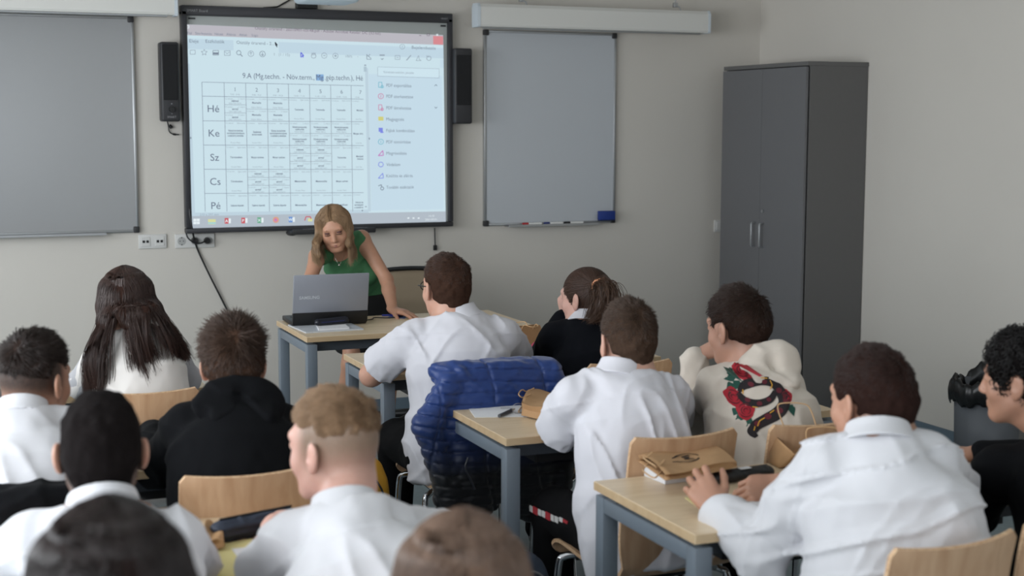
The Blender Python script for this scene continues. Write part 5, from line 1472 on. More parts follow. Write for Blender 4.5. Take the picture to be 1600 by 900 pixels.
# ---- boy with a shaved line in his hair, loose white shirt
if want('line'):
    B = seated('p', 'boy with short brown hair in a loose untucked white shirt, centre right', 1.95, 3.68, WPn(981, 471, 3.86), (-2, -6, 0),
               WPn(898, 622, 3.83), WPn(1042, 612, 3.80), WPn(872, 680, 4.05), (2.24, 4.05, .79), (1.98, 4.36, .79), (2.10, 4.34, .79), b=1.0)
    st = lambda L: .55*sstep(L[:, 2], -.085, -.01)*sstep(-L[:, 1], -.05, -.0)*(L[:, 2] < .10)
    B.body(skin_mat('skin_line_boy', SK['fair'], (78, 60, 50)), st, hands=(dict(d=(.7, .6, 0), n=(0, 0, -1)), dict(d=(-.7, .6, 0), n=(0, 0, -1))), hres=.004)
    hair_short(B.t, B.H, (70, 54, 44), .024, .004, -.078, strand=.018, n=2600, seed=21, zside=-.055, messy=.7, comb=(.2, .6, .3))
    brows(B, (80, 60, 48)); eyes(B)
    ex = [cap(B.hips+np.array([-.13, .0, -.02]), B.hips+np.array([-.15, -.03, -.13]), .06, .045, .05, (0, 1, 0), .6)]
    shirt(B, M_shirtA, 'short', sl=.80, seed=9.3, fold=.013, loose=.030, h=.006, slinf=.022, fx=14, fz=3, sk=.3, extra=ex, inf=.018)
    legs(B)
    # printed side stripe of the trousers
    a = B.hipj[0]+np.array([-.0, .12, .0]); b_ = B.knees[0]; pr = MB(); n_ = 11
    for i in range(n_):
        t = i/(n_-1); c = a+(b_-a)*t-B.o
        if i in (2, 6, 9): continue
        pr.box((c[0]-.094+.014*t, c[1], c[2]+.012), (.004, .024, .018 if i % 3 else .024), .0)
    pr.build('stripe_print', mat('stripe_white', (200, 198, 196), .7, bump=.002), B.t)
    pr = MB()
    for i in (2, 6, 9):
        t = i/(n_-1); c = a+(b_-a)*t-B.o; pr.box((c[0]-.095+.014*t, c[1], c[2]+.012), (.004, .034, .022), .0)
    pr.build('stripe_print', mat('stripe_red', (160, 34, 44), .7, bump=.002), B.t, label='red stretches of the stripe')

# ---- boy in the printed hoodie
def hoodie_hood(B, m, c, r=.085, drop=.06, seed=1., h=.006, back=.06, w=1.0):
    """hood lying on the back: folded ring round the neck plus the hanging pouch"""
    up, fr, rt = B.up, B.front, B.right
    P = []; pts = []
    for k in range(13):
        a = math.radians(-150+300*k/12); # around the neck from throat-left over the back to throat-right
        pts.append(c+rt*math.sin(a)*r*w*1.0-fr*math.cos(a)*r*.95+up*(.018*math.cos(a)-.028*(1-math.cos(a))*.9))
    for a, b in zip(pts, pts[1:]): P.append(cap(a, b, .022, .022, .014))
    p0 = c-fr*(r*.7)+up*.010; p1 = c-fr*(r+back*.55)-up*drop
    P.append(ell((p0+p1)/2+up*.010, np.stack([rt, fr, up], 1), (r*1.30*w, .034, drop*.62+.045), .035))
    P.append(cap(p1-rt*.055*w, p1+rt*.055*w, .026, .026, .03))
    P.append(cap(c-fr*(r+.052)+up*.05+rt*.0, c-fr*(r+.03)-up*.02, .022, .008, .03, op='s'))
    P.append(B.cut_neck(.055, .0))
    P.append(folds(c, rt, .007, 13, 11, 10, .9, seed, .001))
    return B.cloth('hood', P, m, h)
if want('hood'):
    B = seated('p', 'boy in an off-white hoodie with a snake and roses printed on the back', 2.40, 3.68, WPn(1151, 452, 3.88), (20, -8, 0),
               WPn(1122, 604, 3.86), WPn(1225, 604, 3.80), WPn(1088, 650, 4.10), (2.66, 4.00, .79), WPn(1086, 556, 4.13), (2.40, 4.34, .79), b=1.04)
    st = lambda L: .5*sstep(L[:, 2], -.08, -.02)*sstep(-L[:, 1], -.03, .01)*(L[:, 2] < .08)
    B.body(skin_mat('skin_hoodie_boy', SK['mid'], (50, 38, 34)), st, hands=(dict(d=(.92, -.15, .42), n=(.35, -.1, -.95), curl=(.25, .6, .75, .85), thumb=(.5, .6), sc=1.05), dict(d=(-.7, .6, 0), n=(0, 0, -1))), hres=.0032)
    hair_short(B.t, B.H, (48, 34, 28), .024, .007, -.055, strand=.022, n=2800, seed=31, messy=.6, fringe=.6)
    brows(B, (44, 32, 28)); eyes(B)
    M_hood = mat('cream_fleece', (206, 196, 184), .9, bump=.006, bscale=600, var=.02, vscale=10, sheen=.2); add_creases(M_hood, 5, .005)
    hd = shirt(B, M_hood, 'long', seed=13., fold=.010, loose=.020, inf=.020, yoke=False, collar=False, h=.0065, fx=9, fz=5, slinf=.018)
    hoodie_hood(B, M_hood, B.neck-B.up*.014+B.right*.034, .080, .064, 2., back=.036, w=.94)
    legs(B)
    HOODIE = (B, hd)

# ---- big boy in the white long-sleeved shirt
if want('big'):
    B = seated('p', 'heavily built boy in a white long-sleeved shirt holding a black case, right foreground', 2.04, 2.55, WPn(1362, 544, 2.78), (11, -7, 0),
               WPn(1294, 735, 2.74), WPn(1448, 722, 2.66), WPn(1192, 856, 2.86), (2.42, 2.90, .80), WPn(1122, 800, 3.05), WPn(1222, 757, 3.16), b=1.28, hs=1.02, fat=.10, nz=.058)
    st = lambda L: .4*sstep(L[:, 2], -.08, -.03)*sstep(-L[:, 1], -.02, .01)*(L[:, 2] < .08)
    B.body(skin_mat('skin_big_boy', SK['tan'], (44, 30, 26)), st, hands=(dict(d=(-.22, .62, .62), n=(.55, .62, -.55), curl=(.55, .62, .68, .75), thumb=(.8, .3), spread=.13), dict(d=(-.95, .18, -.12), n=(-.22, .72, -.65), curl=(.42, .55, .65, .75), thumb=(.45, .35), spread=.06)), hres=.0026)
    hair_short(B.t, B.H, (46, 30, 26), .020, .009, -.075, strand=.013, n=3600, seed=41, messy=.45)
    brows(B, (40, 28, 24)); eyes(B)
    sd = B.up; ex = []
    o = shirt(B, M_shirtB, 'long', seed=17., fold=.009, loose=.016, h=.0065, slinf=.015, fx=6, fz=6, inf=.012, waist=1.12, yoke=False,
          extra=[creases(B.hips+B.up*.2, B.right*.95+B.up*.25, B.up, .011, 17, 4., 1.2), creases(B.elb[0], np.cross(_n(B.wri[0]-B.elb[0]), [0, 0, 1]), _n(B.wri[0]-B.elb[0]), .004, 18, 8., 0)])
    for q in (0, 1):
        d = _n(B.elb[q]-B.wri[q]); P = [cap(B.wri[q]+d*.018, B.wri[q]+d*.065, .037, .041, .01), cap(B.wri[q]-d*.05, B.wri[q]+d*.022, .034, .034, .003, op='s')]
        B.cloth('shirt_cuff', P, M_shirtB, .0035)
    legs(B)
    d = _n(B.wri[1]-B.elb[1]); c = B.wri[1]-d*.004-B.o; s1 = _n(np.cross(d, [0, 0, 1])); s2 = np.cross(d, s1)
    MB().tube([c+(s1*math.cos(a)*.034+s2*math.sin(a)*.024) for a in [k*math.pi/9 for k in range(18)]], .006, 8, True).build('wristband', mat('band_navy', (24, 26, 44), .6, bump=.003), B.t, smooth=True)

# ---- curly-haired boy at the right edge
if want('curly'):
    B = seated('p', 'boy with curly black hair in a black fleece at the right edge', 2.66, 2.62, WPn(1602, 521, 2.92), (36, -4, 0),
               WPn(1558, 738, 2.90), (2.93, 2.74, .89), WPn(1528, 800, 3.06), (3.02, 3.00, .79), (2.50, 3.24, .785), (2.80, 3.26, .785), b=1.0)
    B.body(skin_mat('skin_curly_boy', SK['tan']), None, hands=(dict(d=(.3, .9, 0), n=(0, 0, -1)), dict(d=(-.7, .6, 0), n=(0, 0, -1))), hres=.004)
    H = B.H; hs_ = hair_short(B.t, H, (18, 15, 15), .030, .016, -.060, strand=.010, n=1200, seed=51, messy=1., rough=.55)
    rs = np.random.RandomState(3); me = hs_.data; co = np.zeros(len(me.vertices)*3, F4); me.vertices.foreach_get('co', co); co = co.reshape(-1, 3); nr = np.zeros(len(me.vertices)*3, F4); me.vertices.foreach_get('normal', nr); nr = nr.reshape(-1, 3)
    pick = rs.choice(len(co), 900); paths = []
    t = np.linspace(0, 1, 11)
    for i in pick:
        n_ = nr[i]; a = _n(np.cross(n_, rs.randn(3))); b = np.cross(n_, a); ph = rs.rand()*6.28; r_ = .006+.003*rs.rand()
        paths.append(co[i][None]+n_[None]*(.016*t[:, None]-.003)+(a[None]*np.cos(ph+t*9)[:, None]+b[None]*np.sin(ph+t*9)[:, None])*r_)
    strands_mesh('hair_curls', np.array(paths), .0022, MATS['hair_18_15_15'], hs_)
    brows(B, (18, 14, 14)); eyes(B); lips(B, (150, 92, 84))
    M_fl = mat('charcoal_fleece', (38, 38, 42), .95, bump=.02, bscale=260, var=.35, vscale=120)
    shirt(B, M_blackcl, 'long', seed=23., fold=.010, loose=.022, inf=.016, yoke=False, collar=False, h=.0075, slinf=.016)
    B.collar(M_shirtB, r=.062, hgt=.018, off=.02)
    hoodie_hood(B, M_fl, B.neck+B.up*.0, .090, .06, 4.)
    legs(B)

# ---- boy in the black hooded sweatshirt
if want('bhood'):
    B = seated('p', 'boy with tousled brown hair in a black hooded sweatshirt, seen from behind', .75, 3.70, WPn(363, 503, 4.0), (-11, -3, 0),
               WPn(292, 668, 3.93), WPn(437, 668, 3.93), WPn(242, 730, 4.16), WPn(478, 722, 4.14), (.62, 4.42, .79), (.88, 4.42, .79), b=1.12)
    B.body(skin_mat('skin_black_hoodie_boy', SK['mid']), None, hands=(dict(d=(.6, .7, 0), n=(0, 0, -1)), dict(d=(-.6, .7, 0), n=(0, 0, -1))), hres=.004)
    hair_short(B.t, B.H, (66, 48, 38), .030, .012, -.068, strand=.032, n=3400, seed=61, messy=1.0)
    shirt(B, M_blackcl, 'long', seed=27., fold=.009, loose=.022, inf=.018, yoke=False, collar=False, h=.007, slinf=.018)
    hoodie_hood(B, M_blackcl, B.neck-B.up*.030, .088, .060, 6., w=1.12, back=.035)
    legs(B)

# ---- boy with the faded sides, left
if want('fade'):
    B = seated('p', 'boy with faded dark hair in a white shirt turning his head, at the left edge', .22, 3.70, WPn(53, 523, 3.98), (-46, -6, 0),
               WPn(-28, 674, 3.93), WPn(100, 674, 3.92), (-.06, 4.12, .79), (.46, 4.12, .79), (.10, 4.42, .79), (.32, 4.42, .79), b=1.06, nz=.050)
    st = lambda L: .97*sstep(L[:, 2], -.075, .004)*sstep(-L[:, 1], -.045, .0)*(L[:, 2] < .11)
    B.body(skin_mat('skin_fade_boy', SK['tan'], (40, 30, 26)), st, hands=(dict(d=(.6, .7, 0), n=(0, 0, -1)), dict(d=(-.6, .7, 0), n=(0, 0, -1))), hres=.004)
    hair_short(B.t, B.H, (44, 34, 30), .026, .005, .000, strand=.022, n=2800, seed=71, zside=.018, messy=.5, fringe=.4)
    brows(B, (34, 26, 24)); eyes(B); lips(B, (160, 96, 88))
    shirt(B, M_shirtB, 'long', seed=31., fold=.010, loose=.020, h=.007, slinf=.014)
    legs(B)

# ---- girl with long brown hair
if want('girl'):
    B = seated('p', 'girl with very long dark brown hair in a white top', .66, 4.92, WPn(196, 415, 5.12), (-14, -2, 0),
               WPn(166, 548, 5.10), WPn(262, 548, 5.08), (.50, 5.30, .80), WPn(290, 592, 5.26), (.62, 5.56, .79), (.80, 5.56, .79), b=1.04, hs=.97, female=True)
    B.body(skin_mat('skin_long_hair_girl', SK['fair']), None, hands=(dict(d=(.6, .7, 0), n=(0, 0, -1)), dict(d=(-.6, .7, 0), n=(0, 0, -1))), hres=.004)
    M_top = mat('white_jersey', (222, 218, 214), .85, bump=.004, bscale=400); add_creases(M_top, 4, .003)
    shirt(B, M_top, 'long', seed=37., fold=.006, loose=.010, inf=.010, yoke=False, collar=False, h=.0065, slinf=.010, waist=.95)
    M_slv = mat('grey_sleeve', (176, 176, 180), .85, bump=.004, bscale=400)
    for q in (0, 1): B.cloth('sleeve', B.arm(q, .0135, 1.9)[0:3], M_slv, .007)['label'] = 'grey sleeve'
    g = [(-110, [WPn(163, 500, 5.14), WPn(138, 560, 5.10), WPn(134, 622, 5.08)]), (-70, [WPn(160, 500, 5.06), WPn(140, 560, 4.99), WPn(150, 625, 4.98)]), (-24, [WPn(178, 492, 4.98), WPn(160, 545, 4.94), WPn(158, 612, 4.93)]),
         (-18, [WPn(192, 490, 4.96), WPn(205, 530, 4.93), WPn(212, 575, 4.92)]), (20, [WPn(216, 490, 4.96), WPn(220, 540, 4.93), WPn(234, 602, 4.92)]), (38, [WPn(228, 486, 4.96), WPn(232, 525, 4.93), WPn(246, 575, 4.93)]),
         (46, [WPn(240, 484, 4.98), WPn(264, 520, 4.95), WPn(283, 560, 4.96)]), (110, [WPn(244, 480, 5.08), WPn(272, 520, 5.03), WPn(288, 566, 5.05)])]
    long_hair(B, (52, 34, 28), g, n=3400, seed=5, wav=.013, under=.019, spread=.0075, ends=.05, part=-.004, th=.008, top_th=.012)
    legs(B)

# ---- pupil cut by the left edge
if want('edge'):
    B = seated('p', 'pupil in a white top mostly cut off by the left edge of the photo', -.02, 4.94, (-.05, 5.15, 1.22), (-5, -2, 0),
               (-.19, 5.12, .925), (.145, 5.12, .925), (-.26, 5.36, .79), (.20, 5.36, .79), (-.1, 5.56, .79), (.04, 5.56, .79), b=1.0, hs=.97, female=True)
    B.body(skin_mat('skin_edge_pupil', SK['fair']), None, hands=(dict(d=(.6, .7, 0), n=(0, 0, -1)), dict(d=(-.6, .7, 0), n=(0, 0, -1))), hres=.005)
    shirt(B, M_shirtB, 'long', seed=41., fold=.007, loose=.012, inf=.010, yoke=False, collar=False, h=.008, slinf=.010)
    g = [(-100, [(-.15, 5.10, .98), (-.16, 5.05, .85)]), (0, [(-.02, 5.0, .98), (-.02, 4.95, .82)]), (100, [(.045, 5.08, .98), (.06, 5.04, .88)])]
    long_hair(B, (26, 20, 20), g, n=900, seed=6)
    legs(B)

# ---- close-cropped black-haired boy
if want('black'):
    B = seated('p', 'boy with close-cropped black hair in a white shirt, lower left', .30, 2.56, WPn(155, 612, 2.90), (-6, 2, 0),
               WPn(50, 846, 2.84), WPn(272, 844, 2.82), (.04, 3.02, .79), (.51, 3.06, .79), (.18, 3.30, .79), (.44, 3.30, .79), b=1.04, hs=1.0, nz=.068)
    st = lambda L: .92*sstep(L[:, 2], -.085, -.055)*sstep(-L[:, 1], -.05, -.03)
    B.body(skin_mat('skin_black_hair_boy', SK['mid'], (30, 26, 26)), st, hands=(dict(d=(.6, .7, 0), n=(0, 0, -1)), dict(d=(-.6, .7, 0), n=(0, 0, -1))), hres=.004)
    hair_short(B.t, B.H, (24, 20, 20), .009, .005, -.078, strand=.005, n=5000, seed=81, messy=.25, rough=.6)
    shirt(B, M_shirtB, 'long', seed=43., fold=.011, loose=.016, h=.0065, slinf=.013, inf=.012)
    legs(B)

# ---- blond boy with shaved sides
if want('blond'):
    B = seated('p', 'blond boy with shaved sides in a white short-sleeved shirt, lower centre', .82, 2.56, WPn(520, 609, 2.93), (38, -5, 0),
               WPn(460, 846, 2.86), WPn(618, 842, 2.80), WPn(404, 908, 3.04), (1.10, 3.0, .79), (.74, 3.28, .79), (.96, 3.28, .79), b=1.06, hs=1.0, nz=.068)
    st = lambda L: .95*sstep(L[:, 2], -.085, .03)*sstep(-L[:, 1], -.06, -.01)
    B.body(skin_mat('skin_blond_boy', SK['rosy'], (122, 102, 84)), st, hands=(dict(d=(.6, .7, 0), n=(0, 0, -1)), dict(d=(-.6, .7, 0), n=(0, 0, -1))), hres=.004)
    hair_short(B.t, B.H, (142, 114, 88), .018, .001, .018, strand=.017, n=4200, seed=91, zside=.035, messy=.45, fringe=.5)
    brows(B, (130, 100, 76)); eyes(B); lips(B, (186, 110, 100))
    shirt(B, M_shirtB, 'short', sl=.8, seed=47., fold=.010, loose=.020, h=.006, slinf=.016, inf=.014)
    legs(B)

# ---- two heads in the foreground
for k_, nm, lb, hx, hy, tp, hc, yw_ in (('fgl', 1, 'person with long dark brown hair, only the head top showing at the bottom left', .19, 1.42, WPn(166, 776, 1.78), (34, 24, 22), 4),
                                ('fgr', 2, 'person with long light brown hair, only the head top showing at the bottom centre', .70, 1.50, WPn(721, 796, 1.90), (112, 90, 76), -14)):
    if not want(k_): continue
    c = np.array(tp); x, y, z = c
    B = seated('p', lb, hx, hy, c, (yw_, -4, 0), (x-.17, y-.02, z-.30), (x+.17, y-.02, z-.30), (x-.24, y+.15, z-.47), (x+.24, y+.15, z-.47), (x-.1, y+.36, z-.45), (x+.1, y+.36, z-.45), b=.96, hs=.94, lift=-.014, female=True)
    B.body(skin_mat('skin_front_%d' % nm, SK['fair']), None, hands=(None, None))
    shirt(B, M_shirtB, 'long', seed=51.+nm, yoke=False, collar=True, h=.009)
    g = [(-115, [(x-.085, y+.02, z-.24), (x-.10, y+.03, z-.46)]), (-60, [(x-.092, y-.05, z-.24), (x-.11, y-.09, z-.5)]), (0, [(x, y-.13, z-.28), (x, y-.16, z-.52)]), (60, [(x+.092, y-.05, z-.24), (x+.11, y-.09, z-.5)]), (115, [(x+.085, y+.02, z-.24), (x+.10, y+.03, z-.46)])]
    long_hair(B, hc, g, n=3200, seed=10+nm, wav=.004, spread=.010, r0=.0009, th=.012, ring=(.086, .104, -.03), rough=.3, part=.006, nsurf=6000)
    legs(B)

# ---- the teacher
if want('teacher'):
    RS, LS = WPn(496, 401, 7.19), WPn(565, 373, 7.26)
    B = Body('t', 'blonde teacher in a green sleeveless dress leaning over the desk with the laptop', (2.27, 7.46, 0), WPn(516, 326, 7.10), (163, -22, 9), .96,
             WPn(533, 386, 7.25), [LS, RS], (2.215, 7.46, .805), [WPn(604, 437, 7.14), WPn(484, 438, 7.12)], [WPn(614, 484, 6.98), (1.80, 6.95, .80)],
             [(2.32, 7.38, .45), (2.09, 7.36, .45)], [(2.32, 7.46, .085), (2.05, 7.50, .085)], .86, female=True, lids=True)
    sk = skin_mat('skin_teacher', (206, 154, 126))
    B.body(sk, None, hands=(dict(d=(.55, -.75, -.12), n=(0, -.1, -1), curl=(.12, .12, .15, .2), thumb=(.7, .1), spread=.13, sc=.95), dict(d=(.1, -.95, -.1), n=(0, 0, -1), curl=(.25, .3, .3, .35), sc=.93)), hres=.003, head_res=.003, bres=.008)
    M_green = mat('green_dress', (64, 116, 76), .8, bump=.004, bscale=500, var=.03, vscale=9); add_creases(M_green, 6, .004)
    P = B.torso(.012, .006, .86)
    P = [P[0]]+[cap(B.neck+(B.sh[q]-B.neck)*.2, B.neck+(B.sh[q]-B.neck)*.86, .044, .052, .03) for q in (0, 1)]
    P += [ell(B.neck-B.up*.17+B.front*.085+B.hr*s*.065, None, (.058, .058, .058), .03) for s in (-1, 1)]
    P += [folds(B.hips, B.right, .005, 6, 14, 5, .3, 3., .001, B.up), B.cut_neck(.070, -.012)]
    d = _n(B.H.p(0, -.03, -.07)-B.neck)
    P.append(ell(B.neck+B.up*.03+B.front*.05, np.stack([B.right, B.front, B.up], 1), (.062, .07, .062), .008, 's'))
    dr = B.cloth('dress', P, M_green, .0055)
    P = [loft(B.hips+B.up*.215, B.hips+B.up*.255, B.right, [(0, .133, .112, 0.006), (1, .136, .114, .005)], .01, .006)]
    B.cloth('belt', P, mat('black_belt', (14, 14, 15), .4, bump=.002), .0055)
    B.cloth('skirt', [loft(B.hips+B.up*.04, np.array([2.20, 7.48, .50]), B.right, [(0, .165, .125, 0), (.3, .178, .135, 0), (1, .165, .14, .0)], .03), folds(B.hips, B.right, .004, 8, 2, 6, .2, 1., 0)], mat('black_skirt', (13, 13, 15), .8, bump=.004), .009)
    B.shoes(M_shoe, M_shoe)
    brows(B, (84, 58, 42), .0024); lips(B, (150, 74, 72)); eyes(B)
    for s in (-1, 1):
        MB().tube([B.H.p(s*(.031+x_), .0885-.9*x_*x_*10, .0065-.10*(.015-abs(x_)))-B.o for x_ in (-.015, -.009, -.003, .003, .009, .015)], .0019, 6).build('eyelashes', mat('mascara', (26, 18, 18), .6, bump=.002), B.t, smooth=True)
        V, Fq = solid([B.H.ell((s*.031, .0782, .0150), (.0150, .0118, .0085), .002)], .0016); fast_mesh('eye_shadow', V-B.o, Fq, mat('eye_makeup', (84, 52, 48), .6, bump=.002), B.t)
    g = [(-150, [WPn(590, 370, 7.03), WPn(556, 440, 7.04)]), (-120, [WPn(560, 385, 7.06), WPn(552, 452, 7.06)])]
    H = B.H
    # falls from both sides of the face, gravity pulls it straight down
    gl = [(-112, [WPn(544, 380, 7.06), WPn(546, 396, 7.05), WPn(545, 414, 7.05)]), (-90, [WPn(549, 376, 7.10), WPn(552, 394, 7.09), WPn(551, 412, 7.08)]), (-60, [WPn(550, 370, 7.16), WPn(555, 386, 7.15), WPn(556, 402, 7.14)]), (0, [WPn(535, 370, 7.24), WPn(535, 385, 7.26), WPn(535, 398, 7.27)]),
          (60, [WPn(495, 378, 7.14), WPn(492, 392, 7.12), WPn(493, 410, 7.10)]), (90, [WPn(492, 378, 7.08), WPn(491, 395, 7.07), WPn(497, 414, 7.06)]), (112, [WPn(495, 382, 7.05), WPn(498, 399, 7.04), WPn(504, 418, 7.04)])]
    long_hair(B, (158, 128, 98), gl, n=1800, seed=77, wav=.008, under=.013, spread=.006, ends=.05, part=.006, ring=(.080, .098, -.015), r0=.0010, fcut=(.080, .118), top_th=.010, th=.007, nsurf=4500)
    n_ = MB(); ch = [WPn(x_, y_, Y_)-B.o for x_, y_, Y_ in ((521, 396, 7.10), (524, 404, 7.08), (530, 413, 7.07), (534, 407, 7.08), (538, 399, 7.11))]
    n_.tube(catmull(ch, 5), .0011, 5); n_.sphere(tuple(WPn(530, 414, 7.055)-B.o), .005)
    n_.build('necklace', mat('silver', (210, 205, 196), .25, metal=.9, bump=.001), B.t, smooth=True)
# ================================================================== things on desks and chairs
def ZP(px, py, z):
    """point of the horizontal plane at height z seen at a photo pixel"""
    v = _f + _r2*((px-800)/FPX) + _u2*((450-py)/FPX); t = (z-CAM_H)/v.z
    return Vector((v.x*t, v.y*t, z))
DT = .75
M_paper = mat('white_paper', (226, 226, 228), .85, bump=.001)
M_yellow = mat('yellow_paper', (222, 212, 150), .85, bump=.001)
M_kraft = mat('kraft_paper', (178, 140, 100), .85, bump=.006, bscale=60, var=.05, vscale=25); add_creases(M_kraft, 9, .002)
M_kraft_in = mat('kraft_paper_inside', (150, 112, 78), .9, bump=.006, bscale=60, var=.05, vscale=25)
M_rope = mat('kraft_twine', (196, 160, 120), .85, bump=.01, bscale=700)
def sheet(pts, z, m, name, label, cat='paper sheet', th=.0012, group=None, wave=0):
    P = [ZP(x, y, z) for x, y in pts]; c = sum(P, Vector())/len(P); c.z = z
    V = []; F = []; n = 9
    a, b, d, e = [p-c for p in P]
    for k in (0, 1):
        for i in range(n):
            for j in range(n):
                u, v = i/(n-1), j/(n-1); p = (a*(1-u)+b*u)*(1-v)+(e*(1-u)+d*u)*v
                V.append((p.x, p.y, th*k+wave*math.sin(3*u+1)*math.sin(2.6*v)**2))
    N = n*n
    for i in range(n-1):
        for j in range(n-1):
            q_ = (i*n+j, (i+1)*n+j, (i+1)*n+j+1, i*n+j+1); F.append(q_[::-1]); F.append(tuple(N+t for t in q_))
    rim = [i*n for i in range(n)]+[(n-1)*n+j for j in range(1, n)]+[i*n+n-1 for i in range(n-2, -1, -1)]+[j for j in range(n-2, 0, -1)]
    for i, j in zip(rim, rim[1:]+rim[:1]): F.append((i, j, N+j, N+i))
    o = mesh_obj(name, V, F, m); o.location = c
    bm = bmesh.new(); bm.from_mesh(o.data); bmesh.ops.recalc_face_normals(bm, faces=bm.faces); bm.to_mesh(o.data); bm.free()
    return tagp(o, label, cat, group)

def bulb_logo(parent, c, ux, uy, s, m):
    """hand-drawn light bulb with zigzag letter; ux points to the screw base, flat strips on the paper"""
    nrm = ux.cross(uy).normalized()
    if nrm.z < 0: nrm = -nrm
    def P(x, y): return c+ux*x*s+uy*y*s+nrm*.0022
    def stroke(pts, r=.022): lay.append(([P(*p) for p in pts], r*s))
    lay = []
    out = [(-.5+.5*0, 0)]
    arc = [(-.08+.46*math.cos(a), .40*math.sin(a)) for a in [math.radians(38+284*k/22) for k in range(23)]]
    stroke([(.55, .17), (.42, .19)]+arc+[(.42, -.19), (.55, -.17)])
    for x in (.58, .66, .74): stroke([(x, -.15), (x, .15)], .034)
    stroke([(.56, .16), (.78, .13)], .02); stroke([(.56, -.16), (.78, -.13)], .02)
    stroke([(.80, 0), (.92, 0)], .05)
    stroke([(-.24, -.2), (.05, -.12), (-.14, 0), (.05, .10), (-.24, .2)], .026)
    mb = MB()
    for pts, r in [(p_, r_*1.5) for p_, r_ in lay]:
        for a, b in zip(pts, pts[1:]):
            d = (b-a); e = d.normalized()*r*.5; n = nrm.cross(d).normalized()*r
            mb.poly([a-e-n, b+e-n, b+e+n, a-e+n])
    return mb.build('printed_logo', m, parent)

def paper_bag(label, mB, mF, bF, bB, z, th_m=.02, th_b=.05, handles=True, logo=None, low=None, gape=.03, hl=.09, hdir=None, group='brown kraft paper bags on the desks'):
    """lying bag: mB,mF = mouth corners (back, front), bF,bB = bottom corners, as photo pixels on the plane z; th = thickness"""
    P = [ZP(*q, z) for q in (mB, mF, bF, bB)]
    c = sum(P, Vector())/4; zb = low if low is not None else DT+.001
    t = thing('paper_bag', label, 'paper bag', (c.x, c.y, zb), group=group); off = Vector((c.x, c.y, zb))
    a, b, d, e = [p-off for p in P]
    n = 12; m = 7; V = []; F = []
    L = ((d-a)+(e-b)).length/2 if False else ((e-a).length+(d-b).length)/2
    rs = random.Random(int(mB[0]))
    def top(u, v):   # u along mouth->bottom, v across back->front
        p = (a*(1-u)+e*u)*(1-v)+(b*(1-u)+d*u)*v
        p = p.copy(); p.z += gape*math.exp(-u*5)*math.sin(math.pi*v)+.004*math.sin(7*u+3*v)-.006*abs(v-.5)*2*u
        return p
    def bot(u, v):
        p = (a*(1-u)+e*u)*(1-v)+(b*(1-u)+d*u)*v; p = p.copy()
        p.z = p.z-(th_m*(1-u)+th_b*u)+.003*math.sin(5*u+2); p.z = max(p.z, .0015)
        o_ = (p-(a+b+d+e)/4)*.01; return p+o_
    top_i, bot_i = {}, {}
    for i in range(n+1):
        for j in range(m+1): top_i[i, j] = len(V); V.append(top(i/n, j/m))
    for i in range(n+1):
        for j in range(m+1): bot_i[i, j] = len(V); V.append(bot(i/n, j/m))
    for i in range(n):
        for j in range(m):
            F.append((top_i[i, j], top_i[i+1, j], top_i[i+1, j+1], top_i[i, j+1])); F.append((bot_i[i, j], bot_i[i, j+1], bot_i[i+1, j+1], bot_i[i+1, j]))
    # gussets, folded inwards
    for j, w in ((0, .06), (m, -.06)):
        g = []
        for i in range(n+1):
            pt, pb = V[top_i[i, j]], V[bot_i[i, j]]; mid = (pt+pb)/2; cr = (b-a if j == 0 else a-b).normalized(); fold = .018*(1-i/n)
            g.append(len(V)); V.append(mid+cr*fold)
        for i in range(n):
            F.append((top_i[i, j], g[i], g[i+1], top_i[i+1, j])); F.append((g[i], bot_i[i, j], bot_i[i+1, j], g[i+1]))
    for j in range(m): F.append((top_i[n, j], bot_i[n, j], bot_i[n, j+1], top_i[n, j+1]))
    o = mesh_obj('bag_body', V, F, M_kraft, t, smooth=True)
    o.data.set_sharp_from_angle(angle=math.radians(30))
    sm = o.modifiers.new('thickness', 'SOLIDIFY'); sm.thickness = .0007; sm.offset = 0
    if handles:
        ax = (a+b-d-e).normalized() if hdir is None else Vector(hdir)
        for k, f_ in enumerate((top, bot)):
            p0, p1 = f_(.02, .28), f_(.02, .72); w = (p1-p0)
            dz = Vector((0, 0, .010 if k == 0 else -.002))
            pts = [p0-ax*.03, p0+ax*.01, p0+ax*hl*.75+w*.02+dz, p0+ax*hl+w*.25+dz*1.5, p1+ax*hl-w*.25+dz*1.5, p1+ax*hl*.75-w*.02+dz, p1+ax*.01, p1-ax*.03]
            pts = [Vector((q.x, q.y, max(q.z, .004))) for q in pts]
            MB().tube(catmull(pts, 5), .0022, 6).build('twine_handle', M_rope, t, smooth=True)
    if logo:
        u, v, s, flip = logo; c0 = top(u, v); ux = (top(u-.02, v)-top(u+.02, v)).normalized()*(1 if not flip else -1); uy = (top(u, v+.02)-top(u, v-.02)).normalized()
        bulb_logo(t, c0+Vector((0, 0, .001)), ux, uy, s, M_ink)
    return t

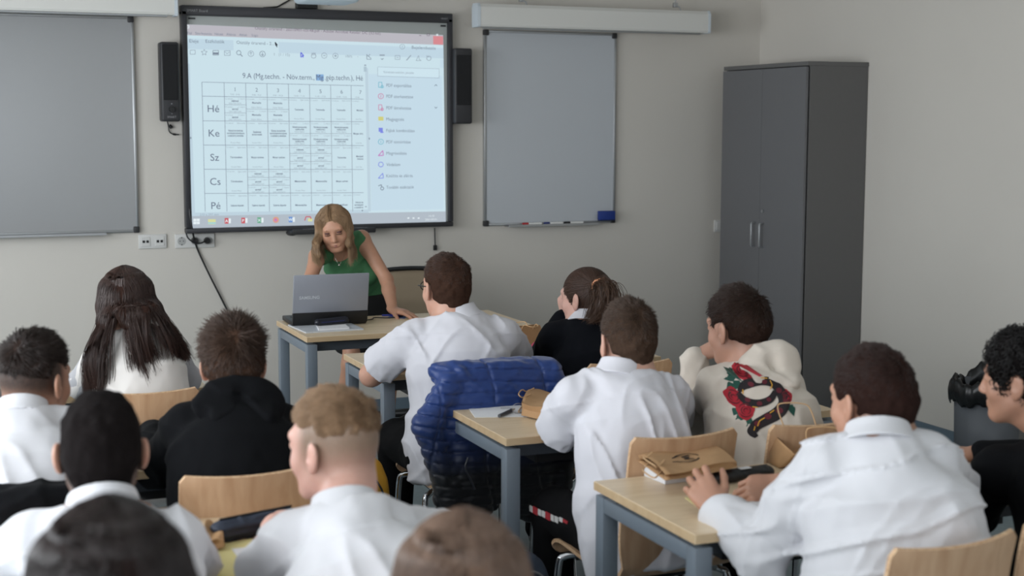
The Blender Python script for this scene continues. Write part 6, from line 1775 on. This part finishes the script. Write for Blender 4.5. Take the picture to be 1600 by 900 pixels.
# ---- right foreground desk
bx = thing('small_box', 'small white cardboard box under the bulb-printed paper bag', 'box', ZP(1046, 752, DT))
cA, cB = ZP(1002, 741, DT+.0), ZP(1036, 757, DT+.0)
ang = math.radians(-24)
pa = ZP(1039, 757.5, DT); ex_, ey_ = Vector((math.cos(math.radians(4)), math.sin(math.radians(4)), 0)), Vector((-math.sin(math.radians(4)), math.cos(math.radians(4)), 0))
bc = pa+ex_*.075+ey_*.055; bx.location = (bc.x, bc.y, DT+.0005); bx.rotation_euler = (0, 0, math.radians(4))
MB().box((0, 0, .0205), (.15, .11, .041), .0012).build('box_body', mat('white_card', (214, 216, 220), .6, bump=.001), bx)
pm = MB()
for k in range(3): pm.box((.03, -.0554, .012+.008*k), (.055-.012*k, .0006, .0025))
pm.build('printed_line', mat('grey_print', (120, 124, 132), .6, bump=.001), bx)
paper_bag('flattened brown paper bag with a printed light bulb, lying on a white box', (1108, 690), (997, 711), (1040, 741), (1151, 717), DT+.062, handles=False) if False else None
def bag_big():
    return paper_bag('flat brown paper bag with a printed light bulb, lying on the small white box', (997, 711.5), (1040, 741.5), (1151, 717), (1108, 690.5), DT+.068, .018, .024, True, (.46, .5, .100, False), low=DT+.043, gape=.008, hl=.03, hdir=(-.8, -.5, -.3))
bag_big()
cs = thing('pencil_case', 'black pencil case held by the heavily built boy', 'pencil case', ZP(1166, 744, DT+.02)); cs.location = ZP(1160, 750, DT+.001); cs.rotation_euler = (0, 0, math.radians(6))
V, Fq = solid([cap((-.085, 0, .017), (.085, 0, .017), .022, .022, .01, (0, 0, 1), .75), half((0, 0, .001), (0, 0, -1), .004), folds((0, 0, 0), (1, 0, 0), .002, 30, 20, 20, .5, 2., .001)], .0035)
fast_mesh('case_body', V, Fq, mat('case_black', (20, 21, 24), .5, bump=.004), cs)
MB().box((.005, -.002, .0345), (.036, .020, .0015)).build('white_label', M_paper, cs)
MB().tube([(-.08, .006, .032), (.09, .006, .032)], .0022, 6).build('zipper', M_dark, cs, smooth=True)
sheet([(1070, 778), (1192, 772), (1206, 779), (1095, 796)], DT+.0004, M_yellow, 'yellow_sheet', 'yellow sheet under the left hand of the heavily built boy')
sheet([(1150, 786), (1250, 778), (1275, 798), (1180, 808)], DT+.0022, M_paper, 'white_sheet', 'white sheet under the left forearm of the heavily built boy')
paper_bag('open brown paper bag with upright twine handles, before the right plywood chair', (1212, 664), (1207, 716), (1285, 738), (1300, 690), DT+.055, .05, .045, True, None, gape=.03, hl=.10, hdir=(.15, .1, 1)) if False else None
def bag_up():
    """bag lying on its side, mouth tilted up toward the photographer's left"""
    o0 = ZP(1262, 726, DT); t = thing('paper_bag', 'open brown paper bag with tall twine handles beside the heavily built boy', 'paper bag', (o0.x, o0.y, DT+.001), math.radians(-8), 'brown kraft paper bags on the desks')
    W, H = .105, .085; V = []; F = []; n = 12; m = 8
    def pt(k, i, j):   # k=0 near sheet, 1 far sheet
        u, v = i/n, j/m
        x = -W+2*W*u; base_y = -.03+.06*k; lean = .06*v*(1 if k else -.7); y = base_y+lean+.010*math.sin(5*u+k)
        z = .002+H*v*(.85+.15*math.cos(2.2*(u-.4)))*(1 if k else .62); x += .02*v
        return Vector((x*(1-.08*v), y, z))
    idx = {}
    for k in (0, 1):
        for i in range(n+1):
            for j in range(m+1): idx[k, i, j] = len(V); V.append(pt(k, i, j))
    for k in (0, 1):
        for i in range(n):
            for j in range(m): q_ = (idx[k, i, j], idx[k, i+1, j], idx[k, i+1, j+1], idx[k, i, j+1]); F.append(q_ if k == 0 else q_[::-1])
    for i in (0, n):
        for j in range(m): F.append((idx[0, i, j], idx[0, i, j+1], idx[1, i, j+1], idx[1, i, j]))
    for i in range(n): F.append((idx[0, i, 0], idx[1, i, 0], idx[1, i+1, 0], idx[0, i+1, 0]))
    o = mesh_obj('bag_body', V, F, M_kraft, t, smooth=True); sm = o.modifiers.new('thickness', 'SOLIDIFY'); sm.thickness = .0007
    for k in (0, 1):
        a, b = pt(k, 3, m), pt(k, 9, m); up = Vector((-.02, .02 if k else -.02, .075))
        MB().tube(catmull([a+Vector((0, 0, -.02)), a, a+up*.8, a+up+(b-a)*.2, b+up-(b-a)*.2, b+up*.8, b, b+Vector((0, 0, -.02))], 5), .0022, 6).build('twine_handle', M_rope, t, smooth=True)
bag_up()

# ---- middle right desk
sheet([(727, 634), (826, 628), (856, 652), (752, 657)] if False else [(728, 632.5), (808, 627), (826, 651.5), (742, 652.5)], DT+.0004, M_paper, 'white_sheet', 'blank white sheet at the left end of the desk under the marker')
mk = thing('felt_pen', 'dark felt pen lying across the blank white sheet', 'pen', ZP(792, 644, DT)); p0, p1 = ZP(780, 650, DT+.0085), ZP(804, 639, DT+.0085); c0 = Vector((mk.location.x, mk.location.y, DT+.0018)); mk.location = c0; p0, p1 = p0-c0, p1-c0
MB().cyl(p0, p0.lerp(p1, .8), .0062, seg=16, bev=.001).build('barrel', mat('pen_grey', (66, 68, 74), .4, bump=.001), mk, smooth=True)
MB().cyl(p0.lerp(p1, .8), p1, .0058, .003, seg=16).build('tip', M_white, mk, smooth=True)
paper_bag('brown paper bag lying open-mouthed beside the blank white sheet', (828, 607.5), (815, 629), (868, 640), (884, 613.5), DT+.050, .046, .034, True, None, gape=.006, hl=.035, hdir=(-.9, -.4, -.15))
ey = thing('eyeglasses', 'clear wire spectacles lying by the paper bag on the middle right desk', 'eyeglasses', ZP(822, 646, DT+.001))
gm = MB()
for s in (-1, 1): gm.tube([(s*.03+.022*math.cos(a), .002, .020+.017*math.sin(a)) for a in [k*math.pi/8 for k in range(16)]], .0011, 6, True)
gm.build('rims', M_alu, ey, smooth=True)
for s in (-1, 1): MB().tube([(s*.054, .002, .022), (s*.056, .06, .012), (s*.05, .11, .002)], .0011, 6).build('temple', M_alu, ey, smooth=True)

# ---- front right desk
sheet([(617, 566), (650, 566), (652, 577), (622, 577)], DT+.0004, M_paper, 'white_sheet', 'white sheet beneath the left arm of the boy with glasses')
sb = thing('paper_bag', 'brown paper bag standing on the desk between the boy with glasses and the ponytailed girl', 'paper bag', ZP(826, 552, DT), math.radians(12), 'brown kraft paper bags on the desks'); sb.location = (2.345, 5.56, DT+.001)
V = []; F = []; n = 8
for k in range(n+1):
    z = .13*k/n; w = .075*(1-.10*k/n); d = .042*(1-.65*k/n); sx = .01*math.sin(3*k/n)
    V += [Vector((-w+sx, -d, z)), Vector((w+sx, -d*1.1, z)), Vector((w+sx, d, z)), Vector((-w+sx, d, z))]
for k in range(n):
    for j in range(4): F.append((k*4+j, k*4+(j+1) % 4, k*4+4+(j+1) % 4, k*4+4+j))
F.append((3, 2, 1, 0))
o = mesh_obj('bag_body', V, F, M_kraft, sb); sm = o.modifiers.new('thickness', 'SOLIDIFY'); sm.thickness = .0008
for s in (-1, 1): MB().tube(catmull([(-.03, s*.016, .115), (-.03, s*.04, .14), (-.015, s*.075, .135), (.015, s*.075, .135), (.03, s*.04, .14), (.03, s*.016, .115)], 5), .002, 6).build('twine_handle', M_rope, sb, smooth=True)
V, Fq = solid([cap((-.07, 0, .035), (.06, 0, .045), .034, .030, .01, (0, 1, 0), .8), half((0, 0, .001), (0, 0, -1), .003), folds((0, 0, 0), (1, 0, 0), .003, 20, 16, 16, .5, 1., .001)], .004)
pk = thing('pencil_pouch', 'pink pouch half hidden behind the ponytailed girl', 'pouch', (2.33, 5.415, DT+.0005), math.radians(60)); fast_mesh('pouch_body', V, Fq, mat('pink_cloth', (176, 62, 92), .8, bump=.004), pk); MB().tube([(-.06, 0, .069), (.05, 0, .075)], .002, 6).build('zipper', M_dark, pk)

# ---- left desks
paper_bag('brown paper bag with black script lettering by the black hooded sweatshirt', (206, 664), (216, 682), (252, 680), (248, 655), DT+.045, .04, .03, False, None, gape=.01)
lb_ = [o for o in COL.objects if o.name.startswith('paper_bag')][-1]
sc_ = MB()
for k in range(5):
    q0 = ZP(222+6*k, 668-1.2*k, DT+.052)-Vector(lb_.location); pts = [q0+Vector((.010*math.cos(a), .014*math.sin(a), 0)) for a in [j*math.pi/4 for j in range(7)]]
    for a, b in zip(pts, pts[1:]): n_ = Vector((0, 0, 1)).cross(b-a).normalized()*.0012; sc_.poly([a-n_, b-n_, b+n_, a+n_])
sc_.build('printed_script', M_ink, lb_)
pc = thing('pencil_case', 'dark blue zipped pencil case on the desk before the blond boy', 'pencil case', ZP(386, 838, DT+.001), math.radians(14))
V, Fq = solid([cap((-.06, 0, .026), (.11, 0, .030), .030, .030, .012, (0, 1, 0), .9), half((0, 0, .001), (0, 0, -1), .004), half((0, 0, .052), (0, 0, 1), .01), Pr(lambda X, Y, Z: (.002*np.cos(np.clip((Z-.026)/.009, -3, 3)*3.14)+0*X).astype(F4), np.full(3, -9.), np.full(3, 9.), 0, 'd'), folds((0, 0, 0), (1, 0, 0), .003, 20, 14, 20, .5, 2., .001)], .004)
fast_mesh('case_body', V, Fq, mat('case_navy', (34, 42, 58), .6, bump=.008, bscale=500), pc)
MB().tube([(-.07, -.0, .053), (.12, -.0, .056)], .0025, 6).build('zipper', M_black, pc, smooth=True)
sheet([(338, 852), (394, 842), (402, 905), (338, 915)], DT+.0004, M_yellow, 'yellow_sheet', 'yellow sheet lying beside the arm of the blond boy')
sheet([(362, 858), (392, 855), (394, 872), (372, 872)], DT+.0022, M_paper, 'white_sheet', 'small white slip on the yellow sheet near the blond boy')
paper_bag('edge of a brown paper bag between the black-haired boy and the pencil case', (322, 812), (318, 842), (350, 842), (346, 818), DT+.030, .025, .02, False, None, gape=.01)

# ---- teacher's desk
lp = thing('laptop', 'open silver laptop with its lid towards the class on the teacher desk', 'laptop', (1.818, 6.775, DT+.001), math.radians(0))
lp.rotation_euler = (0, 0, math.radians(-2))
M_lid = mat('laptop_silver', (150, 153, 162), .4, metal=.2, var=.02, vscale=6, bump=.001)
Rl = Matrix.Rotation(math.radians(10), 4, 'X')
b_ = MB().box((0, .125, .014), (.372, .25, .024), .005); b_.build('base', M_black, lp, smooth=True)
lid = MB().box((0, 0, .1365), (.374, .012, .205), .004, rot=Matrix.Identity(4)).build('lid', M_lid, lp, smooth=True, loc=(0, -.004, .024)); lid.rotation_euler = (math.radians(12), 0, 0)
MB().box((0, .001, .018), (.374, .022, .060), .004).build('hinge_cover', M_black, lid, smooth=True)
MB().box((0, .0068, .138), (.345, .001, .185)).build('screen', emit_mat('laptop_screen', (150, 175, 190), .5), lid)
kb = MB()
for r_ in range(5):
    for c_ in range(13): kb.box((-.15+.025*c_, .075+.024*r_, .027), (.020, .019, .003))
kb.build('keyboard', M_dark, lp)['kind'] = 'stuff'
wt = wall_text('SAMSUNG', (-.158, -.0066, .118), .022, mat('logo_silver', (196, 200, 206), .4, bump=.001), lid, 'logo', bold=True)
MB().tube(catmull([(.18, .06, .008), (.24, .10, .006), (.27, .16, .006), (.34, .12, .006), (.42, .17, .006)], 6), .003, 6).build('power_cord', M_black, lp, smooth=True)
bn = sheet([(450, 509), (478, 521), (568, 515.5), (545, 505)], DT+.0005, mat('binder_grey', (196, 200, 206), .5, bump=.001), 'ring_binder', 'thin light grey folder with a punched edge near the front of the teacher desk', 'folder', .006)
sheet([(494, 509), (498, 517), (546, 514), (538, 507)], DT+.0068, M_paper, 'paper_stack', 'stack of white papers under the black case on the teacher desk', 'paper stack', .007)
hs = MB()
for k in range(6):
    p = ZP(456+7*k, 508.4-.6*k, DT+.0066+.0005); hs.cyl(p, p+Vector((0, 0, .0006)), .0045, seg=12)
ho = hs.build('punched_hole', M_dark); ho.parent = bn; ho.matrix_parent_inverse = Matrix.Translation(-bn.location)
gc = thing('glasses_case', 'black oblong case on the papers of the teacher desk', 'case', ZP(518, 507, DT+.015), math.radians(10)); gc.location.z = DT+.0142
V, Fq = solid([cap((-.072, 0, .016), (.072, 0, .018), .018, .020, .01, (0, 0, 1), .9), half((0, 0, .0005), (0, 0, -1), .003)], .0035); fast_mesh('case_body', V, Fq, mat('case_gloss', (20, 22, 34), .35, bump=.002), gc)
MB().tube([(-.06, -.018, .017), (.06, -.019, .018)], .0015, 6).build('zipper', mat('navy_zip', (30, 40, 110), .5, bump=.001), gc)
pn = thing('ballpoint_pen', 'blue pen on the teacher desk by the hand of the teacher', 'pen', ZP(616, 494, DT+.001)); MB().cyl((-.06, .02, .005), (.04, -.012, .005), .0045, seg=14).build('barrel', mat('pen_blue', (36, 52, 150), .35, bump=.001), pn, smooth=True); MB().cyl((.04, -.012, .005), (.062, -.019, .005), .0042, .001, seg=14).build('tip', M_alu, pn, smooth=True)
sheet([(606, 496), (632, 498), (640, 491), (618, 489)], DT+.0002, mat('blue_paper', (96, 120, 176), .7, bump=.001), 'note_slip', 'small blue slip under the pen on the teacher desk')

# ================================================================== garments over chairs
def quilt(c, pitch=.042, amp=.007, seed=0, up=(0, 0, 1), xp=.20):
    c = np.array(c, float)
    def fn(X, Y, Z):
        w = (Z-c[2])+.018*vnoise((X-c[0])*7+seed, (Y-c[1])*5, (Z-c[2])*3)+.02*np.sin((X-c[0])*6+seed)
        q = np.abs(np.sin(w*math.pi/pitch)); v = np.abs(np.sin((X-c[0]+.02*np.sin(Z*14))*math.pi/xp))
        return (-amp*(1-np.exp(-(q/.30)**2))*(1-np.exp(-(v/.07)**2))+.003*vnoise(X*45, Y*45, Z*60)).astype(F4)
    return Pr(fn, np.full(3, -9.), np.full(3, 9.), 0, 'd')
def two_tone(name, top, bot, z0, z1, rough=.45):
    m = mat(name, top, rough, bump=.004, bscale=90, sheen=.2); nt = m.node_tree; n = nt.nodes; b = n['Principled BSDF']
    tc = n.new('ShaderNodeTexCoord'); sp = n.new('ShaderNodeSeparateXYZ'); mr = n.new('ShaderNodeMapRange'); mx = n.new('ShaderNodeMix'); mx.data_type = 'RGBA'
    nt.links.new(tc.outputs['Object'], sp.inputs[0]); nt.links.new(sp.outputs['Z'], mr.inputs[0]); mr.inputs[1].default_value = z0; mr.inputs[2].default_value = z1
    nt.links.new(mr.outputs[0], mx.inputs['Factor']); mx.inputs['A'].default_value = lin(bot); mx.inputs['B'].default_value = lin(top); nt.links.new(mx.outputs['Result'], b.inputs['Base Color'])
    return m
jk = thing('quilted_jacket', 'blue quilted jacket turning black towards its hem, hung over a chair back', 'jacket', (1.83, 4.62, 0)); jo = np.array(jk.location)
R3 = np.eye(3)
P = [ell((1.85, 4.620, .77), R3, (.225, .030, .130), .03), ell((1.82, 4.605, .60), R3, (.200, .030, .20), .03), ell((1.72, 4.590, .46), R3, (.12, .032, .13), .03), ell((1.97, 4.60, .46), R3, (.10, .028, .14), .03),
     cap((1.67, 4.64, .868), (2.06, 4.64, .866), .026, .026, .02), cap((1.69, 4.645, .893), (1.78, 4.62, .885), .018, .014, .012), cap((1.70, 4.61, .88), (1.79, 4.60, .79), .014, .010, .012),
     cap((1.66, 4.62, .84), (1.572, 4.61, .70), .030, .038, .035), cap((1.572, 4.61, .70), (1.645, 4.59, .44), .038, .030, .035),
     cap((2.06, 4.63, .84), (2.11, 4.62, .66), .034, .040, .03), cap((2.11, 4.62, .66), (2.09, 4.60, .44), .040, .032, .03),
     ell((1.85, 4.715, .74), R3, (.20, .026, .13), .03), cap((1.64, 4.68, .87), (2.05, 4.68, .87), .03, .03, .03),
     cap((1.85, 4.54, .60), (1.80, 4.54, .36), .008, .006, .006, op='s'), quilt((1.8, 4.6, .6), .040, .0055)]
V, Fq = solid(P, .0052)
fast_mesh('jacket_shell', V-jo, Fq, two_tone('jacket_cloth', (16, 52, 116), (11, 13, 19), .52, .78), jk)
MB().tube(catmull([WPn(731, 715, 4.545)-jo, WPn(727, 732, 4.54)-jo, WPn(737, 752, 4.54)-jo, WPn(742, 765, 4.54)-jo], 4), .0035, 6).build('zipper', mat('zip_dark', (40, 42, 50), .3, bump=.002), jk, smooth=True)

bj = thing('black_jacket', 'black jacket hung over the chair of the boy with faded hair', 'jacket', (.22, 3.50, 0)); bo = np.array(bj.location)
P = [ell((.22, 3.46, .68), R3, (.235, .04, .17), .04), cap((.02, 3.48, .86), (.40, 3.48, .852), .028, .028, .03), ell((.20, 3.46, .52), R3, (.20, .04, .16), .05), ell((.22, 3.575, .72), R3, (.19, .022, .12), .02), cap((.02, 3.53, .86), (.40, 3.53, .852), .026, .026, .03), cap((.40, 3.48, .84), (.43, 3.46, .60), .035, .035, .03), folds((.2, 3.5, .6), (1, 0, 0), .010, 10, 5, 8, .6, 4., .002)]
V, Fq = solid(P, .008); fast_mesh('jacket_shell', V-bo, Fq, M_blackcl, bj)
V, Fq = solid([cap((.30, 3.435, .855), (.36, 3.43, .84), .016, .014, .01)], .004); fast_mesh('collar_lining', V-bo, Fq, mat('teal_cloth', (44, 96, 84), .8, bump=.004), bj, label='teal lining')

mj = thing('mint_cardigan', 'mint green cardigan over a chair back at the left edge', 'cardigan', (0.02, 4.70, 0)); mo_ = np.array(mj.location)
c5 = copy_tree(chair_proto); c5.location = (-.02, 4.98, 0); c5.rotation_euler = (0, 0, 0); c5['label'] = 'plywood chair under the mint cardigan at the left edge'; c5['group'] = 'plywood classroom chairs'
P = [cap((-.2, 4.71, .862), (.145, 4.71, .858), .026, .026, .02), cap((-.2, 4.76, .862), (.145, 4.76, .858), .026, .026, .02), ell((-.02, 4.69, .72), R3, (.19, .028, .15), .03), ell((-.02, 4.80, .74), R3, (.17, .018, .12), .02), folds((0, 4.7, .7), (1, 0, 0), .007, 12, 4, 8, .6, 4., .002)]
V, Fq = solid(P, .007); fast_mesh('cardigan_body', V-mo_, Fq, mat('mint_knit', (136, 176, 160), .9, bump=.01, bscale=400), mj); MB().cyl((.10, -.055, .70), (.10, -.062, .70), .008).build('button', M_white, mj)

# ---- bags on the floor
def backpack(label, loc, rz, h, w, d, col, m2):
    t = thing('backpack', label, 'backpack', loc, rz)
    P = [loft((0, 0, .0), (0, 0, h), (1, 0, 0), [(0, w/2, d/2, 0), (.55, w/2*.98, d/2*1.05, 0), (.85, w/2*.82, d/2*.8, 0), (1, w/2*.5, d/2*.5, 0)], .03, .03), half((0, 0, .002), (0, 0, -1), .006), folds((0, 0, .2), (1, 0, 0), .007, 9, 6, 9, .6, w*40, .001)]
    V, Fq = solid(P, .009); m = mat('pack_%d_%d' % (col[0], col[2]), col, .75, bump=.006, bscale=300)
    fast_mesh('pack_body', V, Fq, m, t)
    P = [ell((0, -d/2-.01, h*.32), R3, (w*.38, d*.26, h*.22), .01), folds((0, 0, .2), (1, 0, 0), .004, 12, 9, 9, .6, 3., .001)]
    V, Fq = solid(P, .007); fast_mesh('front_pocket', V, Fq, m, t)
    MB().tube(catmull([(-.03, .02, h-.02), (-.03, .03, h+.03), (.03, .03, h+.03), (.03, .02, h-.02)], 5), .006, 8).build('top_loop', m2, t, smooth=True)
    MB().tube(catmull([(-w*.42, -d*.3, h*.35), (-w*.30, -d*.42, h*.75), (0, -d*.40, h*.90), (w*.30, -d*.42, h*.75), (w*.42, -d*.3, h*.35)], 5), .004, 6).build('zipper', m2, t, smooth=True)
    for s in (-1, 1): MB().tube(catmull([(s*w*.2, d*.45, h*.85), (s*w*.3, d*.75, h*.6), (s*w*.32, d*.7, h*.3), (s*w*.28, d*.45, h*.1)], 5), .011, 8).build('shoulder_strap', m2, t, smooth=True)
    return t
backpack('slate blue backpack on the floor beside the middle right desk leg', (1.60, 3.86, 0), .3, .46, .26, .17, (58, 68, 82), mat('grey_strap', (120, 120, 120), .7, bump=.004))
yz = WPn(600, 712, 4.95)
backpack('yellow backpack on the floor behind the blond boy', (yz[0]-.07, 4.95, 0), -.2, max(.3, yz[2]), .20, .15, (206, 150, 40), mat('dark_strap', (40, 38, 36), .7, bump=.004))

# ================================================================== print on the hoodie
if 'HOODIE' in globals():
    B, hd = HOODIE
    me = hd.data; bvh = BVHTree.FromPolygons([v.co.copy() for v in me.vertices], [tuple(p.vertices) for p in me.polygons])
    cen = WPn(1199, 636, 3.60)-B.o; vd = Vector(_n(WPn(1199, 636, 3.7)-np.array([0, 0, CAM_H])))
    rt = Vector(B.right); rt.z = 0; rt.normalize(); rt = (rt*.8+Vector((_r.x, _r.y, 0))*.35).normalized(); fwd = Vector((-rt.y, rt.x, 0)).normalized(); upz = Vector((0, 0, 1))
    def onback(x, y, lift):
        """x,y in metres on the back, thrown onto the cloth surface"""
        o_ = Vector(cen)+rt*x+upz*y-fwd*.35; hit = bvh.ray_cast(o_, fwd, .8)
        if hit[0] is None: return o_+fwd*.25
        return hit[0]-fwd*lift
    layers = {}
    def patch(pts, key, lift):
        """filled blob (list of outline points) fanned from its centre in rings"""
        V, F = layers.setdefault(key, ([], [])); cx_ = sum(p[0] for p in pts)/len(pts); cy_ = sum(p[1] for p in pts)/len(pts); n = len(pts); i0 = len(V); R_ = 3
        V.append(onback(cx_, cy_, lift))
        for r_ in range(1, R_+1):
            for p in pts: V.append(onback(cx_+(p[0]-cx_)*r_/R_, cy_+(p[1]-cy_)*r_/R_, lift))
        for k in range(n): F.append((i0, i0+1+k, i0+1+(k+1) % n))
        for r_ in range(1, R_):
            for k in range(n): a = i0+1+(r_-1)*n; b = i0+1+r_*n; F.append((a+k, b+k, b+(k+1) % n, a+(k+1) % n))
    def ribbon(pts, w, key, lift):
        V, F = layers.setdefault(key, ([], [])); P_ = catmull([(p[0], p[1], 0) for p in pts], 8); W_ = w if hasattr(w, '__len__') else [w]*len(pts)
        i0 = len(V); n = len(P_); K = 5
        for i, p in enumerate(P_):
            t = (P_[min(i+1, n-1)]-P_[max(i-1, 0)]).normalized(); nn = Vector((-t.y, t.x, 0)); ww = np.interp(i/(n-1)*(len(pts)-1), range(len(pts)), W_)
            for k in range(K): f_ = -1+2*k/(K-1); V.append(onback(p.x+nn.x*ww*f_, p.y+nn.y*ww*f_, lift))
        for i in range(n-1):
            for k in range(K-1): a = i0+i*K+k; F.append((a, a+1, a+K+1, a+K))
    SC_ = 1/497.0*.93   # photo pixels -> metres at his distance
    def q(px, py): return ((px-1199)*SC_*1.06, -(py-636)*SC_)
    def rose(px, py, r):
        c = q(px, py); r *= SC_
        patch([(c[0]+r*(1+.10*math.sin(5*a))*math.cos(a), c[1]+r*(1+.10*math.cos(4*a))*math.sin(a)) for a in [k*math.pi/10 for k in range(20)]], 'rose_red', .0016)
        for rr, a0, a1 in ((.78, 20, 160), (.78, 200, 330), (.5, 100, 260), (.5, 290, 420), (.25, 0, 250)):
            ribbon([(c[0]+r*rr*math.cos(math.radians(a0+(a1-a0)*k/4)), c[1]+r*rr*.9*math.sin(math.radians(a0+(a1-a0)*k/4))) for k in range(5)], [.0006, .0016, .002, .0016, .0006], 'rose_dark', .0022)
    def leaf(px, py, dx, dy, w=6):
        a, b = q(px, py), q(px+dx, py+dy); mx_, my_ = (a[0]+b[0])/2, (a[1]+b[1])/2; nx_, ny_ = -(b[1]-a[1]), (b[0]-a[0]); L_ = math.hypot(nx_, ny_); nx_, ny_ = nx_/L_*w*SC_, ny_/L_*w*SC_
        patch([a, (mx_*.6+a[0]*.4+nx_, my_*.6+a[1]*.4+ny_), (mx_+nx_*.9, my_+ny_*.9), b, (mx_-nx_*.9, my_-ny_*.9), (mx_*.6+a[0]*.4-nx_, my_*.6+a[1]*.4-ny_)], 'leaf_green', .0012)
    for a_ in ((1166, 598, -16, -12), (1168, 602, -18, 4), (1172, 606, -8, 14), (1164, 612, -10, 8), (1162, 645, -6, 12), (1170, 655, -12, 8), (1244, 640, 4, 18), (1240, 640, 8, 10), (1182, 660, -8, 14), (1160, 625, -8, 0), (1176, 594, -4, -12)): leaf(*a_)
    body_ = [q(1168, 622), q(1180, 610), q(1200, 604), q(1220, 607), q(1231, 622), q(1233, 638), q(1222, 652), q(1204, 662), q(1188, 671), q(1182, 681), q(1188, 689)]
    ribbon(body_, [.004, .012, .012, .013, .017, .018, .018, .017, .015, .014, .006], 'snake_black', .0020)
    body2 = [q(1166, 624), q(1176, 634), q(1194, 637), q(1212, 631), q(1222, 620)]
    ribbon(body2, [.008, .011, .011, .010, .008], 'snake_black', .0022)
    for px, py, r in ((1186, 609, 4.5), (1207, 605, 4.5), (1228, 618, 5), (1236, 634, 5), (1225, 648, 6), (1207, 657, 6), (1190, 668, 5), (1178, 632, 4.5), (1195, 637, 4.5), (1210, 631, 4)):
        c = q(px, py); patch([(c[0]+r*SC_*math.cos(a), c[1]+r*SC_*.8*math.sin(a)) for a in [k*math.pi/6 for k in range(12)]], 'snake_maroon', .0030)
    for pts in ([(1192, 601), (1203, 599), (1212, 600)], [(1216, 603), (1218, 610), (1214, 616)], [(1174, 618), (1173, 624)], [(1190, 672), (1194, 664), (1202, 659)], [(1210, 652), (1217, 647)], [(1184, 678), (1186, 672)], [(1184, 642), (1192, 643)]):
        ribbon([q(*p) for p in pts], .0014, 'gold', .0036)
    rose(1177, 590, 13); rose(1160, 630, 12.5); rose(1174, 648, 14.5); rose(1238, 627, 10); rose(1186, 594, 9)
    CO = {'rose_red': (168, 26, 44), 'rose_dark': (98, 12, 26), 'leaf_green': (22, 74, 62), 'snake_black': (26, 18, 22), 'snake_maroon': (92, 22, 36), 'gold': (214, 158, 52)}
    for k_, (V, F) in layers.items():
        o = mesh_obj('printed_'+k_, V, F, mat('print_'+k_, CO[k_], .75, bump=.002), hd); o.parent = hd
